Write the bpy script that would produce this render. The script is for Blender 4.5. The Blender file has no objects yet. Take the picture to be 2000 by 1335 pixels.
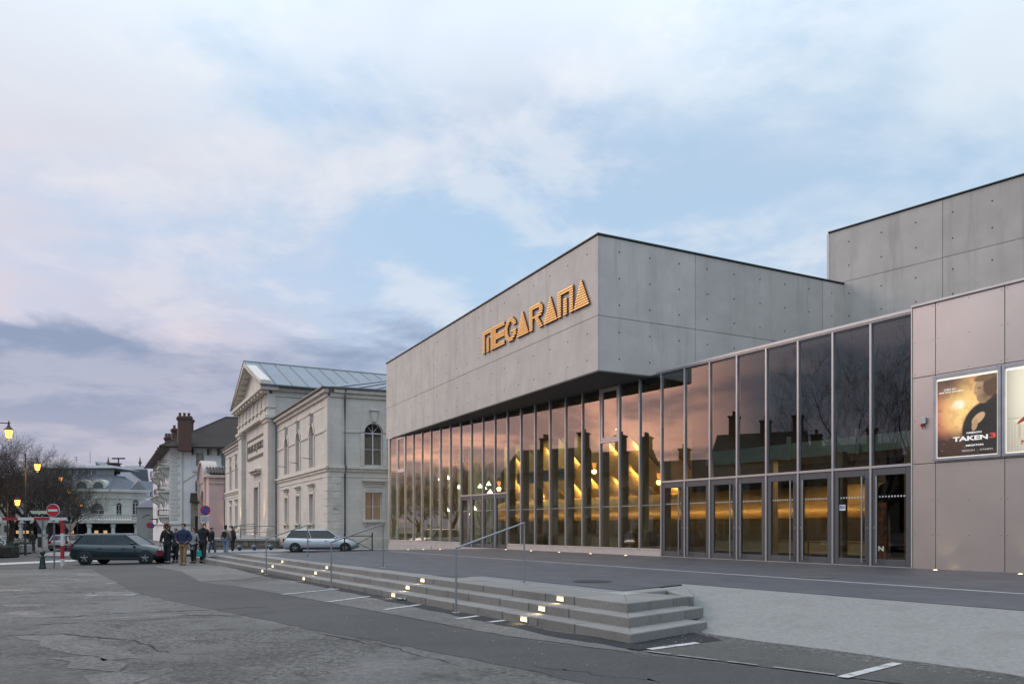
import bpy, bmesh, math, random
from mathutils import Vector, Matrix
R = math.radians
random.seed(7)
S = bpy.context.scene
COL = S.collection

# ------------------------------------------------------------------ camera
FPX, HOR, CAMZ = 1510.0, 1028.0, 1.62
cam_d = bpy.data.cameras.new('camera')
cam_d.sensor_width = 36.0
cam_d.lens = FPX / 2000.0 * 36.0
cam_d.shift_y = (HOR - 667.5) / 2000.0
cam_d.clip_start, cam_d.clip_end = 0.1, 8000.0
cam = bpy.data.objects.new('camera', cam_d); COL.objects.link(cam)
cam.location = (0, 0, CAMZ); cam.rotation_euler = (R(90), 0, 0)
S.camera = cam

# ------------------------------------------------------------------ render / exposure
S.render.engine = 'CYCLES'
S.cycles.use_denoising = True
S.cycles.max_bounces = 8; S.cycles.transparent_max_bounces = 16
S.cycles.glossy_bounces = 4; S.cycles.diffuse_bounces = 3
S.cycles.sample_clamp_indirect = 6.0
S.cycles.caustics_reflective = False; S.cycles.caustics_refractive = False
S.view_settings.view_transform = 'Standard'
S.view_settings.look = 'None'
S.view_settings.gamma = 1.0
S.view_settings.use_curve_mapping = False
S.view_settings.exposure = 0.0

# ------------------------------------------------------------------ world: dusk sky with broken cloud
SUN_AZ = Vector((-0.88, 0.475, 0)).normalized()      # where the sun went down, left of the picture
SUN_EL = R(30)
W = bpy.data.worlds.new('World'); S.world = W; W.use_nodes = True
nt = W.node_tree; nt.nodes.clear()
class G:
    """tiny node-graph helper"""
    def __init__(s, nt): s.nt = nt
    def node(s, t, **kw):
        n = s.nt.nodes.new(t)
        for k, v in kw.items(): setattr(n, k, v)
        return n
    def put(s, n, i, v):
        if v is None: return
        if hasattr(v, 'is_linked') or isinstance(v, bpy.types.NodeSocket): s.nt.links.new(v, n.inputs[i])
        else: n.inputs[i].default_value = v
    def m(s, op, a, b=None, c=None, clamp=False):
        n = s.node('ShaderNodeMath', operation=op, use_clamp=clamp)
        for i, v in enumerate((a, b, c)): s.put(n, i, v)
        return n.outputs[0]
    def vm(s, op, a, b=None):
        n = s.node('ShaderNodeVectorMath', operation=op)
        s.put(n, 0, a); s.put(n, 1, b)
        return n.outputs['Value'] if op in ('DOT_PRODUCT', 'LENGTH') else n.outputs[0]
    def mix(s, f, a, b, mode='MIX'):
        n = s.node('ShaderNodeMix', data_type='RGBA', blend_type=mode)
        s.put(n, 0, f); s.put(n, 6, a); s.put(n, 7, b)
        return n.outputs[2]
    def ss(s, x, a, b):
        n = s.node('ShaderNodeMapRange', interpolation_type='SMOOTHSTEP')
        s.put(n, 0, x); n.inputs[1].default_value = a; n.inputs[2].default_value = b
        return n.outputs[0]
    def noise(s, vec, scale, detail=4, rough=0.5, dist=0.0):
        n = s.node('ShaderNodeTexNoise')
        s.put(n, 'Vector', vec); n.inputs['Scale'].default_value = scale
        n.inputs['Detail'].default_value = detail; n.inputs['Roughness'].default_value = rough
        n.inputs['Distortion'].default_value = dist
        return n.outputs[0]
    def ramp(s, x, stops):
        n = s.node('ShaderNodeValToRGB')
        e = n.color_ramp.elements
        while len(e) < len(stops): e.new(0.5)
        for el, (p, c) in zip(e, stops):
            el.position = p; el.color = (*c, 1) if len(c) == 3 else c
        s.put(n, 0, x)
        return n.outputs[0]
def lin(r, g, b):
    f = lambda c: (c/255/12.92) if c/255 <= 0.04045 else ((c/255+0.055)/1.055)**2.4
    return (f(r), f(g), f(b), 1.0)
g = G(nt)
tc = g.node('ShaderNodeTexCoord')
D = tc.outputs['Generated']
sep = g.node('ShaderNodeSeparateXYZ'); nt.links.new(D, sep.inputs[0])
dx, dy, dz = sep.outputs
zc = g.m('MAXIMUM', dz, 0.0)
flat = g.vm('NORMALIZE', g.vm('MULTIPLY', D, (1, 1, 0)))
az = g.vm('DOT_PRODUCT', flat, tuple(SUN_AZ))                      # 1 towards the sunset
azl = g.m('MULTIPLY_ADD', az, 0.5, 0.5)
# cloud layer seen in perspective
inv = g.m('DIVIDE', 1.0, g.m('ADD', zc, 0.16))
comb = g.node('ShaderNodeCombineXYZ')
g.put(comb, 0, g.m('MULTIPLY', dx, inv)); g.put(comb, 1, g.m('MULTIPLY', dy, inv)); comb.inputs[2].default_value = 3.7
P = comb.outputs[0]
n1 = g.noise(P, 1.25, 8, 0.56, 0.25)
n2 = g.noise(g.vm('ADD', P, (5.2, 1.3, 0.0)), 0.55, 5, 0.5, 0.2)
n3 = g.noise(g.vm('ADD', P, (-2.2, 7.3, 1.0)), 2.9, 7, 0.58, 0.2)
sky = g.node('ShaderNodeTexSky', sky_type='NISHITA', sun_disc=False)
sky.sun_elevation = SUN_EL
sky.sun_rotation = math.atan2(SUN_AZ.x, SUN_AZ.y)
sky.air_density = 1.0; sky.dust_density = 1.2; sky.ozone_density = 2.0
SKY_STRENGTH = 0.10
# work in units of the final radiance / SKY_STRENGTH
nish = g.mix(1.0, sky.outputs[0], (SKY_STRENGTH, SKY_STRENGTH, SKY_STRENGTH, 1), 'MULTIPLY')
clear = g.mix(0.80, nish, lin(190, 220, 248))
light_c = g.mix(g.m('MULTIPLY', g.ss(azl, 0.55, 0.95), g.ss(dz, 0.62, 0.10)), lin(226, 237, 247), lin(232, 214, 220))
c1 = g.mix(g.m('MULTIPLY', g.ss(n1, 0.43, 0.60), 0.9), clear, light_c)
dark_c = g.mix(g.ss(azl, 0.45, 0.9), lin(196, 214, 233), lin(190, 197, 218))
dk = g.m('MULTIPLY', g.ss(g.m('ADD', n2, g.m('MULTIPLY', azl, 0.16)), 0.55, 0.72), 0.6)
c2 = g.mix(dk, c1, dark_c)
wisp = g.m('MULTIPLY', g.ss(n3, 0.48, 0.66), 0.5)
c3 = g.mix(wisp, c2, lin(238, 240, 245))
# pink veil low towards the sunset
veil = g.m('MULTIPLY', g.m('MULTIPLY', g.ss(azl, 0.72, 0.97), g.ss(dz, 0.46, 0.18)), 0.6)
c4 = g.mix(veil, c3, lin(222, 204, 213))
# slate-blue bank lying along the horizon
bank_h = g.m('ADD', dz, g.m('MULTIPLY', g.m('SUBTRACT', n1, 0.5), 0.22))
bank = g.m('MULTIPLY', g.ss(bank_h, 0.222, 0.190), g.ss(azl, 0.62, 0.80))
c5 = g.mix(g.m('MULTIPLY', bank, g.m('MULTIPLY_ADD', g.ss(n3, 0.40, 0.62), -0.35, 0.95)), c4, g.mix(g.ss(dz, 0.02, 0.2), lin(184, 183, 199), lin(144, 159, 188)))
# the afterglow itself
gl_e = g.m('ADD', dz, g.m('MULTIPLY', g.m('SUBTRACT', n3, 0.5), 0.16))
glow = g.m('MULTIPLY', g.m('MULTIPLY', g.ss(az, 0.925, 0.985), g.ss(gl_e, 0.30, 0.15)), g.ss(gl_e, 0.02, 0.10))
c6 = g.mix(g.m('MULTIPLY', glow, g.m('MULTIPLY_ADD', g.ss(n1, 0.42, 0.58), 0.7, 0.25)), c5, (4.2, 2.15, 1.5, 1))
# heavy grey cloud standing beyond the left edge of the picture, as the glass mirrors it
hv = g.vm('DOT_PRODUCT', flat, tuple(Vector((-0.97, -0.22, 0)).normalized()))
heavy = g.m('MULTIPLY', g.m('MULTIPLY', g.ss(hv, 0.86, 0.975), g.ss(dz, 0.31, 0.15)), g.m('MULTIPLY_ADD', g.ss(n1, 0.36, 0.60), -0.5, 0.95))
c6 = g.mix(heavy, c6, lin(150, 152, 164))
# zenith brightened, as overcast skies are, to lift the light on walls and ground
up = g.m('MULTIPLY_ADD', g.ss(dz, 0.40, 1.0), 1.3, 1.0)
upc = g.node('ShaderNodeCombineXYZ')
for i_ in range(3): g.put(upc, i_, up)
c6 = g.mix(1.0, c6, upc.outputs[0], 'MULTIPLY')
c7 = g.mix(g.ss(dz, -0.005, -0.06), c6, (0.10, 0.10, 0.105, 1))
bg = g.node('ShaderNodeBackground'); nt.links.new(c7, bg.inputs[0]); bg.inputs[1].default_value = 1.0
wo = g.node('ShaderNodeOutputWorld'); nt.links.new(bg.outputs[0], wo.inputs[0])

# ------------------------------------------------------------------ sun (soft, veiled by cloud)
sd = bpy.data.lights.new('sun', 'SUN'); sd.energy = 1.4; sd.angle = R(26); sd.color = (1.0, 0.80, 0.66)
so = bpy.data.objects.new('sun', sd); COL.objects.link(so)
sdir = Vector((SUN_AZ.x*math.cos(SUN_EL), SUN_AZ.y*math.cos(SUN_EL), math.sin(SUN_EL)))
so.rotation_euler = (-sdir).to_track_quat('-Z', 'Y').to_euler(); so.location = sdir*200

# ================================================================== helpers
def gz(x):                                   # the square falls gently towards the left
    return -0.018*min(max(0.0, -x-10.0), 62.0)
def unp(px, py, z=0.0):                      # where a sight line meets a level plane
    Y = (CAMZ-z)*FPX/(py-HOR); return Vector(((px-1000)/FPX*Y, Y, z))
def ung(px, py):                             # ... meets the ground
    z = 0.0
    for _ in range(8): p = unp(px, py, z); z = gz(p.x)
    p.z = z; return p
def pX(px, Y): return (px-1000)/FPX*Y
def pZ(py, Y): return CAMZ-(py-HOR)/FPX*Y

class Frame:
    def __init__(s, o, eu, ev):
        s.o = Vector((o[0], o[1], 0)); s.eu = Vector((eu[0], eu[1], 0)); s.ev = Vector((ev[0], ev[1], 0))
    def p(s, u, v, z): q = s.o+s.eu*u+s.ev*v; return Vector((q.x, q.y, z))
WORLD = Frame((0, 0), (1, 0), (0, 1))

def wm(o):
    M = o.matrix_basis.copy()
    if o.parent: M = wm(o.parent) @ o.matrix_parent_inverse @ M
    return M
def adopt(o, parent):
    if parent is not None:
        o.parent = parent; o.matrix_parent_inverse = wm(parent).inverted()
def tag(o, label=None, cat=None, group=None, kind=None):
    if label: o['label'] = label
    if cat: o['category'] = cat
    if group: o['group'] = group
    if kind: o['kind'] = kind
    return o
def empty(name, loc, rz=0.0, label=None, cat=None, group=None, parent=None):
    o = bpy.data.objects.new(name, None); COL.objects.link(o)
    o.empty_display_size = 0.3
    o.location = loc; o.rotation_euler = (0, 0, rz)
    adopt(o, parent)
    return tag(o, label, cat, group)

class MB:
    def __init__(s): s.v = []; s.f = []
    def add(s, vs, fs):
        b = len(s.v); s.v += [tuple(x) for x in vs]; s.f += [tuple(i+b for i in q) for q in fs]; return s
    def hexa(s, q):
        return s.add(q, [(0, 3, 2, 1), (4, 5, 6, 7), (0, 1, 5, 4), (1, 2, 6, 5), (2, 3, 7, 6), (3, 0, 4, 7)])
    def box(s, F, u0, u1, v0, v1, z0, z1):
        return s.hexa([F.p(u, v, z) for z in (z0, z1) for (u, v) in ((u0, v0), (u1, v0), (u1, v1), (u0, v1))])
    def cbox(s, c, sx, sy, sz):
        return s.box(WORLD, c[0]-sx/2, c[0]+sx/2, c[1]-sy/2, c[1]+sy/2, c[2]-sz/2, c[2]+sz/2)
    def prism(s, pts, off):
        n = len(pts); pts = [Vector(p) for p in pts]; off = Vector(off)
        return s.add(pts+[p+off for p in pts],
                     [tuple(range(n))[::-1], tuple(range(n, 2*n))]+[(i, (i+1) % n, n+(i+1) % n, n+i) for i in range(n)])
    def poly(s, pts): return s.add(pts, [tuple(range(len(pts)))])
    def tube(s, path, rad, n=8, cap=True):
        path = [Vector(p) for p in path]
        if not hasattr(rad, '__len__'): rad = [rad]*len(path)
        rings = []
        for i, p in enumerate(path):
            t = (path[min(i+1, len(path)-1)]-path[max(i-1, 0)]).normalized()
            a = t.cross(Vector((0, 0, 1)))
            if a.length < 1e-3: a = t.cross(Vector((1, 0, 0)))
            a.normalize(); b = t.cross(a)
            rings.append([p+(a*math.cos(2*math.pi*k/n)+b*math.sin(2*math.pi*k/n))*rad[i] for k in range(n)])
        fs = []
        for i in range(len(path)-1):
            for k in range(n): fs.append((i*n+k, i*n+(k+1) % n, (i+1)*n+(k+1) % n, (i+1)*n+k))
        if cap: fs += [tuple(range(n))[::-1], tuple((len(path)-1)*n+k for k in range(n))]
        return s.add([q for r in rings for q in r], fs)
    def lathe(s, c, prof, n=16, axis='Z'):
        vs = []
        for r, h in prof:
            for k in range(n):
                a = 2*math.pi*k/n; q = (r*math.cos(a), r*math.sin(a), h)
                if axis == 'Y': q = (q[0], q[2], q[1])
                if axis == 'X': q = (q[2], q[0], q[1])
                vs.append(Vector(c)+Vector(q))
        m = len(prof); fs = []
        for i in range(m-1):
            for k in range(n): fs.append((i*n+k, i*n+(k+1) % n, (i+1)*n+(k+1) % n, (i+1)*n+k))
        fs += [tuple(range(n))[::-1], tuple((m-1)*n+k for k in range(n))]
        return s.add(vs, fs)
    def mesh(s, name, bevel=0.0, smooth=False, seg=1, norm=True):
        me = bpy.data.meshes.new(name); me.from_pydata(s.v, [], s.f)
        if norm or bevel:
            bm = bmesh.new(); bm.from_mesh(me)
            if norm: bmesh.ops.recalc_face_normals(bm, faces=bm.faces)
            if bevel:
                es = [e for e in bm.edges if len(e.link_faces) == 2 and e.calc_face_angle(0) > 0.5]
                bmesh.ops.bevel(bm, geom=es, offset=bevel, segments=seg, affect='EDGES', profile=0.5, clamp_overlap=True)
            bm.to_mesh(me); bm.free()
        if smooth:
            for p in me.polygons: p.use_smooth = True
        return me
    def build(s, name, mat, parent=None, bevel=0.0, smooth=False, kind=None, label=None, cat=None, group=None, seg=1, norm=True):
        me = s.mesh(name, bevel, smooth, seg, norm)
        if mat is not None: me.materials.append(mat)
        o = bpy.data.objects.new(name, me); COL.objects.link(o)
        adopt(o, parent)
        return tag(o, label, cat, group, kind)
def one(name, mat, parent, F, u0, u1, v0, v1, z0, z1, bevel=0.0, **kw):
    return MB().box(F, u0, u1, v0, v1, z0, z1).build(name, mat, parent, bevel, **kw)
def copy_tree(o, parent=None):
    c = o.copy(); COL.objects.link(c)
    if parent is not None: c.parent = parent
    for ch in list(o.children): copy_tree(ch, c)
    return c
def text_mesh(name, body, size, mat, parent, M, depth=0.006, align='CENTER', sx=1.0, bold=0.0, xw=None):
    cu = bpy.data.curves.new(name, 'FONT'); cu.body = body; cu.size = size; cu.extrude = depth/2
    cu.align_x = align; cu.align_y = 'CENTER'; cu.offset = bold; cu.resolution_u = 3
    t = bpy.data.objects.new(name+'_tmp', cu); COL.objects.link(t)
    dg = bpy.context.evaluated_depsgraph_get()
    me = bpy.data.meshes.new_from_object(t.evaluated_get(dg))
    bpy.data.objects.remove(t); bpy.data.curves.remove(cu)
    if xw:
        xs = [v.co.x for v in me.vertices]; sx = xw/max(1e-6, max(xs)-min(xs))
    for v in me.vertices: v.co.x *= sx
    me.transform(M); me.materials.clear(); me.materials.append(mat); me.name = name
    o = bpy.data.objects.new(name, me); COL.objects.link(o); adopt(o, parent); return o
def face_matrix(o, ex, ez):                   # text plane: x along ex, y along ez, standing at o
    ex = Vector(ex).normalized(); ez = Vector(ez).normalized(); n = ex.cross(ez)
    M = Matrix.Identity(4)
    for i in range(3): M[i][0] = ex[i]; M[i][1] = ez[i]; M[i][2] = n[i]; M[i][3] = o[i]
    return M

# ------------------------------------------------------------------ materials
def mat(name, col, rough=0.7, metal=0.0, var=0.12, vscale=3.0, bump=0.0, bscale=40.0, streak=None, spec=0.5,
        col2=None, stain=0.0, stain_col=(0.02, 0.02, 0.02), stain_scale=0.6, rvar=0.0, objvar=0.0, coat=0.0):
    m = bpy.data.materials.new(name); m.use_nodes = True
    t = m.node_tree; q = G(t); b = t.nodes['Principled BSDF']
    b.inputs['Roughness'].default_value = rough; b.inputs['Metallic'].default_value = metal
    b.inputs['Specular IOR Level'].default_value = spec
    if coat: b.inputs['Coat Weight'].default_value = coat; b.inputs['Coat Roughness'].default_value = 0.08
    c = q.node('ShaderNodeTexCoord').outputs['Object']
    base = (*col, 1)
    n = q.noise(c, vscale, 6, 0.6)
    lo = tuple(x*(1-var) for x in col); hi = tuple(min(1, x*(1+var)) for x in (col2 or col))
    cc = q.ramp(n, [(0.3, lo), (0.7, hi)])
    if streak:                                # (scale along, amount): rain streaks running down
        mp = q.node('ShaderNodeMapping'); t.links.new(c, mp.inputs[0]); mp.inputs['Scale'].default_value = (streak[0], streak[0], streak[0]*0.09)
        sn = q.noise(mp.outputs[0], 1.0, 5, 0.65)
        cc = q.mix(q.m('MULTIPLY', q.ss(sn, 0.48, 0.75), streak[1]), cc, tuple(x*0.55 for x in col)+(1,))
    if stain:
        sn = q.noise(c, stain_scale, 7, 0.62, 0.4)
        cc = q.mix(q.m('MULTIPLY', q.ss(sn, 0.5, 0.68), stain), cc, (*stain_col, 1))
    if objvar:
        oi = q.node('ShaderNodeObjectInfo')
        k = q.m('MULTIPLY_ADD', oi.outputs['Random'], objvar*2, 1-objvar)
        hs = q.node('ShaderNodeHueSaturation'); t.links.new(cc, hs.inputs['Color']); t.links.new(k, hs.inputs['Value']); cc = hs.outputs[0]
    t.links.new(cc, b.inputs['Base Color'])
    if rvar:
        rn = q.noise(c, vscale*0.7, 5, 0.6)
        t.links.new(q.m('ADD', rough-rvar, q.m('MULTIPLY', rn, rvar*2), clamp=True), b.inputs['Roughness'])
    if bump:
        bn = q.node('ShaderNodeBump'); bn.inputs['Strength'].default_value = bump; bn.inputs['Distance'].default_value = 0.02
        t.links.new(q.noise(c, bscale, 4, 0.6), bn.inputs['Height']); t.links.new(bn.outputs[0], b.inputs['Normal'])
    return m
def emit(name, col, strength):
    m = bpy.data.materials.new(name); m.use_nodes = True; t = m.node_tree; b = t.nodes['Principled BSDF']
    b.inputs['Base Color'].default_value = (*[min(1, c) for c in col], 1)
    b.inputs['Emission Color'].default_value = (*col, 1); b.inputs['Emission Strength'].default_value = strength
    return m
def glass(name, tint=(0.82, 0.86, 0.84), ior=1.9, rough=0.0, refl=(1, 1, 1), wav=0.0):
    m = bpy.data.materials.new(name); m.use_nodes = True; t = m.node_tree; t.nodes.clear(); q = G(t)
    tr = q.node('ShaderNodeBsdfTransparent'); tr.inputs[0].default_value = (*tint, 1)
    gl = q.node('ShaderNodeBsdfGlossy'); gl.inputs['Roughness'].default_value = rough; gl.inputs[0].default_value = (*refl, 1)
    fr = q.node('ShaderNodeFresnel'); fr.inputs[0].default_value = ior
    if wav:
        bn = q.node('ShaderNodeBump'); bn.inputs['Strength'].default_value = wav; bn.inputs['Distance'].default_value = 0.05
        t.links.new(q.noise(q.node('ShaderNodeTexCoord').outputs['Object'], 0.55, 1, 0.4), bn.inputs['Height'])
        t.links.new(bn.outputs[0], gl.inputs['Normal'])
    ge = q.node('ShaderNodeNewGeometry')        # reflect at the outer face only
    fac = q.m('MULTIPLY', fr.outputs[0], q.m('SUBTRACT', 1.0, ge.outputs['Backfacing']))
    mx = q.node('ShaderNodeMixShader'); t.links.new(fac, mx.inputs[0]); t.links.new(tr.outputs[0], mx.inputs[1]); t.links.new(gl.outputs[0], mx.inputs[2])
    o = q.node('ShaderNodeOutputMaterial'); t.links.new(mx.outputs[0], o.inputs[0])
    return m
M = {}
M['concrete'] = mat('concrete', (0.545, 0.50, 0.455), 0.75, var=0.10, vscale=0.9, bump=0.12, bscale=25, streak=(1.9, 0.45), stain=0.32, stain_col=(0.40, 0.375, 0.345), stain_scale=0.45, objvar=0.07)
M['joint'] = mat('joint_shadow', (0.10, 0.10, 0.10), 0.9)
M['hole'] = mat('tie_hole', (0.05, 0.048, 0.045), 0.9)
M['coping'] = mat('coping_metal', (0.10, 0.11, 0.11), 0.5, 0.6)
M['alu'] = mat('brushed_aluminium', (0.56, 0.55, 0.56), 0.38, 0.85, var=0.05)
M['alu_pale'] = mat('pale_aluminium', (0.62, 0.58, 0.56), 0.45, 0.5, var=0.06)
M['door_grey'] = mat('door_grey_paint', (0.115, 0.118, 0.125), 0.45, 0.3, var=0.05)
M['steel'] = mat('brushed_steel', (0.5, 0.49, 0.47), 0.3, 0.9, var=0.05)
M['clad'] = mat('champagne_cladding', (0.74, 0.655, 0.605), 0.34, 0.9, var=0.05, vscale=0.7, rvar=0.05, objvar=0.02)
M['glass'] = glass('facade_glass', (0.74, 0.78, 0.75), 2.25)
M['glass_door'] = glass('door_glass', (0.75, 0.78, 0.76), 1.6)
M['slate'] = mat('slate_paving', (0.072, 0.073, 0.082), 0.62, var=0.22, vscale=1.4, bump=0.25, bscale=60, stain=0.4, stain_col=(0.055, 0.056, 0.064), stain_scale=0.9, rvar=0.1)
M['stone_line'] = mat('pale_stone_strip', (0.42, 0.42, 0.43), 0.7)
M['granite'] = mat('grey_granite', (0.20, 0.19, 0.175), 0.7, var=0.25, vscale=45, bump=0.3, bscale=120, stain=0.35, stain_col=(0.10, 0.098, 0.09), stain_scale=1.2, objvar=0.12)
M['granite_light'] = mat('light_granite', (0.30, 0.295, 0.285), 0.7, var=0.18, vscale=40, bump=0.2, bscale=100, objvar=0.08)
M['ramp'] = mat('poured_concrete_slope', (0.225, 0.218, 0.205), 0.8, var=0.16, vscale=18, bump=0.4, bscale=50, stain=0.45, stain_col=(0.165, 0.158, 0.147), stain_scale=1.8, streak=(7.0, 0.3))
M['rail'] = mat('rail_steel', (0.30, 0.30, 0.31), 0.45, 0.7)
M['dark'] = mat('dark_void', (0.015, 0.015, 0.016), 0.9)
M['black'] = mat('black_paint', (0.02, 0.02, 0.022), 0.45, 0.2)
# ================================================================== ground
def asphalt(name, col, worn, rough=0.8, wet=0.0, crack=0.5, scale=1.0):
    m = bpy.data.materials.new(name); m.use_nodes = True; t = m.node_tree; q = G(t); b = t.nodes['Principled BSDF']
    c = q.node('ShaderNodeTexCoord').outputs['Object']
    big = q.noise(c, 0.22*scale, 6, 0.6, 0.6)
    mid = q.noise(c, 1.6*scale, 7, 0.68, 0.5)
    fine = q.noise(c, 70, 3, 0.7)
    grit = q.noise(c, 190, 2, 0.7)
    patch = q.noise(c, 13, 8, 0.75, 0.6)
    sweep = q.noise(c, 0.30*scale, 4, 0.55, 0.8)
    cc = q.mix(q.ss(big, 0.35, 0.65), (*col, 1), (*worn, 1))
    cc = q.mix(q.m('MULTIPLY', q.ss(mid, 0.50, 0.70), crack), cc, tuple(x*0.45 for x in col)+(1,))
    cc = q.mix(q.m('MULTIPLY', q.m('MULTIPLY', q.ss(patch, 0.46, 0.58), q.m('MULTIPLY_ADD', q.ss(sweep, 0.46, 0.56), 0.55, 0.45)), crack), cc, tuple(x*0.38 for x in col)+(1,))
    cc = q.mix(q.m('MULTIPLY', q.ss(patch, 0.47, 0.34), 0.55), cc, tuple(min(1, x*1.35) for x in worn)+(1,))
    cc = q.mix(q.m('MULTIPLY', q.ss(mid, 0.42, 0.28), 0.35), cc, tuple(min(1, x*1.5) for x in worn)+(1,))
    cc = q.mix(q.m('MULTIPLY', q.ss(fine, 0.35, 0.7), 0.55), cc, tuple(x*0.5 for x in col)+(1,))
    cc = q.mix(q.m('MULTIPLY', q.ss(grit, 0.62, 0.75), 0.5), cc, tuple(min(1, x*2.2) for x in worn)+(1,))
    t.links.new(cc, b.inputs['Base Color'])
    if wet:
        pud = q.m('MULTIPLY', q.ss(q.noise(c, 0.45, 5, 0.6, 0.5), 0.56, 0.66), wet)
        t.links.new(q.m('SUBTRACT', rough, q.m('MULTIPLY', pud, rough-0.22)), b.inputs['Roughness'])
    else: b.inputs['Roughness'].default_value = rough
    b.inputs['Specular IOR Level'].default_value = 0.35
    bn = q.node('ShaderNodeBump'); bn.inputs['Strength'].default_value = 0.8; bn.inputs['Distance'].default_value = 0.035
    t.links.new(q.m('ADD', q.m('MULTIPLY', fine, 0.5), q.m('ADD', q.m('MULTIPLY', mid, 1.2), q.m('ADD', q.m('MULTIPLY', patch, 0.9), q.m('MULTIPLY', grit, 0.4)))), bn.inputs['Height'])
    t.links.new(bn.outputs[0], b.inputs['Normal'])
    return m
M['asph'] = asphalt('worn_asphalt', (0.125, 0.118, 0.109), (0.215, 0.205, 0.19), wet=0.9, crack=0.9)
M['asph_dark'] = asphalt('dark_asphalt', (0.080, 0.077, 0.074), (0.105, 0.101, 0.097), crack=0.25)
M['asph_light'] = asphalt('pale_asphalt', (0.165, 0.157, 0.147), (0.215, 0.205, 0.19), crack=0.5)
M['asph_tan'] = asphalt('gritty_asphalt', (0.115, 0.11, 0.10), (0.155, 0.148, 0.132), crack=0.4)
M['asph_black'] = asphalt('fresh_bitumen', (0.028, 0.028, 0.03), (0.04, 0.04, 0.042), crack=0.3)
M['paint'] = mat('worn_white_paint', (0.46, 0.455, 0.44), 0.7, var=0.1, stain=0.95, stain_col=(0.15, 0.145, 0.135), stain_scale=6)
M['pave'] = mat('pale_pavement', (0.24, 0.237, 0.23), 0.8, var=0.2, vscale=1.0, bump=0.25, bscale=60, stain=0.3, stain_col=(0.15, 0.148, 0.145))

mb = MB()
xs = [-3000, -300, -72, -10, 40, 300, 3000]; ys = [-3000, -60, 200, 3000]
for i in range(len(xs)-1):
    for j in range(len(ys)-1):
        mb.poly([(x, y, gz(x)) for x, y in ((xs[i], ys[j]), (xs[i+1], ys[j]), (xs[i+1], ys[j+1]), (xs[i], ys[j+1]))])
mb.build('ground', M['asph'], kind='structure')

def sheet(name, pix, m, lift, ragged=0.05, world=None, kind='structure', parent=None):
    """a flush patch on the ground with an uneven edge"""
    pts = world or [ung(*p) for p in pix]
    out = []
    rnd = random.Random(len(name)*7+len(pts))
    for i, a in enumerate(pts):
        b = pts[(i+1) % len(pts)]; a = Vector((a[0], a[1], 0)); b = Vector((b[0], b[1], 0))
        L = (b-a).length; n = max(1, min(60, int(L/0.35))) if ragged else 1
        tdir = (b-a)/max(L, 1e-6); nor = Vector((-tdir.y, tdir.x, 0))
        for k in range(n):
            j = 0 if k == 0 else rnd.uniform(-ragged, ragged)
            out.append(a+tdir*(L*k/n)+nor*j)
    bm = bmesh.new(); bm.faces.new([bm.verts.new((p.x, p.y, 0)) for p in out])
    bmesh.ops.triangulate(bm, faces=bm.faces)
    for cx in (-10.0, -72.0):
        bmesh.ops.bisect_plane(bm, geom=bm.verts[:]+bm.edges[:]+bm.faces[:], plane_co=(cx, 0, 0), plane_no=(1, 0, 0))
    for v in bm.verts: v.co.z = gz(v.co.x)+lift
    bmesh.ops.recalc_face_normals(bm, faces=bm.faces)
    if sum(f.normal.z for f in bm.faces) < 0: bmesh.ops.reverse_faces(bm, faces=bm.faces)
    me = bpy.data.meshes.new(name); bm.to_mesh(me); bm.free(); me.materials.append(m)
    o = bpy.data.objects.new(name, me); COL.objects.link(o); adopt(o, parent)
    if kind: o['kind'] = kind
    return o
# newer dark strip of roadway sweeping from the crossing to the foreground
sheet('road', [(170, 1106), (300, 1104), (352, 1116), (395, 1137), (450, 1143), (560, 1162), (640, 1177), (720, 1192), (860, 1218),
      (990, 1243), (1240, 1276), (1500, 1306), (1760, 1338), (1950, 1380), (1700, 1440), (1300, 1370), (1150, 1335), (1000, 1302), (800, 1262), (600, 1228), (480, 1202), (340, 1174), (262, 1156), (215, 1130)],
      M['asph_dark'], 0.004)
sheet('parking_apron', [(300, 1106), (430, 1104), (470, 1110), (522, 1123), (480, 1131), (392, 1136), (352, 1115)], M['asph_light'], 0.008, 0.03)
sheet('parking_apron', [(452, 1143), (500, 1136), (570, 1131), (608, 1141), (700, 1158), (820, 1182), (940, 1208), (1110, 1243), (1215, 1262),
      (1240, 1275), (990, 1242), (860, 1217), (720, 1191), (640, 1176), (550, 1160)], M['asph_light'], 0.008, 0.03)
sheet('parking_apron', [(1262, 1272), (1330, 1258), (1405, 1251), (2010, 1331), (2500, 1395), (2500, 1480), (1780, 1338), (1500, 1304)], M['asph_tan'], 0.008, 0.03)
# wet dark gutter along the foot of the steps
sheet('gutter', [(420, 1096), (470, 1103), (520, 1119), (600, 1133), (700, 1154), (900, 1196), (1100, 1236), (1236, 1256), (1345, 1234), (1392, 1244), (1410, 1251), (1330, 1259), (1250, 1270),
      (1100, 1247), (930, 1211), (800, 1183), (680, 1157), (590, 1138), (500, 1121), (440, 1106)], M['asph_black'], 0.012, 0.05)
for a, b in (((552, 1161), (662, 1150)), ((637, 1176), (722, 1165)), ((750, 1191), (820, 1181)), ((890, 1209), (935, 1203)), ((950, 1216), (985, 1212)),
             ((1268, 1269), (1362, 1256)), ((1645, 1324), (1752, 1296))):
    A_, B_ = ung(*a), ung(*b); t_ = (B_-A_).normalized(); n_ = Vector((-t_.y, t_.x, 0))*(0.06)
    sheet('parking_line', None, M['paint'], 0.016, 0.008, world=[A_-n_, B_-n_, B_+n_, A_+n_])
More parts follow.
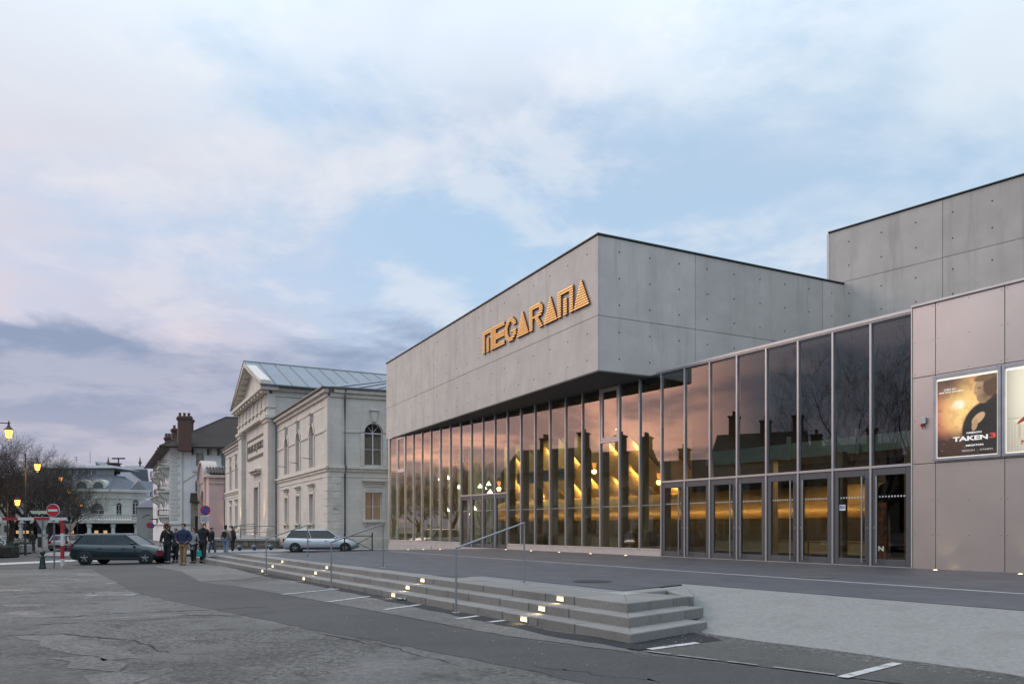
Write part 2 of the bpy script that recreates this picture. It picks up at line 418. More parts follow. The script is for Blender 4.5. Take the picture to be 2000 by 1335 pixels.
# worn edge line of the bays on the right: only scraps are left
M['paint_worn'] = mat('faded_paint', (0.24, 0.235, 0.225), 0.75, var=0.1, stain=0.95, stain_col=(0.13, 0.126, 0.115), stain_scale=5)
for t0, t1 in ((0.02, 0.16), (0.2, 0.42), (0.47, 0.62), (0.7, 0.98)):
    a_, b_ = ung(1258, 1272), ung(1640, 1320); p_, q_ = a_.lerp(b_, t0), a_.lerp(b_, t1); n_ = Vector((-(b_-a_).y, (b_-a_).x, 0)).normalized()*0.03
    sheet('parking_line', None, M['paint_worn'], 0.016, 0.012, world=[p_-n_, q_-n_, q_+n_, p_+n_])
# tar seams, repairs and pale worn scabs in the old surface
rs_ = random.Random(41)
def seam(pix, w):
    pts = [ung(*p) for p in pix]; L_, R_ = [], []
    fine = []
    for a, b in zip(pts[:-1], pts[1:]):
        for k in range(8): fine.append(a.lerp(b, k/8)+Vector((rs_.gauss(0, 0.035), rs_.gauss(0, 0.05), 0)))
    fine.append(pts[-1])
    for i, p in enumerate(fine):
        t = (fine[min(i+1, len(fine)-1)]-fine[max(i-1, 0)]); n_ = Vector((-t.y, t.x, 0)).normalized(); ww = 0.45*w*rs_.uniform(0.25, 1.2)*(0.25 if i in (0, len(fine)-1) else 1)
        L_.append(p+n_*ww); R_.append(p-n_*ww)
    sheet('tar_seam', None, M['asph_black'], 0.006, 0.0, world=L_+R_[::-1])
seam([(95, 1157), (160, 1156), (205, 1160)], 0.05); seam([(0, 1162), (60, 1158), (150, 1157)], 0.06); seam([(320, 1156), (380, 1154), (440, 1157)], 0.06)
seam([(110, 1205), (250, 1196), (420, 1190), (520, 1183)], 0.06); seam([(350, 1200), (450, 1202), (540, 1195)], 0.05); seam([(60, 1220), (200, 1212), (330, 1208)], 0.04)
seam([(0, 1240), (110, 1238), (260, 1250), (330, 1275)], 0.05); seam([(600, 1232), (760, 1262), (900, 1300)], 0.03); seam([(380, 1230), (470, 1228)], 0.03); seam([(1030, 1300), (1180, 1320), (1300, 1330)], 0.02)
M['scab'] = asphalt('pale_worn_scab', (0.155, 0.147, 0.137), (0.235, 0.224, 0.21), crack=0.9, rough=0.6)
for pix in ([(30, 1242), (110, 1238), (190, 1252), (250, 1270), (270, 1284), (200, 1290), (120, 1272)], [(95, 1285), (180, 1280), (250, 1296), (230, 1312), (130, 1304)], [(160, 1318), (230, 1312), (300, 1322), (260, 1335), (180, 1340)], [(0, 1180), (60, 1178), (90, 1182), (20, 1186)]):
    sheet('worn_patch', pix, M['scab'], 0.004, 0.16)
# crossing road beyond, the pavement before the courthouse, the far street
sheet('road', None, M['asph_dark'], 0.003, 0.0, world=[Vector(p) for p in ((-60, 33.5, 0), (-16, 32.6, 0), (-15.2, 39.5, 0), (-9.5, 44.5, 0), (-4, 52.2, 0), (-4, 53.2, 0), (-13, 51.4, 0), (-20, 46.2, 0), (-26, 46.5, 0), (-31, 50, 0), (-62, 110, 0), (-90, 180, 0), (-110, 180, 0), (-68, 100, 0), (-42, 52, 0), (-36, 44, 0), (-60, 44.5, 0))])
sheet('crossing_line', [(0, 1099), (180, 1091), (185, 1093.5), (0, 1102.5)], M['paint'], 0.008, 0.0)
sheet('crossing_line', [(150, 1093), (215, 1094), (212, 1096), (140, 1095)], M['paint'], 0.008, 0.0)

def kerb_block(name, poly, h, m, kind='structure', lift0=-0.1):
    """raised slab standing on the sloping ground"""
    bot = [Vector((p[0], p[1], gz(p[0])+lift0)) for p in poly]; top = [Vector((p[0], p[1], gz(p[0])+h)) for p in poly]
    n = len(poly)
    o = MB().add(bot+top, [tuple(range(n))[::-1], tuple(range(n, 2*n))]+[(i, (i+1) % n, n+(i+1) % n, n+i) for i in range(n)]).build(name, m, bevel=0.015)
    o['kind'] = kind; return o
def band(name, line, w, h, m):               # kerb stones along a line
    obs = None
    root = empty(name, (line[0][0], line[0][1], 0)); root['kind'] = 'structure'
    for a, b in zip(line[:-1], line[1:]):
        a = Vector(a); b = Vector(b); L = (b-a).length; t = (b-a)/L; F = Frame(a, t, Vector((-t.y, t.x)))
        n = max(1, int(L/1.0))
        for k in range(n):
            u0, u1 = L*k/n+0.006, L*(k+1)/n-0.006
            z0 = gz(F.p((u0+u1)/2, 0, 0).x)
            one('kerb_stone', m, root, F, u0, u1, 0, w, z0-0.1, z0+h, 0.012)
    return root
kerb_block('pavement', [(-12.2, 52.2), (-3.5, 53.6), (-3.5, 58.2), (-14, 57.2), (-24.0, 58.5), (-34, 62), (-36, 60), (-31.6, 52), (-26, 47.7), (-20.6, 47.5)], 0.10, M['pave'])
band('kerb', [(-12.2, 52.15, 0), (-20.4, 47.35, 0), (-26, 47.5, 0), (-31.8, 51.9, 0)], -0.16, 0.112, M['granite_light'])
kerb_block('pavement', [(-60, 46), (-38, 45.6), (-36.6, 47.5), (-42.5, 57), (-48, 66), (-58, 84), (-72, 108), (-120, 108)], 0.11, M['pave'])
band('kerb', [(-60, 45.95, 0), (-38, 45.55, 0), (-36.5, 47.5, 0), (-42.4, 57, 0), (-48, 66, 0)], -0.16, 0.122, M['granite_light'])

# ================================================================== cinema: frame of reference
A0 = (783/FPX*21.0, 21.0)
dU = Vector((-0.5345, 0.8451)); nV = Vector((0.8451, 0.5345))
F = Frame(A0, dU, nV)
MOD = 1.222
def onv(px, py, v):                          # sight line meets the plane v = const of the cinema frame
    c = F.o.x*nV.x+F.o.y*nV.y+v
    Y = c/(nV.x*(px-1000)/FPX+nV.y); p = Vector((pX(px, Y), Y, pZ(py, Y)))
    q = p-F.o; return q.x*dU.x+q.y*dU.y, p.z

# ------------------------------------------------------------------ forecourt (slate paving, dying into the street on the left)
def fz(u, v):
    k = (v+13.5)/13.5; us = 20.5+1.5*k; ue = 31.0+8.0*k
    return max(0.004, (0.44+0.06*k)*min(1.0, max(0.0, (ue-u)/(ue-us))))
us = [4, 9, 14, 18]+[20+0.75*i for i in range(27)]
vs_ = [-12.0+12.0*i/12 for i in range(13)]
mb = MB()
mb.add([F.p(u, v, fz(u, v)) for u in us for v in vs_],
       [(i*13+j, i*13+j+1, (i+1)*13+j+1, (i+1)*13+j) for i in range(len(us)-1) for j in range(12)])
def slabs(m, w, h):
    t = m.node_tree; q = G(t); b = t.nodes['Principled BSDF']; old = b.inputs['Base Color'].links[0].from_socket
    c = q.node('ShaderNodeTexCoord').outputs['Object']; cb = q.node('ShaderNodeCombineXYZ')
    t.links.new(q.vm('DOT_PRODUCT', c, (dU.x, dU.y, 0)), cb.inputs[0]); t.links.new(q.vm('DOT_PRODUCT', c, (nV.x, nV.y, 0)), cb.inputs[1])
    br = q.node('ShaderNodeTexBrick'); t.links.new(cb.outputs[0], br.inputs['Vector']); br.inputs['Scale'].default_value = 1.0; br.inputs['Mortar Size'].default_value = 0.012
    br.inputs['Color1'].default_value = (1, 1, 1, 1); br.inputs['Color2'].default_value = (0.78, 0.78, 0.80, 1); br.inputs['Mortar'].default_value = (0.55, 0.55, 0.56, 1)
    br.inputs['Brick Width'].default_value = w; br.inputs['Row Height'].default_value = h
    t.links.new(q.mix(1.0, old, br.outputs[0], 'MULTIPLY'), b.inputs['Base Color'])
slabs(M['slate'], 0.9, 0.22)
fc = mb.build('forecourt', M['slate'], kind='structure', norm=True)
if fc.data.polygons[0].normal.z < 0: fc.data.flip_normals()
# shallow joints of the slate slabs are relief; the pale stone strip is laid in
mb = MB(); LU = [-16+1.5*i for i in range(33)]
mb.add([F.p(u, v, fz(u, v)+0.005) for u in LU for v in (-6.06, -5.94)], [(2*i, 2*i+1, 2*i+3, 2*i+2) for i in range(len(LU)-1)])
o = mb.build('stone_strip', M['stone_line'], fc)
if o.data.polygons[0].normal.z < 0: o.data.flip_normals()
mb = MB().lathe(F.p(1.1, -10.16, fz(1.1, -10.16)+0.001), [(0.42, 0), (0.42, 0.006), (0.38, 0.008)], 28); mb.build('manhole_cover', mat('manhole_iron', (0.03, 0.03, 0.034), 0.6, 0.4), fc)
mb = MB().lathe(F.p(-0.8, -5.3, fz(-0.8, -5.3)+0.001), [(0.42, 0), (0.42, 0.006), (0.38, 0.008)], 28); mb.build('manhole_cover', M['coping'], fc)

# ------------------------------------------------------------------ steps: every granite block on its own
SC = Vector((1.643, 10.66)); q = SC-Vector(A0); sU = q.x*dU.x+q.y*dU.y; sV = q.x*nV.x+q.y*nV.y
d2 = Vector((0.707, 0.707)); d2u = d2.x*dU.x+d2.y*dU.y; d2v = d2.x*nV.x+d2.y*nV.y       # side flight runs this way
steps = empty('front_steps', F.p(sU+10, sV, 0), label='long flight of three grey granite steps with mitred corner before the glass building', cat='steps')
TR = 0.40; RISE = [0.0, 0.145, 0.295, 0.44]; UEND = [28.6, 26.0, 23.4]
k_side = 1.0/abs(d2v)
def corner(i, back=0.0):                     # mitre corner of tread i, in u,v
    t = TR*i+back
    v = sV+t
    # side line: through SC offset t along its inner normal
    nrm = Vector((-d2.y, d2.x)); base = SC+nrm*t
    # intersect with v const
    qb = base-Vector(A0); bu = qb.x*dU.x+qb.y*dU.y; bv = qb.x*nV.x+qb.y*nV.y
    s = (v-bv)/d2v
    return bu+s*d2u, v, s
rs = random.Random(3)
LIGHTS = {}
for i in range(3):
    z0, z1 = (RISE[i]-0.03 if i else -0.12), RISE[i+1]
    dep = 0.46 if i < 2 else 0.95
    cu, cv, _ = corner(i); bu, bv, _ = corner(i, dep)
    # front run
    u = cu; first = True
    while u < UEND[i]-0.3:
        L = rs.uniform(0.85, 1.25) if not first else rs.uniform(1.2, 1.6)
        u1 = min(u+L, UEND[i])
        if UEND[i]-u1 < 0.45: u1 = UEND[i]
        g_ = 0.007
        a = cu if first else u+g_; b_ = bu if first else u+g_
        dz_ = rs.uniform(-0.003, 0.003)
        fz1 = lambda uu: min(z1, 10)
        pts = [F.p(a, cv, z0), F.p(u1-g_, cv, z0), F.p(u1-g_, cv+dep, z0), F.p(b_, bv, z0)]
        mbk = MB().hexa(pts+[Vector((p.x, p.y, z1+dz_)) for p in pts])
        mbk.build('step_block', M['granite'], steps, 0.012)
        u = u1; first = False
    # side run: from the mitre corner along d2 until it meets the sloped bank
    run = [2.0, 2.05, 1.75][i]
    p0 = F.p(cu, cv, 0); p0 = Vector((p0.x, p0.y)); nb = Vector((-d2.y, d2.x))
    pb = F.p(bu, bv, 0); pb = Vector((pb.x, pb.y))
    s0 = 0.0
    cuts = [run*0.72, run]
    for kx, s1 in enumerate(cuts):
        a = p0+d2*(s0+0.004 if kx else 0); b_ = p0+d2*(s1-0.004)
        off = (pb-p0)-d2*((pb-p0).dot(d2))
        c_ = b_+off; e_ = (p0+d2*(s0+0.004)+off) if kx else pb
        pts = [Vector((p.x, p.y, z0)) for p in (a, b_, c_, e_)]
        MB().hexa(pts+[Vector((p.x, p.y, z1)) for p in pts]).build('step_block', M['granite'], steps, 0.012)
        s0 = s1
# landing behind the top blocks and the ribbed warning strip
cu3, cv3, _ = corner(2, 0.955); cu4, cv4, _ = corner(2, 1.40)
ribs = empty('tactile_strip', F.p(cu3+9, cv3+0.2, 0.44), label='pale ribbed tactile paving strip along the top of the steps', cat='tactile paving')
mb = MB(); pts = [F.p(cu3, cv3, 0.30), F.p(23.4, cv3, 0.30), F.p(23.4, cv4, 0.30), F.p(cu4, cv4, 0.30)]
mb.hexa(pts+[Vector((p.x, p.y, 0.441)) for p in pts]).build('base', M['granite_light'], ribs, 0.004)
mb = MB(); u = cu4
while u < 23.2:
    mb.box(F, u+0.01, u+0.055, cv3+0.04, cv4-0.03, 0.4405, 0.4485); u += 0.11
mb.build('ribs', M['granite_light'], ribs, kind='stuff')
mb = MB(); s_ = 0.15; p0 = F.p(cu3, cv3, 0); nb = Vector((-d2.y, d2.x, 0)); D2 = Vector((d2.x, d2.y, 0))
pA = F.p(cu4, cv4, 0)
off = (pA-p0)-D2*((pA-p0).dot(D2))
pts = [p0, p0+D2*1.7, p0+D2*1.7+off, pA]
MB().hexa([Vector((p.x, p.y, 0.30)) for p in pts]+[Vector((p.x, p.y, 0.4405)) for p in pts]).build('base', M['granite_light'], ribs, 0.004)
while s_ < 1.6:
    a = p0+D2*(s_+0.32); o1 = off*0.9
    pq = [a, a+D2*0.045, a+D2*0.045+o1, a+o1]
    if s_+0.32 < 1.65: mb.hexa([Vector((p.x, p.y, 0.440)) for p in pq]+[Vector((p.x, p.y, 0.4485)) for p in pq])
    s_ += 0.11
mb.build('ribs', M['granite_light'], ribs, kind='stuff')
# front strip of slate between the tactile paving and the main sheet
mb = MB(); LU = us
mb.add([F.p(u, v, fz(u, v)-0.002) for u in LU for v in (cv4, -11.9)], [(2*i, 2*i+1, 2*i+3, 2*i+2) for i in range(len(LU)-1)])
o = mb.build('forecourt_edge', M['slate'], fc)
if o.data.polygons[0].normal.z < 0: o.data.flip_normals()
# the shallow wedge where the steps die out on the left
wedge = [(UEND[2], -13.3+0.8), (UEND[2], -11.5), (33, -11.5), (33, -12.9), (UEND[0], -12.93)]

# recessed step lights
M['lamp_warm'] = emit('step_lamp_glow', (1.0, 0.80, 0.42), 2.6)
M['bezel'] = mat('lamp_bezel', (0.45, 0.45, 0.44), 0.35, 0.8)
stepz = [(RISE[i]+RISE[i+1])/2+0.005 for i in range(3)]
def step_lamp(px, i, which):
    cv = corner(i)[1]; u, _z = onv(px, 1100, cv)
    root = empty('step_lamp', F.p(u, cv, stepz[i]), label=f'small lit recessed lamp in the {("lowest", "middle", "top")[i]} granite step, {which}', cat='step light', group='lamps set in the steps')
    one('bezel', M['bezel'], root, F, u-0.115, u+0.115, cv-0.012, cv+0.05, stepz[i]-0.052, stepz[i]+0.052, 0.004)
    one('lens', M['lamp_warm'], root, F, u-0.09, u+0.09, cv-0.016, cv+0.04, stepz[i]-0.036, stepz[i]+0.036)
    one('louvre', M['bezel'], root, F, u-0.095, u+0.095, cv-0.03, cv-0.012, stepz[i]+0.020, stepz[i]+0.028)
    one('louvre', M['bezel'], root, F, u-0.095, u+0.095, cv-0.03, cv-0.012, stepz[i]+0.038, stepz[i]+0.046)
    L = bpy.data.lights.new('step_beam', 'SPOT'); L.energy = 7.0; L.color = (1.0, 0.72, 0.34); L.spot_size = R(120); L.spot_blend = 0.9; L.shadow_soft_size = 0.06
    lo = bpy.data.objects.new('step_beam', L); COL.objects.link(lo); lo.location = F.p(u, cv-0.04, stepz[i]+0.01)
    lo.rotation_euler = Vector((-nV.x*0.8, -nV.y*0.8, -0.9)).to_track_quat('-Z', 'Y').to_euler(); adopt(lo, root)
for which, trio in (('close to the mitred corner', (1024, 1059, 1095)), ('beyond the railing by the corner', (769, 797, 826)),
                    ('just past the middle railing', (594, 617, 639)), ('before the railing farthest from the corner', (513, 533, 552))):
    for i, px in enumerate(trio): step_lamp(px, i, which)

# handrails
def handrail(lo, hi, ztop_lo, ztop_hi, label):
    p = ung(*lo); q_ = unp(hi[0], hi[1], 0.44)
    root = empty('handrail', p, label=label, cat='handrail', group='handrails across the steps')
    a = Vector((p.x, p.y, ztop_lo)); b = Vector((q_.x, q_.y, ztop_hi))
    MB().tube([(p.x, p.y, -0.05), a-Vector((0, 0, 0.03))], 0.019, 10).build('post', M['rail'], root, smooth=False)
    MB().tube([(q_.x, q_.y, 0.43), b-Vector((0, 0, 0.03))], 0.019, 10).build('post', M['rail'], root)
    MB().tube([a, b], 0.020, 12).build('rail', M['rail'], root)
    MB().lathe((q_.x, q_.y, 0.441), [(0.075, 0), (0.075, 0.012), (0.03, 0.014)], 16).build('base_plate', M['alu'], root)
    MB().lathe((p.x, p.y, 0.013), [(0.075, 0), (0.075, 0.012), (0.03, 0.014)], 16).build('base_plate', M['alu'], root)
handrail((891, 1197), (1024, 1139), 1.22, 1.70, 'slender sloping steel handrail near the mitred corner of the steps')
handrail((647, 1150), (748, 1108), 1.22, 1.70, 'slender sloping steel handrail at the middle of the steps')
handrail((520, 1122), (601, 1090), 1.22, 1.68, 'slender sloping steel handrail near the tapering end of the steps')

# ------------------------------------------------------------------ poured concrete bank right of the steps
bank = empty('concrete_bank', unp(1600, 1250), label='sloping pale poured concrete bank beside the steps', cat='concrete slope')
tl, tr_, bl, br = unp(1330, 1139, 0.455), unp(2000, 1192, 0.455), unp(1375, 1240), unp(2000, 1325)
tdir = (tr_-tl); bdir = (br-bl)
n = 34; m_ = 8; rb = random.Random(5); vs2 = []
prof = [(0, 0.0), (0.05, -0.002), (0.15, 0.022), (0.35, 0.02), (0.55, 0.0), (0.75, -0.015), (0.92, -0.03), (1.0, -0.02)]
for i in range(n+1):
    t = i/n*2.3
    a = tl+tdir*t; b = bl+bdir*t
    for s, hgt in prof:
        p = a.lerp(b, s); p.z += hgt+rb.uniform(-0.006, 0.006)*(1 if 0 < s < 1 else 0)
        vs2.append(p)
nb = len(prof)
mb = MB().add(vs2, [(i*nb+j, (i+1)*nb+j, (i+1)*nb+j+1, i*nb+j+1) for i in range(n) for j in range(nb-1)])
# left cheek and back
cheek = [vs2[j] for j in range(nb)]
0 and mb.add(cheek+[Vector((bl.x+0.3, bl.y+0.5, -0.1)), Vector((tl.x, tl.y, -0.1))], [tuple(range(nb+2))])
o = mb.build('slope', M['ramp'], bank, smooth=True)
# kerb-like rounded nose at the head of the bank
e0 = unp(1304, 1157, 0.445); e1 = unp(1333, 1138, 0.455); nrm = Vector((0.35, -0.2, 0))
MB().hexa([Vector((p.x, p.y, z)) for z in (0.1, 0.452) for p in (e0, unp(1345, 1175, 0.30), tl+tdir*0.02, tl)]).build('nose', M['ramp'], bank, 0.01) if False else None
fillp = [Vector(p) for p in ((2.95, 13.22, 0), (3.10, 13.17, 0), (3.50, 15.80, 0), (3.40, 15.56, 0), (2.85, 14.93, 0))]
MB().prism([Vector((p.x, p.y, 0.0)) for p in fillp], (0, 0, 0.4375)).build('cheek', M['ramp'], bank, 0.01)
# paving between the steps, the bank and the cladding
c4 = F.p(cu4, cv4, 0.44)
mb = MB(); hp = [F.p(4.0, cv4, 0), c4, c4+D2*1.95, tl, tl+tdir*1.1, tl+tdir*2.3, F.p(-16, 0, 0), F.p(-12, 0, 0), F.p(0, 0, 0), F.p(4, 0, 0)]
def fzp(p):
    q_ = p-F.o; return fz(q_.x*dU.x+q_.y*dU.y, q_.x*nV.x+q_.y*nV.y)
mb.poly([Vector((p.x, p.y, fzp(p))) for p in hp])
o = mb.build('forecourt_edge', M['slate'], fc)
if o.data.polygons[0].normal.z < 0: o.data.flip_normals()
# ================================================================== cinema building
cin = empty('cinema_building', F.p(12, 2, 0.4), label='modern cinema with overhanging grey concrete boxes above a long glazed foyer', cat='building')
ZG0, ZT, ZTR = 0.73, 7.36, 3.31
NMOD = 29
doorset = {0, 1, 2, 3, 4, 5, 6, 7, 17, 18, 19, 20}
# --- concrete boxes
B0 = Vector((pX(1168, 28.7), 28.7)); eL = Vector((-0.4519, 0.892)); eR = Vector((0.892, 0.4519))
ZB0, ZB1, ZJ = 7.42, 12.47, 9.47
LL, LR = 25.6, 13.1
FL = Frame(B0, eL, eR)            # v runs inward along eR for the left face
FR = Frame(B0, eR, eL)            # v runs inward along eL for the right face
T = 0.05
core = MB().box(FL, T, LL, T, LR, ZB0+0.004, ZB1-0.01).build('concrete_core', M['joint'], cin)
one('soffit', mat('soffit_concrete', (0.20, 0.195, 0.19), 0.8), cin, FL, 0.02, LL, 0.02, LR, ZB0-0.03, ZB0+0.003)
def panels(Fr, cuts, zc, name='concrete_panel', t0=0.0, t1=T-0.003):
    for a, b in zip(cuts[:-1], cuts[1:]):
        for z0, z1 in zip(zc[:-1], zc[1:]):
            one(name, M['concrete'], cin, Fr, a+(0.009 if a > cuts[0] else 0), b-(0.009 if b < cuts[-1] else 0), t0, t1, z0+0.009, z1-0.009, 0.004)
def dist_left(px): return (28.7*933/(px-235)-28.7)/0.892
def dist_right(px):
    k = (px-1000)/FPX; return (k*28.7-B0.x)/(0.892-k*0.4519)
cl = [0, dist_left(971), dist_left(846.5), LL]
panels(FL, cl, [ZB0, ZJ, ZB1])
cr = [T, dist_right(1358), dist_right(1607), LR]
panels(FR, cr, [ZB0, ZJ, ZB1])
# tie holes
def holes(Fr, us_, zs_, skip=lambda u, z: False):
    mb = MB()
    for u in us_:
        for z in zs_:
            if skip(u, z): continue
            c = Fr.p(u, -0.0025, z); r = 0.034
            ring = [c+Vector((Fr.eu.x*r*math.cos(a), Fr.eu.y*r*math.cos(a), r*math.sin(a))) for a in [i*math.pi/4 for i in range(8)]]
            mb.prism(ring, Fr.ev*0.02)
    mb.build('tie_holes', M['hole'], cin, kind='stuff')
zs_h = [11.95, 10.95, 9.95, 8.93, 7.93]
holes(FL, [0.75+1.42*i for i in range(18)], zs_h, skip=lambda u, z: 0.4 < u < 10.2 and 9.7 < z < 11.2 and not u > 9.4)
holes(FR, [0.95+1.42*i for i in range(9)], zs_h)
# copings
def coping(Fr, u0, u1, z, ov=0.05):
    one('coping', M['coping'], cin, Fr, u0, u1, -ov, 0.5, z, z+0.05, 0.006)
    one('coping_drip', M['dark'], cin, Fr, u0+0.02, u1, -0.012, 0.45, z-0.035, z-0.001)
coping(FL, -0.05, LL, ZB1); coping(FR, 0.46, LR, ZB1+0.001)
# --- tall block behind
Y20 = 35.1
T0 = Vector((pX(1620, Y20), Y20)); eT = Vector((0.6525, -0.7578)); iT = Vector((0.7578, 0.6525))
FT = Frame(T0, eT, iT); LT = 20.0
ZT1, ZTJ = 14.95, 12.56
MB().box(FT, 0.05, LT, T, 12, 7.0, ZT1-0.01).build('concrete_core', M['joint'], cin)
Yt = 35.1*(1620+300)/(1841+300); tc1 = (Yt-35.1)/-0.7578
panels(FT, [0, tc1, tc1*2, tc1*3, LT], [7.0, 10.0, ZTJ, ZT1])
holes(FT, [0.9+1.42*i for i in range(13)], [14.3, 13.25, 12.0, 11.0, 10.4, 9.4])
coping(FT, -0.06, LT, ZT1)
one('corner_trim', M['alu_pale'], cin, FT, -0.12, -0.004, -0.01, 0.3, 11.5, ZT1-0.04)
# small lamp bracket where the box meets the glazing
uu, _ = onv(1270, 734, -0.02)
# --- roof, ceiling, interior shell
M['int_dark'] = mat('foyer_dark_wall', (0.055, 0.045, 0.038), 0.7)
M['int_floor'] = mat('foyer_floor', (0.16, 0.115, 0.075), 0.35, var=0.2, vscale=1.2)
M['int_ceil'] = mat('foyer_ceiling', (0.05, 0.05, 0.052), 0.8)
M['int_wood'] = mat('foyer_oak', (0.36, 0.24, 0.12), 0.5, var=0.2, vscale=2)
M['gold'] = mat('gilt_panelling', (0.42, 0.25, 0.095), 0.45, 0.3, var=0.12, vscale=1.5)
M['int_green'] = mat('foyer_balustrade', (0.42, 0.52, 0.47), 0.6)
UE = NMOD*MOD
D_IN = 11.0
one('roof', M['coping'], cin, F, -12, UE+0.3, 0.2, D_IN+2, 7.40, 7.415) if False else None
MB().add([F.p(-11, 0.05, 7.40), F.p(9.8, 0.05, 7.40), F.p(9.8, D_IN+3, 7.40), F.p(-11, D_IN+3, 7.40)], [(0, 1, 2, 3)]).build('roof', M['coping'], cin)
one('ceiling', M['int_ceil'], cin, F, 0.0, UE, 0.10, D_IN, 7.20, 7.385)
one('floor', M['int_floor'], cin, F, 0.0, UE, 0.02, D_IN, 0.36, 0.49)
one('back_wall', M['int_dark'], cin, F, 0.0, UE, D_IN, D_IN+0.2, 0.36, 7.39)
one('end_wall', M['int_dark'], cin, F, -0.25, -0.01, 0.3, D_IN, 0.36, 7.39)
one('end_wall', M['concrete'], cin, F, UE+0.06, UE+0.3, 0.1, D_IN, 0.0, 7.39)
# --- curtain wall
for k in range(NMOD+1):
    u = k*MOD
    w = 0.032
    one('mullion', M['alu'], cin, F, u-w, u+w, -0.045, 0.13, (0.40 if k in range(0, 9) or 17 <= k <= 21 else ZG0-0.02), 7.40, 0.004)
one('corner_post', M['alu'], cin, F, UE+0.036, UE+0.12, -0.045, 0.13, 0.0, 7.40)
one('head_rail', M['alu'], cin, F, 0.0, UE, -0.05, 0.14, 7.405, 7.44)
one('head_rail', M['alu_pale'], cin, F, -0.02, 10.0, -0.075, 0.30, 7.445, 7.53, 0.006)
one('head_rail', M['door_grey'], cin, F, 0.0, UE, -0.02, 0.1, 7.352, 7.398)
def rail(k0, k1, z, h=0.035, m=None):
    for k in range(k0, k1):
        one('transom', m or M['alu'], cin, F, k*MOD+0.034, (k+1)*MOD-0.034, -0.043, 0.12, z-h, z+h, 0.003)
rail(0, 8, ZTR); rail(17, 21, ZTR)
def pane(k, z0, z1, m=None, inset=0.034):
    return one('glass_pane', m or M['glass'], cin, F, k*MOD+inset, (k+1)*MOD-inset, 0.02, 0.032, z0, z1)
def sash(k, z0, z1):                         # opening light with its own frame
    a, b = k*MOD+0.036, (k+1)*MOD-0.036
    s = one('window_sash', M['alu_pale'], cin, F, a, a+0.12, -0.03, 0.08, z0, z1, 0.004)
    one('sash_stile', M['alu_pale'], s, F, b-0.12, b, -0.03, 0.08, z0, z1, 0.004)
    one('sash_rail', M['alu_pale'], s, F, a+0.122, b-0.122, -0.03, 0.08, z0, z0+0.14, 0.004)
    one('sash_rail', M['alu_pale'], s, F, a+0.122, b-0.122, -0.03, 0.08, z1-0.14, z1, 0.004)
    one('pane', M['glass'], s, F, a+0.118, b-0.118, 0.02, 0.032, z0+0.135, z1-0.135)
def bottom(k): return fz((k+0.5)*MOD, 0)
for k in range(NMOD):
    if k in doorset: pane(k, ZTR+0.036, ZT); continue
    if k in (10, 27):
        sash(k, 5.17, ZT-0.01); pane(k, ZG0+0.05, 5.09)
        one('transom', M['alu'], cin, F, k*MOD+0.034, (k+1)*MOD-0.034, -0.043, 0.12, 5.095, 5.165, 0.003)
    else: pane(k, ZG0+0.05, ZT)
    one('sill_rail', M['alu_pale'], cin, F, k*MOD+0.034, (k+1)*MOD-0.034, -0.05, 0.12, ZG0, ZG0+0.048, 0.003)
    one('plinth_panel', M['alu_pale'], cin, F, k*MOD+0.004-0.002, (k+1)*MOD-0.002, -0.035, 0.1, min(0.4, bottom(k)-0.25) if k < 24 else 0.50, ZG0-0.004, 0.004)
MB().prism([F.p(23.9*MOD, -0.06, 0.499), F.p(UE+0.1, -0.06, 0.499), F.p(UE+0.1, -0.06, -0.1), F.p(23.9*MOD, -0.06, 0.1)], nV.to_3d()*0.2).build('plinth_wall', M['concrete'], cin)
# rows of dots on the glass at eye height
M['dot'] = mat('frosted_dot', (0.5, 0.53, 0.51), 0.6)
def dots(parent, u0, u1, z, n, r=0.022):
    mb = MB()
    for i in range(n):
        c = F.p(u0+(u1-u0)*(i+0.5)/n, 0.017, z)
        mb.prism([c+Vector((dU.x*r*math.cos(a), dU.y*r*math.cos(a), r*math.sin(a))) for a in [j*math.pi/5 for j in range(10)]], nV.to_3d()*0.002)
    mb.build('glass_dots', M['dot'], parent, kind='stuff')
for k in range(8, 17): dots(cin, k*MOD+0.08, (k+1)*MOD-0.08, 2.45, 14)
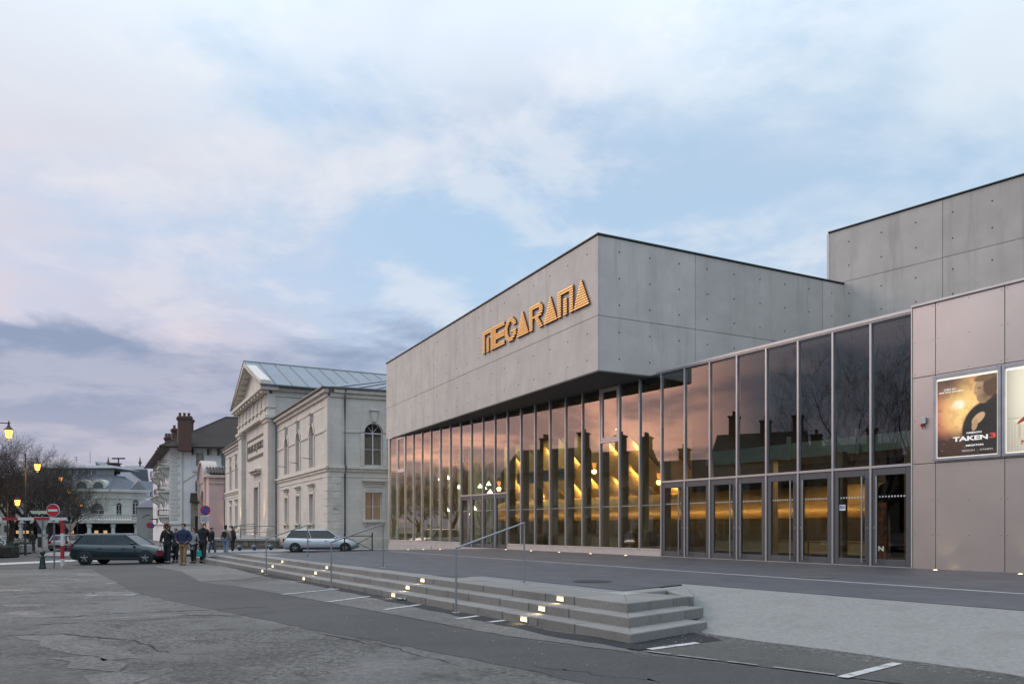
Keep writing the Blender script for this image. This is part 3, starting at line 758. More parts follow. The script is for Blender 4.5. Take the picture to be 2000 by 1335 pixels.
# --- doors
def door(k):
    a, b = k*MOD+0.036, (k+1)*MOD-0.036
    odd = (k % 2 == 1) if k < 8 else ((k-17) % 2 == 1)
    z0, z1 = 0.515, ZTR-0.04
    d = one('door', M['door_grey'], cin, F, a+0.004, a+0.15, -0.02, 0.06, z0, z1, 0.005)
    one('stile', M['door_grey'], d, F, b-0.15, b-0.004, -0.02, 0.06, z0, z1, 0.005)
    one('top_rail', M['door_grey'], d, F, a+0.152, b-0.152, -0.02, 0.06, z1-0.20, z1, 0.005)
    one('bottom_rail', M['door_grey'], d, F, a+0.152, b-0.152, -0.02, 0.06, z0, z0+0.19, 0.005)
    one('glass', M['glass_door'], d, F, a+0.145, b-0.145, 0.02, 0.03, z0+0.185, z1-0.195)
    dots(d, a+0.17, b-0.17, 2.47, 9, 0.028)
    hu = (a+0.19) if odd else (b-0.19)
    MB().tube([F.p(hu, -0.11, 0.60), F.p(hu, -0.11, 3.06)], 0.021, 12).build('handle', M['steel'], d)
    for z in (0.66, 3.0):
        MB().tube([F.p(hu+(-0.05 if odd else 0.05), -0.02, z), F.p(hu, -0.11, z)], 0.016, 8).build('handle_bracket', M['coping'], d)
    lu = (a+0.07) if odd else (b-0.07)
    MB().box(F, lu-0.02, lu+0.02, -0.032, -0.018, 1.55, 1.62).build('lock', M['steel'], d)
    if k == 1:
        one('notice', mat('paper_notice', (0.75, 0.77, 0.8), 0.6), d, F, b-0.36, b-0.16, 0.012, 0.016, 2.10, 2.27)
        MB().box(F, b-0.34, b-0.18, 0.0095, 0.0115, 2.15, 2.24).build('notice_print', mat('notice_blue', (0.25, 0.32, 0.45), 0.6), d)
    one('threshold', M['alu_pale'], cin, F, k*MOD+0.034, (k+1)*MOD-0.034, -0.05, 0.1, 0.38, 0.513)
for k in sorted(doorset): door(k)
# --- champagne metal cladding with rivets, right of the doors
ZC1 = 7.52
cv0, cv1 = -0.10, -0.06
one('cladding_backing', M['dark'], cin, F, -12.0, -0.045, -0.055, 0.25, 0.35, ZC1-0.02)
one('head_rail', M['alu_pale'], cin, F, -12.0, -0.03, -0.15, 0.3, ZC1+0.004, ZC1+0.065, 0.006)
one('corner_trim', M['alu_pale'], cin, F, -0.043, -0.006, -0.105, 0.0, 0.40, ZC1, 0.003)
cuts = [0.05, 0.62+0.05]
while cuts[-1] < 12: cuts.append(cuts[-1]+1.70)
def clad(u0, u1, z0, z1):
    p = one('cladding_panel', M['clad'], cin, F, -u1+0.008, -u0-0.008, cv0, cv1, z0+0.008, z1-0.008, 0.004)
    mb = MB(); nu = 3 if u1-u0 > 1 else 2; nz = max(2, int((z1-z0)/0.9)+1)
    for i in range(nu):
        for j in range(nz):
            uu = u0+0.07+(u1-u0-0.14)*i/(nu-1); zz = z0+0.08+(z1-z0-0.16)*j/(nz-1)
            mb.lathe(F.p(-uu, cv0-0.001, zz), [(0.011, 0), (0.011, 0.001)], 6, 'Y') if False else mb.box(F, -uu-0.009, -uu+0.009, cv0-0.004, cv0+0.002, zz-0.009, zz+0.009)
    mb.build('rivets', M['coping'], p, kind='stuff')
for i, (a, b) in enumerate(zip(cuts[:-1], cuts[1:])):
    zz = [0.42, 3.30, 5.62, ZC1]
    for z0, z1 in zip(zz[:-1], zz[1:]): clad(a, b, z0, z1)

# --- alarm siren on the cladding
al = empty('alarm_box', F.p(-0.30, cv0, 4.4), label='small grey alarm box with red beacon on the metal cladding', cat='alarm')
uA, zA = onv(1805, 826, cv0)
one('housing', mat('alarm_grey', (0.5, 0.51, 0.5), 0.5), al, F, uA-0.075, uA+0.075, cv0-0.07, cv0-0.001, zA-0.02, zA+0.15, 0.012)
MB().lathe(F.p(uA+0.03, cv0-0.06, zA-0.09), [(0.028, 0), (0.04, 0.02), (0.04, 0.07)], 12).build('beacon', mat('beacon_red', (0.55, 0.03, 0.03), 0.3), al)
MB().tube([F.p(uA+0.03, cv0-0.06, zA-0.085), F.p(uA+0.01, cv0-0.04, zA-0.16)], 0.012, 8).build('bracket', M['coping'], al)

# ================================================================== sign: eight letters built of gilt slats
sign = empty('illuminated_sign', FL.p(dist_left(1040), -0.02, 10.0), label='golden slatted MEGARAMA lettering fixed to the concrete box', cat='sign')
M['slat'] = mat('gilt_slat', (0.80, 0.46, 0.13), 0.35, 0.25, var=0.06)
bs = M['slat'].node_tree.nodes['Principled BSDF']; bs.inputs['Emission Color'].default_value = (1.0, 0.55, 0.18, 1); bs.inputs['Emission Strength'].default_value = 0.22
M['letter_back'] = mat('letter_backing', (0.16, 0.02, 0.01), 0.6)
M['letter_side'] = mat('letter_edge', (0.07, 0.05, 0.025), 0.5, 0.4)
ZL0, ZL1 = 10.0, 11.06
def spans(ch, t):
    """horizontal spans of a letter at height t (0..1), x from 0 (left) to 1"""
    if ch == 'M': return [(0, 1)] if t > 0.80 else ([(0, .20), (.80, 1)] if t > .66 else [(0, .20), (.40, .60), (.80, 1)])
    if ch == 'E':
        if t > 0.80 or t < 0.20 or 0.40 < t < 0.60: return [(0, 1)]
        return [(0, .22)]
    if ch == 'A': return [(0.5*t, 1-0.5*t)]
    if ch == 'G':
        y = (t-0.5)*2; ro = math.sqrt(max(0, 1-y*y)); ri = math.sqrt(max(0, 1-(y/0.62)**2)) if abs(y) < 0.62 else 0
        xo0, xo1 = 0.5-0.5*ro, 0.5+0.5*ro; xi0, xi1 = 0.5-0.27*ri, 0.5+0.27*ri
        if ri == 0: return [(xo0, xo1)]
        out = [(xo0, xi0)]
        if 0.34 < t < 0.5: out.append((0.52, 0.97))
        elif t < 0.5: out.append((0.72, 0.97))
        elif t > 0.64: out.append((xi1, xo1))
        return out
    if ch == 'R':
        if t < 0.42:
            x = 0.42+0.34*(0.42-t)/0.42; return [(0, .21), (x, x+.23)]
        y = (t-0.71)/0.29; ro = math.sqrt(max(0, 1-y*y)); xo = 0.62+0.36*ro
        if abs(y) < 0.42: return [(0, .21), (0.62+0.14*math.sqrt(max(0, 1-(y/0.42)**2)), xo)]
        return [(0, xo)]
for ch, xl, xr in (('M', 946.2, 965.9), ('E', 966.8, 988.2), ('G', 989.3, 1011.6), ('A', 1012.3, 1035.6), ('R', 1037.9, 1063.7), ('A', 1065.5, 1091.2), ('M', 1093.2, 1122.3), ('A', 1124.0, 1154.2)):
    uL, uR = dist_left(xl), dist_left(xr)       # uL > uR
    N = 11; hs = (ZL1-ZL0)/N
    let = None; mbb, mbs = MB(), MB()
    for i in range(N):
        t = (i+0.5)/N; z = ZL0+hs*i
        for (x0, x1) in spans(ch, t):
            a, b = uL+(uR-uL)*x1, uL+(uR-uL)*x0
            mbb.box(FL, a, b, -0.07, -0.012, z, z+hs*0.998)
            mbs.box(FL, a-0.008, b+0.008, -0.10, -0.066, z+hs*0.25, z+hs*0.75)
    let = mbb.build('letter', M['letter_back'], sign, label=f'gilt slatted letter {ch}')
    mbs.build('slats', M['slat'], let)

# ================================================================== poster cases
M['case'] = mat('poster_case_frame', (0.50, 0.50, 0.54), 0.35, 0.8)
def pnodes(name):
    m = bpy.data.materials.new(name); m.use_nodes = True; t = m.node_tree
    return m, t, G(t), t.nodes['Principled BSDF']
PU0, PU1, PZ0, PZ1 = -0.68, -2.36, 3.34, 5.58
def uvz(q, u0, u1, z0, z1):
    """poster coordinates: x 0..1 across, y 0..1 up, from where the surface stands"""
    c = q.node('ShaderNodeTexCoord').outputs['Object']
    rel = q.vm('SUBTRACT', c, tuple(F.o))
    u = q.vm('DOT_PRODUCT', rel, (dU.x, dU.y, 0))
    sp = q.node('ShaderNodeSeparateXYZ'); q.nt.links.new(c, sp.inputs[0])
    x = q.m('DIVIDE', q.m('SUBTRACT', u, u0), u1-u0); y = q.m('DIVIDE', q.m('SUBTRACT', sp.outputs[2], z0), z1-z0)
    return x, y, c
def case(u0, u1, label):
    r = empty('poster_case', F.p((u0+u1)/2, cv0, PZ0), label=label, cat='poster case')
    fv0, fv1 = cv0-0.09, cv0-0.001
    w = 0.075
    one('frame_stile', M['case'], r, F, u1, u1+w, fv0, fv1, PZ0, PZ1, 0.006)
    one('frame_stile', M['case'], r, F, u0-w, u0, fv0, fv1, PZ0, PZ1, 0.006)
    one('frame_rail', M['case'], r, F, u1+w+0.001, u0-w-0.001, fv0, fv1, PZ0, PZ0+w*0.9, 0.006)
    one('frame_rail', M['case'], r, F, u1+w+0.001, u0-w-0.001, fv0, fv1, PZ1-w*1.2, PZ1, 0.006)
    one('glazing', M['glass_case'], r, F, u1+w, u0-w, fv0+0.015, fv0+0.02, PZ0+w*0.9, PZ1-w*1.2)
    return r
M['glass_case'] = glass('case_glass', (0.97, 0.97, 0.97), 1.35)
def blob(q, x, y, cx, cy, rx, ry, soft=0.5, rot=0.0):
    a = q.m('SUBTRACT', x, cx); b = q.m('SUBTRACT', y, cy)
    c_, s_ = math.cos(rot), math.sin(rot)
    a2 = q.m('ADD', q.m('MULTIPLY', a, c_), q.m('MULTIPLY', b, s_)); b2 = q.m('SUBTRACT', q.m('MULTIPLY', b, c_), q.m('MULTIPLY', a, s_))
    r = q.m('SQRT', q.m('ADD', q.m('POWER', q.m('DIVIDE', a2, rx), 2.0), q.m('POWER', q.m('DIVIDE', b2, ry), 2.0)))
    return q.ss(r, 1.0+soft*0.5, 1.0-soft*0.5)
# first poster: generic figure against an orange glow
c1_ = case(PU0+0.03, PU1+0.04, 'backlit film poster case with orange and black poster of a man in profile')
pu0, pu1, pz0, pz1 = PU0-0.07, PU1+0.14, PZ0+0.09, PZ1-0.16
m, t, q, b = pnodes('poster_print_orange')
x, y, c = uvz(q, pu0, pu1, pz0, pz1)
nn = q.noise(c, 6, 5, 0.6)
cc = q.mix(blob(q, x, y, 0.45, 0.55, 0.75, 0.55, 1.2), (0.03, 0.02, 0.018, 1), (0.50, 0.16, 0.09, 1))
cc = q.mix(q.m('MULTIPLY', blob(q, x, y, 0.48, 0.62, 0.34, 0.36, 1.4), 0.95), cc, (0.95, 0.62, 0.22, 1))
cc = q.mix(blob(q, x, y, 0.38, 0.66, 0.09, 0.05, 1.4), cc, (1.0, 0.95, 0.7, 1))
cc = q.mix(q.m('MULTIPLY', q.ss(y, 0.62, 1.0), q.ss(x, 0.75, 0.2)), cc, (0.12, 0.07, 0.05, 1))
cc = q.mix(q.m('MULTIPLY', q.ss(q.m('ADD', y, q.m('MULTIPLY', nn, 0.22)), 0.50, 0.30), 0.93), cc, (0.03, 0.022, 0.018, 1))
cc = q.mix(q.m('MULTIPLY', q.ss(q.noise(c, 14, 4, 0.7), 0.60, 0.7), q.m('MULTIPLY', q.ss(y, 0.45, 0.25), 0.35)), cc, (0.7, 0.35, 0.14, 1))
# the dark coat, head and hand of an unnamed man
cc = q.mix(blob(q, x, y, 0.80, 0.34, 0.38, 0.32, 0.12, 0.35), cc, (0.02, 0.018, 0.015, 1))
cc = q.mix(blob(q, x, y, 0.95, 0.55, 0.20, 0.20, 0.12), cc, (0.022, 0.02, 0.017, 1))
cc = q.mix(blob(q, x, y, 0.80, 0.82, 0.165, 0.15, 0.10, -0.2), cc, (0.40, 0.25, 0.14, 1))
cc = q.mix(blob(q, x, y, 0.655, 0.80, 0.04, 0.02, 0.25, 0.7), cc, (0.46, 0.30, 0.17, 1))
cc = q.mix(blob(q, x, y, 0.76, 0.70, 0.09, 0.055, 0.2, -0.3), cc, (0.30, 0.18, 0.10, 1))
cc = q.mix(blob(q, x, y, 0.90, 0.86, 0.12, 0.14, 0.3), cc, (0.10, 0.06, 0.035, 1))
cc = q.mix(blob(q, x, y, 0.82, 0.965, 0.19, 0.045, 0.3, 0.1), cc, (0.16, 0.10, 0.05, 1))
cc = q.mix(q.m('MULTIPLY', blob(q, x, y, 0.715, 0.84, 0.035, 0.012, 0.9, 0.2), 0.7), cc, (0.10, 0.06, 0.035, 1))
cc = q.mix(q.m('MULTIPLY', blob(q, x, y, 0.86, 0.77, 0.11, 0.10, 1.2), 0.6), cc, (0.10, 0.06, 0.035, 1))
cc = q.mix(q.m('MULTIPLY', q.ss(nn, 0.45, 0.65), 0.25), cc, (0.05, 0.03, 0.02, 1))
cc = q.mix(blob(q, x, y, 0.70, 0.46, 0.12, 0.055, 0.2, 0.5), cc, (0.52, 0.33, 0.18, 1))
cc = q.mix(blob(q, x, y, 0.64, 0.38, 0.045, 0.075, 0.25, -0.4), cc, (0.42, 0.26, 0.14, 1))
t.links.new(cc, b.inputs['Base Color']); t.links.new(cc, b.inputs['Emission Color']); b.inputs['Emission Strength'].default_value = 0.75; b.inputs['Roughness'].default_value = 0.5
pv = cv0-0.055
po = one('poster', m, c1_, F, pu1, pu0, pv, pv+0.004, pz0, pz1)
M['backlight'] = emit('case_backlight', (1.0, 0.97, 0.86), 0.9)
one('backlight', M['backlight'], c1_, F, PU1+0.11, PU0-0.04, cv0-0.03, cv0-0.02, PZ0+0.07, PZ1-0.10)
W1 = emit('poster_white_ink', (0.9, 0.88, 0.82), 0.55); W2 = emit('poster_red_ink', (0.75, 0.10, 0.08), 0.45); W3 = emit('poster_grey_ink', (0.5, 0.47, 0.42), 0.35)
def ptxt(body, xf, yf, w, size, mt, par, bold=0.0):
    u = pu0+(pu1-pu0)*xf; z = pz0+(pz1-pz0)*yf
    text_mesh('poster_lettering', body, size, mt, par, face_matrix(F.p(u, pv-0.003, z), (-dU.x, -dU.y, 0), (0, 0, 1)), 0.002, 'CENTER', 1, bold, w)
ptxt("C'EST ICI", 0.22, 0.873, 0.30, 0.05, W1, po, 0.002); ptxt("QUE TOUT S'ACHÈVE", 0.24, 0.838, 0.62, 0.05, W1, po, 0.002)
ptxt('NEESON', 0.63, 0.285, 0.36, 0.055, W1, po, 0.002)
ptxt('TAKEN', 0.57, 0.215, 0.86, 0.155, W1, po, 0.006); ptxt('3', 0.935, 0.225, 0.15, 0.17, W2, po, 0.006)
ptxt('MEGATON', 0.64, 0.125, 0.42, 0.06, W1, po, 0.002); ptxt('BESSON  .  KAMEN', 0.68, 0.062, 0.74, 0.06, W3, po, 0.002)
# second poster: pale, mostly outside the picture
PU0b, PU1b = PU1-0.0, PU1-1.68
c2_ = case(PU1+0.02, PU1-1.64, 'backlit film poster case with pale cream poster showing a stool')
pu0, pu1 = PU1-0.08, PU1-1.53
m, t, q, b = pnodes('poster_print_cream')
x, y, c = uvz(q, pu0, pu1, pz0, pz1)
cc = q.mix(blob(q, x, y, 0.35, 0.75, 0.25, 0.6, 1.6), (0.50, 0.46, 0.36, 1), (0.88, 0.82, 0.62, 1))
wv = q.node('ShaderNodeTexWave'); q.put(wv, 'Vector', c); wv.inputs['Scale'].default_value = 9; wv.inputs['Distortion'].default_value = 2
cc = q.mix(q.m('MULTIPLY', q.ss(y, 0.5, 0.3), q.m('MULTIPLY', wv.outputs[1], 0.35)), cc, (0.35, 0.32, 0.26, 1))
cc = q.mix(q.m('MULTIPLY', q.ss(y, 0.40, 0.41), q.ss(y, 0.415, 0.405)), cc, (0.25, 0.22, 0.18, 1))
cc = q.mix(blob(q, x, y, 0.35, 0.37, 0.22, 0.045, 0.1), cc, (0.85, 0.74, 0.50, 1))
for lx in (0.2, 0.29, 0.42, 0.5): cc = q.mix(blob(q, x, y, lx, 0.25, 0.013, 0.11, 0.2), cc, (0.55, 0.42, 0.25, 1))
cc = q.mix(blob(q, x, y, 0.36, 0.435, 0.22, 0.028, 0.2, 0.45), cc, (0.30, 0.035, 0.04, 1))
t.links.new(cc, b.inputs['Base Color']); t.links.new(cc, b.inputs['Emission Color']); b.inputs['Emission Strength'].default_value = 0.6; b.inputs['Roughness'].default_value = 0.5
po2 = one('poster', m, c2_, F, pu1, pu0, pv, pv+0.004, pz0, pz1)
one('backlight', M['backlight'], c2_, F, PU1-1.57, PU1-0.05, cv0-0.03, cv0-0.02, PZ0+0.07, PZ1-0.10)
ptxt('N', 0.27, 0.11, 0.12, 0.14, emit('poster_dark_red_ink', (0.45, 0.03, 0.04), 0.4), po2, 0.004)

# ================================================================== recessed floor lights along the façade
M['spot_glow'] = emit('floor_spot_glow', (1.0, 0.76, 0.38), 9.0)
def floor_light(px, py, which):
    u, _ = onv(px, py, -0.55)
    z = fz(u, -0.55)
    p = F.p(u, -0.55, z)
    r = empty('floor_spotlight', p, label='round lit spotlight set in the dark paving '+which, cat='floor light', group='floor lights along the facade')
    MB().lathe(p+Vector((0, 0, 0.001)), [(0.085, 0), (0.085, 0.008), (0.07, 0.010)], 18).build('rim', M['bezel'], r)
    MB().lathe(p+Vector((0, 0, 0.008)), [(0.05, 0), (0.045, 0.005), (0.02, 0.008)], 14).build('lens', M['spot_glow'], r)
    L = bpy.data.lights.new('spot_beam', 'SPOT'); L.energy = 14; L.color = (1.0, 0.74, 0.42); L.spot_size = R(70); L.spot_blend = 0.9; L.shadow_soft_size = 0.05
    lo = bpy.data.objects.new('spot_beam', L); COL.objects.link(lo); lo.location = p+Vector((0, 0, 0.06))
    lo.rotation_euler = Vector((nV.x*0.45, nV.y*0.45, 1)).to_track_quat('-Z', 'Y').to_euler(); adopt(lo, r)
fl = [(797, 1073, 'below the glazing by the courthouse end'), (827, 1072, 'two panes from the courthouse end'), (859, 1070, 'three panes from the courthouse end'),
      (988, 1075, 'at the edge of the small double doors'), (1037, 1077, 'one pane past the small double doors'), (1092, 1080, 'three panes past the small doors'),
      (1153, 1083, 'below the opening window'), (1222, 1086, 'just before the row of tall doors'), (1827, 1116, 'at the foot of the metal cladding'), (1993, 1124, 'under the pale poster')]
for a in fl: floor_light(*a)

# ================================================================== foyer interior
inn = empty('foyer_feature_wall', F.p(10, 6.5, 0.5), label='gilded slanting foyer wall with glowing diagonal ribs behind the glass', cat='feature wall')
VW = 6.5
ua, _ = onv(1730, 900, VW); ub, _ = onv(985, 900, VW)
uw, _ = onv(1352, 900, VW)
one('wall_panel', M['gold'], inn, F, uw, ub, VW, VW+0.15, 2.0, 7.18)
one('dark_panel', M['int_dark'], inn, F, ua, uw-0.01, VW, VW+0.15, 2.0, 7.18)
# diagonal ribs
rng = random.Random(11)
PL = []
nrib = 9; stepu = (ub-uw)/nrib*1.0
RD = Vector((dU.x*5.2, dU.y*5.2, 4.2)).normalized(); DN = Vector((0, 0, 1))
for i in range(-4, nrib):
    u0 = uw+stepu*i                          # lower end of the rib
    t0 = max(0.0, (uw-u0)/5.2)+0.02; t1 = min(1.0, (ub-u0)/5.2)-0.02
    if t1-t0 < 0.15: continue
    a = F.p(u0+5.2*t0, VW-0.001, 2.75+4.2*t0); b = F.p(u0+5.2*t1, VW-0.001, 2.75+4.2*t1)
    w = Vector((0, 0, 0.07)); pr = nV.to_3d()*-0.07
    MB().prism([a, b, b+w, a+w], pr).build('rib', M['gold'], inn)
    for f_ in (0.28+0.1*(i % 2), 0.70+0.08*(i % 3)):
        if not (t0+0.12 < f_ < t1-0.12): continue
        PL.append(F.p(u0+5.2*f_, VW-0.12, 2.75+4.2*f_-0.04))
# glowing rounded bulkhead along the foot of the wall
mb = MB(); prof = [(VW-0.0, 3.25), (VW-0.35, 3.15), (VW-0.62, 2.9), (VW-0.78, 2.55), (VW-0.78, 2.25), (VW-0.6, 2.0), (VW+0.1, 1.95)]
mb.add([F.p(u, v, z) for u in (ua, ub) for v, z in prof], [(j, j+1, len(prof)+j+1, len(prof)+j) for j in range(len(prof)-1)])
mb.build('bulkhead', M['gold'], inn, smooth=True)
one('recess', M['int_dark'], inn, F, ua, ub, VW+0.3, VW+0.4, 0.49, 1.98)
warm = (1.0, 0.66, 0.26)
for p in PL:
    L = bpy.data.lights.new('rib_light', 'AREA'); L.shape = 'RECTANGLE'; L.size = 1.3; L.size_y = 0.04; L.energy = 34; L.color = warm
    lo = bpy.data.objects.new('rib_light', L); COL.objects.link(lo); lo.location = p
    ez_ = -(nV.to_3d()*0.55-Vector((0, 0, 0.85))).normalized(); ex_ = RD; ez_ = (ez_-ex_*ez_.dot(ex_)).normalized(); ey_ = ez_.cross(ex_); Mx = Matrix.Identity(3)
    for i in range(3): Mx[i][0] = ex_[i]; Mx[i][1] = ey_[i]; Mx[i][2] = ez_[i]
    lo.rotation_euler = Mx.to_euler(); adopt(lo, inn)
L = bpy.data.lights.new('cove_light', 'AREA'); L.shape = 'RECTANGLE'; L.size = ub-ua-1; L.size_y = 0.12; L.energy = 240; L.color = warm
lo = bpy.data.objects.new('cove_light', L); COL.objects.link(lo); lo.location = F.p((ua+ub)/2, VW-1.55, 1.75)
lo.rotation_euler = face_matrix((0, 0, 0), (dU.x, dU.y, 0), Vector((nV.x*-0.75, nV.y*-0.75, 0.95)).cross(Vector((dU.x, dU.y, 0)))).to_euler()
Mx = Matrix.Identity(3); ez_ = -Vector((nV.x*0.80, nV.y*0.80, 0.6)).normalized(); ex_ = Vector((dU.x, dU.y, 0)); ey_ = ez_.cross(ex_)
for i in range(3): Mx[i][0] = ex_[i]; Mx[i][1] = ey_[i]; Mx[i][2] = ez_[i]
lo.rotation_euler = Mx.to_euler(); adopt(lo, inn)
# posts of oak behind the mullions
for k in range(8, NMOD):
    if 17 < k < 21: continue
    one('oak_post', M['int_wood'], cin, F, k*MOD-0.05, k*MOD+0.05, 0.16, 0.44, 0.49, 7.19, 0.006)
# benches / counters
def counter(px0, px1, v, label, z1=1.05):
    u1, _ = onv(px0, 1050, v); u0, _ = onv(px1, 1050, v)
    r = empty('foyer_counter', F.p((u0+u1)/2, v, 0.49), label=label, cat='counter')
    one('front', mat('counter_front', (0.60, 0.47, 0.27), 0.5), r, F, u0, u1, v, v+0.55, 0.60, z1, 0.01)
    one('plinth', M['int_dark'], r, F, u0+0.05, u1-0.05, v+0.05, v+0.5, 0.49, 0.598)
    one('top', M['int_wood'], r, F, u0-0.02, u1+0.02, v-0.02, v+0.57, z1+0.002, z1+0.04, 0.006)
counter(1385, 1560, 4.6, 'pale timber counter glimpsed through the row of tall doors')
counter(1580, 1700, 4.6, 'shorter pale timber counter behind the door with the notice')
counter(1070, 1230, 5.0, 'long timber counter behind the glazing left of the tall doors')
# mezzanine balustrade
mz = empty('mezzanine_balustrade', F.p(6, 3.6, 4.5), label='pale green mezzanine balustrade crossing the upper foyer', cat='balustrade')
u1, z1 = onv(1395, 905, 3.6); u0, z0 = onv(1720, 880, 3.6)
one('fascia', M['int_green'], mz, F, 0.05, u1+0.5, 3.6, 3.8, 4.15, 4.70, 0.01)
one('deck', M['int_ceil'], mz, F, 0.05, u1+0.5, 3.81, 6.4, 4.15, 4.30)
for uu in (1.2, 4.0, 6.8): one('hanger', M['int_green'], mz, F, uu-0.07, uu+0.07, 3.5, 3.595, 4.1, 4.95)
mz2 = empty('mezzanine_balustrade', F.p(22, 3.6, 4.5), label='pale green beam above the small double doors inside the foyer', cat='balustrade')
one('fascia', M['int_green'], mz2, F, 20.2, 25.5, 3.6, 3.8, 4.1, 4.7, 0.01)
# downlights
DLAB = ['warm downlight above the second pair of tall doors', 'warm downlight above the third pair of tall doors', 'highest warm downlight above the pair of doors by the cladding', 'middle warm downlight above the pair of doors by the cladding', 'lowest warm downlight above the pair of doors by the cladding', 'warm downlight in the pane next to the metal cladding', 'warm downlight seen in the opening window sash', 'warm downlight near the pendant lamps left of the small doors']
M['down'] = emit('downlight_glow', (1.0, 0.80, 0.45), 9.0)
for i, (px, py) in enumerate([(1430, 859), (1537, 847), (1660, 831), (1670, 857), (1690, 875), (1766, 843), (1206, 838), (880, 905)]):
    zc_ = 6.55 if py < 850 else 6.0
    lo_, hi_ = 0.4, 10.5
    for _ in range(40):
        mid = (lo_+hi_)/2; u, z = onv(px, py, mid)
        if z < zc_: lo_ = mid
        else: hi_ = mid
    v = mid
    r = empty('downlight', F.p(u, v, z), label=DLAB[i], cat='downlight', group='foyer downlights')
    MB().lathe(F.p(u, v, z), [(0.11, 0), (0.11, 0.03), (0.05, 0.05)], 14).build('lens', M['down'], r)
    MB().lathe(F.p(u, v, z), [(0.15, 0.01), (0.15, 0.07), (0.13, 0.09)], 14).build('trim', M['coping'], r)
    MB().tube([F.p(u, v, z+0.08), F.p(u, v, 7.2)], 0.012, 6).build('stem', M['coping'], r)
# pendant lamps at the courthouse end
PLAB = ['pendant lamp glowing two panes from the courthouse end of the foyer, upper of a pair', 'bright pendant lamp hung close behind the glass near the courthouse end', 'wide white pendant lamp left of the small double doors', 'pendant lamp next to the wide one, deeper in the foyer', 'pendant lamp hanging just above the small double doors', 'pendant lamp below its neighbour at the courthouse end of the foyer', 'low pendant lamp close to the glass at the courthouse end', 'lowest and deepest pendant lamp at the courthouse corner of the foyer', 'pendant lamp above the right leaf of the small double doors']
M['pend'] = emit('pendant_glow', (1.0, 0.92, 0.62), 7.0)
for i, (px, py) in enumerate([(781, 946), (827, 940), (880, 955), (899, 955), (922, 950), (781, 968), (790, 1001), (765, 1001), (957, 963)]):
    v = [4, 3, 4.5, 6, 6.5, 6, 3, 6, 5][i]
    u, z = onv(px, py, v)
    if u > UE-0.6: u = UE-0.6-0.3*i % 2
    r = empty('pendant_lamp', F.p(u, v, z), label=PLAB[i], cat='pendant lamp', group='foyer pendant lamps')
    MB().lathe(F.p(u, v, z), [(0.17, 0.0), (0.15, 0.06), (0.05, 0.2), (0.03, 0.26)], 14).build('shade', M['pend'], r, smooth=True)
    MB().tube([F.p(u, v, z+0.25), F.p(u, v, 7.2)], 0.008, 6).build('cord', M['black'], r)
for u, v, e_, c_ in ((31.5, 5, 130, (0.9, 1.0, 0.62)), (26, 5, 110, (0.95, 1.0, 0.66)), (20.5, 4.5, 60, (1.0, 0.9, 0.6)), (13, 3.5, 30, (1, 0.7, 0.4)), (5, 3, 16, (1, 0.72, 0.42))):
    L = bpy.data.lights.new('foyer_fill', 'AREA'); L.size = 2.0; L.energy = e_; L.color = c_
    lo = bpy.data.objects.new('foyer_fill', L); COL.objects.link(lo); lo.location = F.p(u, v, 6.9)
L = bpy.data.lights.new('foyer_fill', 'AREA'); L.size = 3.0; L.energy = 70; L.color = (1, 0.74, 0.44)  # unseen area lamp added under the mezzanine to brighten the counters
lo = bpy.data.objects.new('foyer_fill', L); COL.objects.link(lo); lo.location = F.p(5.5, 4.2, 4.05)
# standing display behind the right-hand door, and a tub chair
sd_ = empty('standing_display', F.p(2.0, 1.6, 0.49), label='tall dark cardboard display standing behind the door with the notice', cat='display')
one('board', mat('display_print', (0.05, 0.03, 0.025), 0.6, col2=(0.4, 0.12, 0.05), var=0.5, vscale=4), sd_, F, 1.75, 2.45, 1.6, 1.66, 0.55, 2.35, 0.01)
one('foot', M['black'], sd_, F, 1.8, 2.4, 1.62, 1.95, 0.49, 0.55)
text_mesh('display_lettering', 'EN', 0.2, W1, sd_, face_matrix(F.p(2.0, 1.596, 0.95), (-dU.x, -dU.y, 0), (0, 0, 1)), 0.003, 'CENTER', 1, 0.006, 0.32)
for u, v in ((1.9, 3.0), (4.2, 2.8), (7.2, 3.0)):
    one('foyer_column', M['int_wood'], cin, F, u-0.14, u+0.14, v, v+0.28, 0.49, 4.14, 0.01)
# ================================================================== courthouse
M['lime'] = mat('cream_limestone', (0.66, 0.605, 0.54), 0.8, var=0.09, vscale=0.8, bump=0.15, bscale=30, streak=(1.2, 0.22), stain=0.25, stain_col=(0.50, 0.455, 0.40), stain_scale=0.5)
M['lime_trim'] = mat('carved_limestone', (0.64, 0.58, 0.505), 0.8, var=0.12, vscale=2.5, bump=0.15, bscale=40, stain=0.35, stain_col=(0.40, 0.365, 0.31), stain_scale=1.5, objvar=0.04)
M['zinc'] = mat('zinc_sheet', (0.22, 0.245, 0.27), 0.42, 0.55, var=0.08, vscale=1.5, objvar=0.05, rvar=0.06)
M['pipe'] = mat('grey_downpipe', (0.14, 0.145, 0.15), 0.5, 0.4)
M['win_white'] = mat('white_joinery', (0.62, 0.61, 0.60), 0.5)
M['pane_dark'] = mat('dark_window_glass', (0.02, 0.022, 0.026), 0.06, 0.0, var=0.1, spec=0.8)
M['curtain'] = mat('curtain', (0.45, 0.36, 0.29), 0.9, var=0.25, vscale=9)
M['curtain_lit'] = emit('lit_curtain', (0.62, 0.38, 0.22), 0.14)
M['iron'] = mat('wrought_iron', (0.05, 0.048, 0.046), 0.6, 0.3)
M['door_dark'] = mat('dark_door', (0.05, 0.045, 0.04), 0.5)
M['rubble'] = mat('weathered_wall_stone', (0.20, 0.175, 0.14), 0.9, var=0.3, vscale=4, bump=0.6, bscale=18, stain=0.6, stain_col=(0.06, 0.055, 0.048), stain_scale=1.2, objvar=0.25)

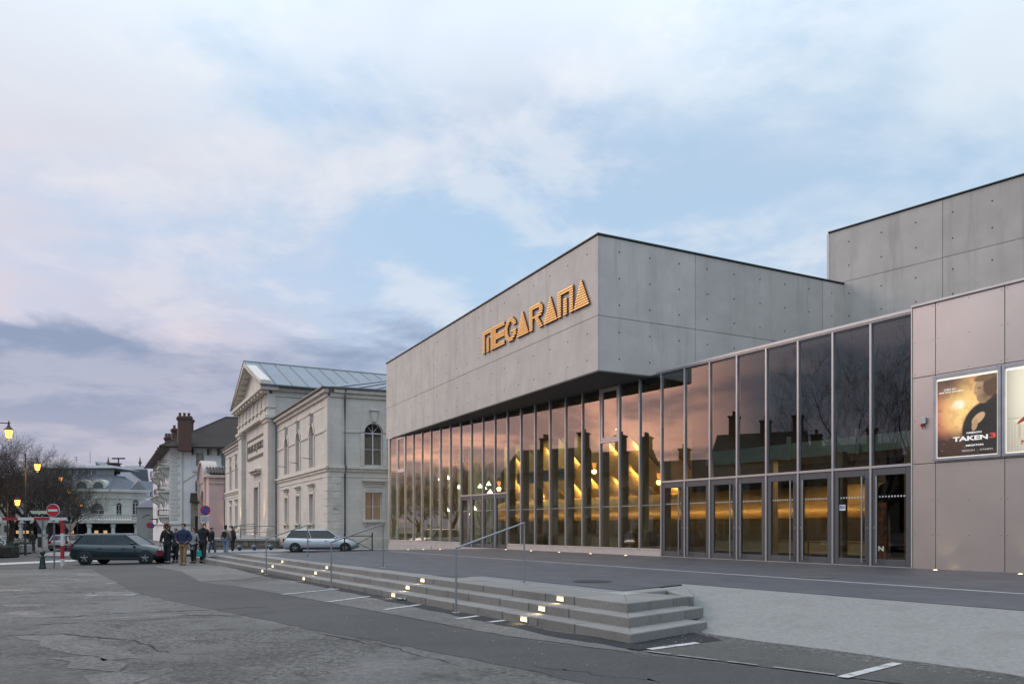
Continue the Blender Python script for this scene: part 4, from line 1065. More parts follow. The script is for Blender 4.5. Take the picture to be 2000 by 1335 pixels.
def ashlar(m, du, w=0.95, h=0.44, depth=0.82):
    """faint courses of cut stone in the wall colour"""
    t = m.node_tree; q = G(t); b = t.nodes['Principled BSDF']; old = b.inputs['Base Color'].links[0].from_socket
    c = q.node('ShaderNodeTexCoord').outputs['Object']; cb = q.node('ShaderNodeCombineXYZ'); sp = q.node('ShaderNodeSeparateXYZ'); t.links.new(c, sp.inputs[0])
    t.links.new(q.vm('DOT_PRODUCT', c, (du[0], du[1], 0)), cb.inputs[0]); t.links.new(sp.outputs[2], cb.inputs[1])
    br = q.node('ShaderNodeTexBrick'); t.links.new(cb.outputs[0], br.inputs['Vector'])
    br.inputs['Color1'].default_value = (1, 1, 1, 1); br.inputs['Color2'].default_value = (0.955, 0.95, 0.94, 1); br.inputs['Mortar'].default_value = (depth*0.8, depth*0.78, depth*0.74, 1)
    br.inputs['Scale'].default_value = 1.0; br.inputs['Mortar Size'].default_value = 0.014; br.inputs['Brick Width'].default_value = w; br.inputs['Row Height'].default_value = h
    t.links.new(q.mix(1.0, old, br.outputs[0], 'MULTIPLY'), b.inputs['Base Color'])
ashlar(M['lime'], (-0.468-0.93*0.6, 0.883-0.367*0.6), depth=1.10)
def wall(Fr, u0, u1, z0, z1, ops, m, parent, name='wall', t=0.35, arch_n=10, solid=0.0):
    """wall face at v=0 with real openings; ops: (ua, ub, za, zb, arched)"""
    mb = MB()
    U = sorted({u0, u1, *[o[0] for o in ops], *[o[1] for o in ops]}); Z = sorted({z0, z1, *[o[2] for o in ops], *[o[3] for o in ops]})
    for i in range(len(U)-1):
        for j in range(len(Z)-1):
            cu, cz = (U[i]+U[i+1])/2, (Z[j]+Z[j+1])/2
            if any(o[0] < cu < o[1] and o[2] < cz < o[3] for o in ops): continue
            mb.poly([Fr.p(U[i], 0, Z[j]), Fr.p(U[i+1], 0, Z[j]), Fr.p(U[i+1], 0, Z[j+1]), Fr.p(U[i], 0, Z[j+1])])
    for a, b, za, zb, arch in ops:
        if arch:
            r = (b-a)/2; zs = zb-r; c = (a+b)/2
            pts = [(c-r*math.cos(math.pi*k/arch_n), zs+r*math.sin(math.pi*k/arch_n)) for k in range(arch_n+1)]
            for k in range(arch_n):
                p, q_ = pts[k], pts[k+1]
                mb.poly([Fr.p(p[0], 0, p[1]), Fr.p(q_[0], 0, q_[1]), Fr.p(q_[0], 0, zb), Fr.p(p[0], 0, zb)])
                mb.poly([Fr.p(p[0], 0, p[1]), Fr.p(q_[0], 0, q_[1]), Fr.p(q_[0], t, q_[1]), Fr.p(p[0], t, p[1])])
        else: zs = zb; mb.poly([Fr.p(a, 0, zb), Fr.p(b, 0, zb), Fr.p(b, t, zb), Fr.p(a, t, zb)])
        for uu in (a, b): mb.poly([Fr.p(uu, 0, za), Fr.p(uu, t, za), Fr.p(uu, t, zs), Fr.p(uu, 0, zs)])
        mb.poly([Fr.p(a, 0, za), Fr.p(b, 0, za), Fr.p(b, t, za), Fr.p(a, t, za)])
    return mb.build(name, m, parent, norm=False)
def window(Fr, a, b, za, zb, parent, arch=False, t=0.30, lit=False, bars=1, frame=None, fan=False, curtain=True, shut=False, rows=2):
    """joinery set in a reveal: frame, glass panes and curtain"""
    fm = frame or M['win_white']; r = (b-a)/2
    zs = zb-r if arch else zb
    w = one('window', fm, parent, Fr, a, a+0.07, t-0.08, t, za, zs)
    one('frame_jamb', fm, w, Fr, b-0.07, b, t-0.08, t, za, zs)
    one('frame_sill', fm, w, Fr, a+0.071, b-0.071, t-0.08, t, za, za+0.08)
    one('frame_head', fm, w, Fr, a+0.071, b-0.071, t-0.085, t, zs-0.09, zs)
    c = (a+b)/2
    one('frame_mullion', fm, w, Fr, c-0.045, c+0.045, t-0.09, t-0.002, za+0.081, zs-0.091)
    for k in range(1, rows):
        z = za+(zs-za)*k/rows
        for x0, x1 in ((a+0.071, c-0.046), (c+0.046, b-0.071)): one('glazing_bar', fm, w, Fr, x0, x1, t-0.065, t-0.012, z-0.018, z+0.018)
    for x0, x1 in ((a+0.06, c-0.04), (c+0.04, b-0.06)):
        one('pane', M['glass_win'], w, Fr, x0, x1, t-0.03, t-0.022, za+0.07, zs-0.08)
    if curtain:
        cm = M['curtain_lit'] if lit else M['curtain']
        mb = MB()
        for s in (0, 1):
            x0, x1 = (a, c-0.03) if s == 0 else (c+0.03, b)
            n = 9; pts = [Fr.p(x0+(x1-x0)*i/n, t+0.12+0.03*(i % 2), za) for i in range(n+1)]
            mb.add(pts+[Vector((p.x, p.y, zs)) for p in pts], [(i, i+1, n+2+i, n+1+i) for i in range(n)])
        mb.build('curtain', cm, w, norm=False)
    one('room_shade', M['dark'], w, Fr, a-0.1, b+0.1, t+0.30, t+0.34, za-0.1, zb+0.1)
    if arch:
        n = 10; ring = [Fr.p(c-r*math.cos(math.pi*k/n), t-0.02, zs+r*math.sin(math.pi*k/n)) for k in range(n+1)]
        MB().prism(ring, Fr.ev.normalized()*0.01).build('fanlight_pane', M['pane_dark'], w)
        if fan:
            for ang in (50, 90, 130):
                MB().tube([Fr.p(c, t-0.035, zs), Fr.p(c-r*math.cos(R(ang)), t-0.035, zs+r*math.sin(R(ang)))], 0.025, 6).build('fanlight_bar', fm, w)
            MB().tube([p-Fr.ev.normalized()*0.02 for p in ring], 0.035, 6).build('fanlight_rim', fm, w)
    return w
M['glass_win'] = glass('window_glass', (0.85, 0.86, 0.85), 1.5)
def arch_trim(Fr, a, b, zs, w, d, m, parent):
    c = (a+b)/2; r = (b-a)/2; n = 12
    inner = [(c-r*math.cos(math.pi*k/n), zs+r*math.sin(math.pi*k/n)) for k in range(n+1)]
    outer = [(c-(r+w)*math.cos(math.pi*k/n), zs+(r+w)*math.sin(math.pi*k/n)) for k in range(n+1)]
    mb = MB()
    for k in range(n):
        q4 = [inner[k], inner[k+1], outer[k+1], outer[k]]
        mb.hexa([Fr.p(x, -d, z) for x, z in q4]+[Fr.p(x, 0.01, z) for x, z in q4])
    return mb.build('arch_moulding', m, parent)
def keystone(Fr, c, z0, z1, m, parent):
    mb = MB()
    q4 = [(c-0.16, z0), (c+0.16, z0), (c+0.25, z1), (c-0.25, z1)]
    mb.hexa([Fr.p(x, -0.22, z) for x, z in q4]+[Fr.p(x, 0.01, z) for x, z in q4])
    k = mb.build('keystone', m, parent, 0.02)
    one('keystone_cap', m, k, Fr, c-0.34, c+0.34, -0.30, 0.0, z1+0.002, z1+0.14, 0.015)
def hood(Fr, a, b, z, m, parent):
    h = one('window_hood', m, parent, Fr, a-0.12, b+0.12, -0.16, 0.01, z, z+0.16, 0.015)
    one('hood_cornice', m, h, Fr, a-0.26, b+0.26, -0.30, 0.0, z+0.162, z+0.30, 0.02)
    one('hood_frieze', m, h, Fr, a-0.02, b+0.02, -0.06, 0.01, z-0.22, z-0.004)
def sill(Fr, a, b, z, m, parent):
    s = one('window_sill', m, parent, Fr, a-0.22, b+0.22, -0.22, 0.02, z-0.16, z-0.002, 0.012)
    for x in (a-0.02, b+0.02): one('sill_bracket', m, s, Fr, x-0.09, x+0.09, -0.14, 0.01, z-0.42, z-0.162, 0.015)
def architrave(Fr, a, b, za, zb, m, parent, w=0.22, d=0.07, head=True):
    f = one('architrave', m, parent, Fr, a-w, a-0.001, -d, 0.01, za, zb, 0.006)
    one('architrave_jamb', m, f, Fr, b+0.001, b+w, -d, 0.01, za, zb, 0.006)
    if head: one('architrave_head', m, f, Fr, a-w, b+w, -d, 0.01, zb+0.001, zb+w, 0.006)

Y0 = 57.0
C0 = Vector((pX(640, Y0), Y0)); eF = Vector((-0.468, 0.883)); eS = Vector((0.93, 0.367)); nF = Vector((0.883, 0.468))
CF = Frame(C0, eF, nF)          # front face, v inward
CS = Frame(C0, eS, eF)          # side face, v inward along the front
jus = empty('courthouse', CF.p(28, 0, 0), label='cream stone neoclassical courthouse with pediment and grey zinc roof', cat='building')
ZE = 11.25                       # under the cornice
lowo = [(c-0.62, c+0.62, 1.9, 4.2, False) for c in (4.9, 9.7, 14.4)]
upo = [(c-0.68, c+0.68, 6.35, 9.62, True) for c in (4.9, 9.7, 14.4)]
wall(CF, 0, 19.3, -0.3, ZE, lowo+upo, M['lime'], jus)
lowL = [(c-0.62, c+0.62, 1.9, 4.2, False) for c in (39.6, 43.8, 48.6)]
upL = [(c-0.68, c+0.68, 6.35, 9.62, True) for c in (39.6, 43.8, 48.6)]
wall(CF, 36.7, 53.5, -0.8, ZE, lowL+upL, M['lime'], jus)
for c, lt in ((4.9, 0), (9.7, 0), (14.4, 0), (39.6, 0), (43.8, 0), (48.6, 0)):
    window(CF, c-0.62, c+0.62, 1.9, 4.2, jus, lit=False)
    hood(CF, c-0.62, c+0.62, 4.75, M['lime_trim'], jus); sill(CF, c-0.62, c+0.62, 1.9, M['lime_trim'], jus); architrave(CF, c-0.62, c+0.62, 1.9, 4.2, M['lime_trim'], jus)
    window(CF, c-0.68, c+0.68, 6.35, 9.62, jus, arch=True)
    arch_trim(CF, c-0.68, c+0.68, 9.62-0.68, 0.26, 0.08, M['lime_trim'], jus)
    architrave(CF, c-0.68, c+0.68, 6.36, 8.80, M['lime_trim'], jus, w=0.26, head=False)
    keystone(CF, c, 9.66, 10.45, M['lime_trim'], jus)
# string courses, impost bands and cornice
def bandc(Fr, u0, u1, z0, z1, d, name='string_course'):
    return one(name, M['lime_trim'], jus, Fr, u0, u1, -d, 0.01, z0, z1, 0.02)
for u0, u1 in ((-0.05, 19.2), (37.0, 53.5)):
    bandc(CF, u0, u1, 5.72, 5.92, 0.10); bandc(CF, u0-(0.12 if u0 < 0 else 0), u1, 5.922, 6.12, 0.20); bandc(CF, u0, u1, 5.30, 5.38, 0.05)
    bandc(CF, u0, u1, ZE-0.05, ZE+0.25, 0.16, 'cornice'); bandc(CF, u0-(0.25 if u0 < 0 else 0), u1, ZE+0.252, ZE+0.52, 0.38, 'cornice')
    bandc(CF, u0, u1, 10.55, 10.62, 0.05)
    # short impost bands between the arches
    cs = [4.9, 9.7, 14.4] if u0 < 1 else [39.6, 43.8, 48.6]
    edges = [u0+0.3]+[x for c in cs for x in (c-0.97, c+0.97)]+[u1-0.3]
    for a, b in zip(edges[::2], edges[1::2]): bandc(CF, a, b, 8.72, 8.92, 0.07, 'impost_band')
    one('gutter', M['pipe'], jus, CF, u0-0.32, u1, -0.55, -0.30, ZE+0.53, ZE+0.66, 0.02)
# quoins: one block per course at the near corner, on both faces
for i in range(8):
    z = 0.9+0.56*i
    if z > 5.0: break
    one('quoin', M['lime_trim'], jus, CF, -0.03, 1.05, -0.035, 0.3, z, z+0.52, 0.012)
    one('quoin', M['lime_trim'], jus, CS, 0.31, 1.0, -0.035, 0.25, z, z+0.52, 0.012)
for i in range(8):
    z = 0.9+0.56*i
    if z > 5.0: break
    one('quoin', M['lime_trim'], jus, CF, 18.0, 19.15, -0.035, 0.3, z, z+0.52, 0.012); one('quoin', M['lime_trim'], jus, CF, 52.6, 53.5, -0.035, 0.3, z, z+0.52, 0.012)
one('corner_pilaster', M['lime'], jus, CF, -0.03, 1.0, -0.03, 0.25, 6.13, ZE-0.06, 0.01)
one('corner_pilaster', M['lime'], jus, CS, 0.26, 1.0, -0.03, 0.25, 6.13, ZE-0.06, 0.01)
one('base_course', M['lime_trim'], jus, CF, -0.06, 19.2, -0.07, 0.2, -0.3, 0.75, 0.02); one('base_course', M['lime_trim'], jus, CS, 0.21, 16, -0.07, 0.2, -0.3, 0.75, 0.02)
# side face
sc_ = 3.4
wall(CS, 0, 16, -0.3, ZE, [(sc_-0.64, sc_+0.64, 2.1, 4.2, False), (sc_-0.70, sc_+0.70, 6.2, 9.4, True)], M['lime'], jus)
window(CS, sc_-0.64, sc_+0.64, 2.1, 4.2, jus, lit=True)
window(CS, sc_-0.70, sc_+0.70, 6.2, 9.4, jus, arch=True, fan=True)
hood(CS, sc_-0.64, sc_+0.64, 4.85, M['lime_trim'], jus); sill(CS, sc_-0.64, sc_+0.64, 2.1, M['lime_trim'], jus); architrave(CS, sc_-0.64, sc_+0.64, 2.1, 4.2, M['lime_trim'], jus)
arch_trim(CS, sc_-0.70, sc_+0.70, 8.70, 0.34, 0.08, M['lime_trim'], jus); architrave(CS, sc_-0.70, sc_+0.70, 6.2, 8.60, M['lime_trim'], jus, w=0.30, head=False)
keystone(CS, sc_, 9.5, 10.3, M['lime_trim'], jus)
bandc(CS, 0.06, 16, 5.72, 5.92, 0.10); bandc(CS, 0.06, 16, 5.922, 6.12, 0.20); bandc(CS, 0.06, 16, 5.30, 5.38, 0.05)
bandc(CS, 0.17, 16, ZE-0.05, ZE+0.25, 0.16, 'cornice'); bandc(CS, 0.40, 16, ZE+0.252, ZE+0.52, 0.38, 'cornice'); bandc(CS, 1.1, 2.4, 8.62, 8.80, 0.06, 'impost_band')
bandc(CS, 4.4, 16, 8.62, 8.80, 0.06, 'impost_band')
one('gutter', M['pipe'], jus, CS, 0.1, 16, -0.55, -0.30, ZE+0.53, ZE+0.66, 0.02)
dp = MB().tube([CS.p(1.22, -0.42, ZE+0.55), CS.p(1.22, -0.16, ZE-0.3), CS.p(1.22, -0.16, 6.3), CS.p(1.26, -0.34, 6.0), CS.p(1.22, -0.16, 5.5), CS.p(1.22, -0.16, 0.1)], 0.075, 10).build('downpipe', M['pipe'], jus, smooth=True)
MB().tube([CF.p(18.6, -0.3, ZE+0.4), CF.p(18.6, -0.12, ZE-0.2), CF.p(18.6, -0.12, 0.2)], 0.06, 8).build('downpipe', M['pipe'], jus)
MB().tube([CF.p(53.6, -0.3, ZE+0.4), CF.p(53.6, -0.14, ZE-0.2), CF.p(53.6, -0.14, 5.8), CF.p(53.7, -0.35, 5.5), CF.p(53.6, -0.14, 5.2), CF.p(53.6, -0.14, -0.5)], 0.07, 8).build('downpipe', M['pipe'], jus)
# enamel street plaque on the quoin: faint unreadable strokes
pl = one('street_plaque', mat('plaque_enamel', (0.5, 0.5, 0.49), 0.5), jus, CS, 0.36, 0.80, -0.05, -0.036, 2.85, 3.08)
mbp = MB()
for x0, x1, z in ((0.42, 0.5, 3.0), (0.53, 0.62, 3.0), (0.40, 0.56, 2.91), (0.60, 0.76, 2.91)): mbp.box(CS, x0, x1, -0.053, -0.05, z-0.02, z+0.02)
mbp.build('plaque_strokes', M['pipe'], pl)
# wall brackets under the arched windows (flag holders)
for c in (4.9, 9.7, 14.4): MB().tube([CF.p(c+0.1, 0.0, 7.0), CF.p(c+0.1, -0.7, 7.05)], 0.03, 6).build('flag_bracket', M['pipe'], jus)

# --- central block and pediment
cu0, cu1 = 19.2, 36.8; PJ = -1.0; Z1 = 12.05
CC = Frame((CF.p(0, -0.35, 0).x, CF.p(0, -0.35, 0).y), eF, nF)
du0, du1 = 26.2, 28.7
wall(CC, cu0, cu1, -0.4, 14.6, [(du0, du1, 0.73, 5.75, False)], M['lime'], jus, t=0.8)
dd = one('door', M['door_dark'], jus, CC, du0, (du0+du1)/2-0.01, 0.7, 0.8, 0.73, 4.3, 0.01); one('door_leaf', M['door_dark'], dd, CC, (du0+du1)/2+0.01, du1, 0.7, 0.8, 0.73, 4.3, 0.01)
one('overdoor_light', M['pane_dark'], dd, CC, du0, du1, 0.72, 0.78, 4.36, 5.75)
architrave(CC, du0, du1, 0.73, 5.75, M['lime_trim'], jus, w=0.5, d=0.12)
h = one('door_hood', M['lime_trim'], jus, CC, du0-0.8, du1+0.8, -0.35, 0.01, 7.1, 7.35, 0.03); one('hood_cornice', M['lime_trim'], h, CC, du0-1.0, du1+1.0, -0.6, 0.0, 7.352, 7.6, 0.03)
for a, b in ((19.0, 21.3), (34.8, 37.1)):    # giant pilasters
    p_ = one('pilaster', M['lime'], jus, CC, a, b, -0.45, 0.3, 1.6, 11.6, 0.02)
    one('pilaster_base', M['lime_trim'], p_, CC, a-0.15, b+0.15, -0.62, 0.3, -0.2, 1.2, 0.03); one('pilaster_base_moulding', M['lime_trim'], p_, CC, a-0.1, b+0.1, -0.55, 0.3, 1.202, 1.598, 0.06)
    one('capital', M['lime_trim'], p_, CC, a-0.12, b+0.12, -0.58, 0.3, 11.602, 11.9, 0.03); one('capital_abacus', M['lime_trim'], p_, CC, a-0.25, b+0.25, -0.72, 0.3, 11.902, 12.25, 0.03)
one('architrave', M['lime_trim'], jus, CC, cu0-0.15, cu1+0.2, -0.50, 0.3, 12.252, 12.95, 0.02)
one('taenia', M['lime_trim'], jus, CC, cu0-0.25, cu1+0.3, -0.62, 0.3, 12.952, 13.1, 0.02)
one('frieze', M['lime'], jus, CC, cu0-0.12, cu1+0.18, -0.47, 0.3, 13.102, 14.3)
for i in range(8):                            # triglyphs, guttae and mutules
    uc = cu0+0.9+i*(cu1-cu0-1.8)/7
    tg = one('triglyph', M['lime_trim'], jus, CC, uc-0.42, uc+0.42, -0.56, -0.46, 13.102, 14.25, 0.01)
    for k in (-0.14, 0.14): one('triglyph_groove', M['joint'], tg, CC, uc+k-0.035, uc+k+0.035, -0.564, -0.50, 13.12, 14.1)
    one('guttae', M['lime_trim'], tg, CC, uc-0.42, uc+0.42, -0.64, -0.51, 12.80, 12.95, 0.01)
for i in range(11):
    uc = cu0+0.2+i*(cu1-cu0-0.4)/10
    one('mutule', M['lime_trim'], jus, CC, uc-0.38, uc+0.38, -1.05, -0.3, 14.302, 14.58, 0.03)
one('cornice', M['lime_trim'], jus, CC, cu0-0.7, cu1+0.7, -1.2, 0.5, 14.582, 14.95, 0.03)
# tympanum and raking cornices
um = (cu0+cu1)/2; apz = 18.85
MB().prism([CC.p(cu0, -0.35, 14.951), CC.p(cu1, -0.35, 14.951), CC.p(um, -0.35, apz-0.55)], nF.to_3d()*0.3).build('tympanum', M['lime'], jus)
def rake(ua, za, ub, zb):
    th = Vector((0, 0, 0.5))
    r_ = MB().prism([CC.p(ua, -1.25, za), CC.p(ub, -1.25, zb), CC.p(ub, -1.25, zb)+th, CC.p(ua, -1.25, za)+th], nF.to_3d()*1.0).build('raking_cornice', M['lime_trim'], jus, 0.02)
    for k in range(1, 8):
        t = k/8.2; uc = ua+(ub-ua)*t; zc_ = za+(zb-za)*t; s_ = (zb-za)/(ub-ua)
        q4 = [(uc-0.35, zc_-0.28-0.35*s_), (uc+0.35, zc_-0.28+0.35*s_), (uc+0.35, zc_-0.004+0.35*s_), (uc-0.35, zc_-0.004-0.35*s_)]
        MB().hexa([CC.p(x, -1.05, z) for x, z in q4]+[CC.p(x, -0.30, z) for x, z in q4]).build('mutule', M['lime_trim'], r_)
rake(cu0-0.75, 14.952, um, apz-0.5); rake(cu1+0.75, 14.952, um, apz-0.5)
# side walls of the block above the wings
SBK = Frame((CC.p(cu0, 0, 0).x, CC.p(cu0, 0, 0).y), nF, eF)
one('side_wall', M['lime'], jus, SBK, 0.0, 30, 0.02, 0.5, 11.4, 14.58)
one('side_cornice', M['lime_trim'], jus, SBK, 0.5, 30, -0.30, 0.5, 14.584, 14.95, 0.03)
one('side_cornice', M['lime_trim'], jus, SBK, 0.32, 30, -0.12, 0.3, 14.1, 14.3, 0.02)
# zinc standing-seam roof of the block: one sheet after another
def zinc_roof(e0, e1, r0, r1, w, name='zinc_sheet', parent=None):
    """sheets between eave line e0-e1 and ridge line r0-r1"""
    e0, e1, r0, r1 = map(Vector, (e0, e1, r0, r1)); L = (e1-e0).length; n = max(2, int(L/w))
    nrm = (e1-e0).cross(r0-e0).normalized()
    if (r1-r0).length < 0.2: nrm = (e1-e0).cross(r0-e0).normalized()
    if nrm.z < 0: nrm = -nrm
    for k in range(n):
        a, b = k/n, (k+1)/n-0.05/(L/n)/n
        q4 = [e0.lerp(e1, a), e0.lerp(e1, b), r0.lerp(r1, b), r0.lerp(r1, a)]
        if (q4[2]-q4[3]).length < 1e-3: q4[2] = q4[3]+(q4[1]-q4[0]).normalized()*0.01
        sh = MB().hexa([p-nrm*0.06 for p in q4]+q4).build(name, M['zinc'], parent)
        c_, d_ = e0.lerp(e1, (k+1)/n-0.05/L), e0.lerp(e1, (k+1)/n); e_, f_ = r0.lerp(r1, (k+1)/n), r0.lerp(r1, (k+1)/n-0.05/L)
        if (e_-f_).length > 1e-3:
            MB().hexa([p-nrm*0.06 for p in (c_, d_, e_, f_)]+[p+nrm*0.06 for p in (c_, d_, e_, f_)]).build('standing_seam', M['pipe'], sh)
ra = CC.p(um, -1.3, apz+0.08); rb_ = CC.p(um, 30, apz+0.08)
zinc_roof(CC.p(cu0-0.85, -1.3, 15.0), CC.p(cu0-0.85, 30, 15.0), ra, rb_, 1.55, parent=jus)
zinc_roof(CC.p(cu1+0.85, -1.3, 15.0), CC.p(cu1+0.85, 30, 15.0), ra, rb_, 1.55, parent=jus)
one('eave_gutter', M['pipe'], jus, CC, cu0-1.0, cu0-0.8, -1.28, 30, 14.93, 15.06, 0.01)
MB().tube([ra, rb_], 0.09, 6).build('ridge_cap', M['pipe'], jus)
# hipped zinc roof of the right wing: eave corner, hip apex
k0 = CF.p(-0.5, -0.5, ZE+0.62); pk = CF.p(6.2, 6.3, ZE+2.75); rg = CF.p(19.2, 6.3, ZE+2.75)
zinc_roof(k0, CF.p(19.2, -0.5, ZE+0.62), pk, rg, 1.3, parent=jus)
ks = CS.p(15.5, -0.5, ZE+0.62); pk2 = CS.p(15.5, 6.2, ZE+2.75)
zinc_roof(k0, ks, pk, pk2, 1.3, parent=jus)
zinc_roof(CF.p(36.9, -0.5, ZE+0.62), CF.p(53.9, -0.5, ZE+0.62), CF.p(36.9, 6, ZE+2.6), CF.p(48, 6, ZE+2.6), 1.6, parent=jus)
# name tablet
ts0, ts1 = 22.6, 33.2
tb = one('name_tablet', M['lime'], jus, CC, ts0, ts1, -0.06, 0.01, 8.85, 11.05)
M['tablet_line'] = mat('tablet_moulding', (0.10, 0.075, 0.06), 0.7)
for a, b, z0, z1 in ((ts0, ts1, 10.8, 11.05), (ts0, ts1, 8.85, 9.1), (ts0, ts0+0.25, 9.102, 10.798), (ts1-0.25, ts1, 9.102, 10.798)): one('tablet_border', M['tablet_line'], tb, CC, a, b, -0.10, -0.061, z0, z1, 0.01)
text_mesh('tablet_lettering', 'PALAIS DE JUSTICE', 1.1, M['tablet_line'], tb, face_matrix(CC.p((ts0+ts1)/2, -0.09, 9.95), -eF.to_3d(), (0, 0, 1)), 0.04, 'CENTER', 1, 0.008, 9.2)
# --- uplights washing the pilasters
def uplight(p, d, e, col, label):
    r = empty('uplight', p, label=label, cat='uplight', group='uplights at the courthouse')
    MB().lathe(p, [(0.12, 0), (0.12, 0.10), (0.09, 0.12)], 12).build('housing', M['pipe'], r)
    MB().lathe(Vector(p)+Vector((0, 0, 0.12)), [(0.08, 0), (0.07, 0.01)], 12).build('lens', emit('uplight_glow', col, 10), r)
    L = bpy.data.lights.new('uplight_beam', 'SPOT'); L.energy = e; L.color = col; L.spot_size = R(50); L.spot_blend = 0.9; L.shadow_soft_size = 0.06
    lo = bpy.data.objects.new('uplight_beam', L); COL.objects.link(lo); lo.location = Vector(p)+Vector((0, 0, 0.2)); lo.rotation_euler = Vector(d).to_track_quat('-Z', 'Y').to_euler(); adopt(lo, r)
uplight(CC.p(21.0, -1.5, 0.74), nF.to_3d()*0.22+Vector((0, 0, 1)), 520, (1.0, 0.55, 0.28), 'small orange uplight at the pilaster beside the courthouse wing')
uplight(CC.p(35.3, -1.5, 0.74), nF.to_3d()*0.22+Vector((0, 0, 1)), 420, (1.0, 0.78, 0.36), 'small yellow uplight at the farther courthouse pilaster')

# ================================================================== terrace before the courthouse
ter = empty('terrace', (-24, 58, 0), label='low weathered stone terrace in front of the courthouse', cat='terrace')
ta = Vector((pX(541, 58.0), 58.0)); tb2 = Vector((pX(409, 60.5), 60.5)); tdv = (tb2-ta); TL = tdv.length; tdv /= TL; tn = Vector((tdv.y, -tdv.x))
if tn.y < 0: tn = -tn
TF = Frame(ta, tdv, tn)
MB().hexa([TF.p(0, 0.05, -0.6), TF.p(TL, 0.05, -0.9), CF.p(37, -0.05, -0.9), CF.p(19.4, -0.05, -0.6)]+[TF.p(0, 0.05, 0.70), TF.p(TL, 0.05, 0.70), CF.p(37, -0.05, 0.70), CF.p(19.4, -0.05, 0.70)]).build('deck', M['pave'], ter)
rt = random.Random(9)
for row, (z0, z1) in enumerate(((-0.45, 0.10), (0.11, 0.52))):
    u = -rt.uniform(0, 0.4) if row else 0
    while u < TL-0.2:
        L = rt.uniform(0.5, 1.25); a = max(0, u)
        one('wall_stone', M['rubble'], ter, TF, a+0.008, min(TL, u+L)-0.008, -rt.uniform(0.0, 0.06), 0.3, z0, z1-rt.uniform(0.0, 0.02), 0.03); u += L
u = 0
while u < TL-0.1:
    L = rt.uniform(1.0, 1.5); one('coping_stone', M['granite_light'], ter, TF, u+0.004, min(TL, u+L)-0.004, -0.12, 0.4, 0.53, 0.72, 0.02); u += L
rl = empty('terrace_railing', TF.p(1, 0.15, 0.72), label='thin grey railing along the courthouse terrace', cat='railing')
for u in (0.25, 2.2, 4.2): MB().tube([TF.p(u, 0.15, 0.70), TF.p(u, 0.15, 1.65)], 0.03, 8).build('post', M['pipe'], rl)
MB().tube([TF.p(0.2, 0.15, 1.65), TF.p(4.3, 0.15, 1.65)], 0.03, 8).build('rail', M['pipe'], rl)
MB().tube([TF.p(0.2, 0.15, 1.2), TF.p(4.3, 0.15, 1.2)], 0.018, 8).build('rail', M['pipe'], rl)
rl = empty('ramp_railing', TF.p(4.6, 0.3, 0.72), label='dark sloping railing at the terrace end by the pink gatehouse', cat='railing')
for u, zt in ((3.9, 1.75), (4.6, 1.45), (5.1, 1.2)): MB().tube([TF.p(u, 0.5, 0.70), TF.p(u, 0.5, zt)], 0.025, 8).build('post', M['iron'], rl)
for dz_ in (0, -0.35): MB().tube([TF.p(2.5, 0.5, 1.85+dz_), TF.p(3.9, 0.5, 1.75+dz_), TF.p(5.1, 0.5, 1.2+dz_)], 0.022, 8).build('rail', M['iron'], rl)
# blue-grey ball bollards on the pavement
M['ball'] = mat('blue_ball_paint', (0.045, 0.085, 0.14), 0.45, 0.1, coat=0.3)
for px, which in ((468, 'by the standing couple'), (497, 'along the terrace wall'), (529, 'at the terrace corner')):
    p = Vector((pX(px, 55.0), 55.0, gz(pX(px, 55))+0.10))
    r = empty('ball_bollard', p, label='blue ball bollard on the pavement '+which, cat='bollard', group='ball bollards before the terrace')
    MB().lathe(p, [(0.10, 0.0), (0.10, 0.05)], 14).build('foot', M['iron'], r)
    MB().lathe(p+Vector((0, 0, 0.21)), [(0.19*math.sin(R(a)), -0.19*math.cos(R(a))) for a in (10, 30, 50, 70, 90, 110, 130, 150, 170)], 18).build('ball', M['ball'], r, smooth=True)
# ================================================================== pink gatehouse
M['pink'] = mat('pink_render', (0.60, 0.40, 0.37), 0.85, var=0.08, vscale=0.8, streak=(1.0, 0.18), stain=0.15, stain_col=(0.50, 0.34, 0.31))
M['pink_trim'] = mat('pale_pink_trim', (0.55, 0.45, 0.40), 0.85, var=0.1, vscale=2)
M['tile'] = mat('dark_roof_tile', (0.036, 0.024, 0.018), 0.8, var=0.35, vscale=5, bump=0.5, bscale=9, objvar=0.1)
M['brick'] = mat('red_brown_brick', (0.105, 0.056, 0.045), 0.85, var=0.3, vscale=9, bump=0.3, bscale=20)
M['white_r'] = mat('white_render', (0.72, 0.71, 0.69), 0.85, var=0.08, vscale=0.7, streak=(1.0, 0.3), stain=0.3, stain_col=(0.56, 0.55, 0.53), stain_scale=0.6)
M['white_t'] = mat('white_stone_trim', (0.55, 0.53, 0.49), 0.8, var=0.12, vscale=3)
M['shutter'] = mat('grey_shutter', (0.40, 0.40, 0.38), 0.6)
Yp = 107.0
PK = Vector((pX(408, Yp), Yp))
PFr = Frame(PK, eF, nF); PSd = Frame(PK, Vector((0.97, 0.24)), eF)
pkz = gz(PK.x)
pink = empty('pink_gatehouse', PFr.p(0, 0, pkz), label='pink rendered gatehouse with rounded gable between courthouse and white house', cat='building')
WP = 3.4
mbw = wall(PFr, 0, 16, pkz-0.3, 8.6, [(5.0, 11.0, pkz-0.25, 7.0, True)], M['pink'], pink, t=0.8)
one('gate_recess', M['pink_trim'], pink, PFr, 4.8, 11.2, 0.8, 0.9, pkz-0.3, 7.2)
wall(PSd, 0, WP, pkz-0.3, 8.4, [], M['pink'], pink)
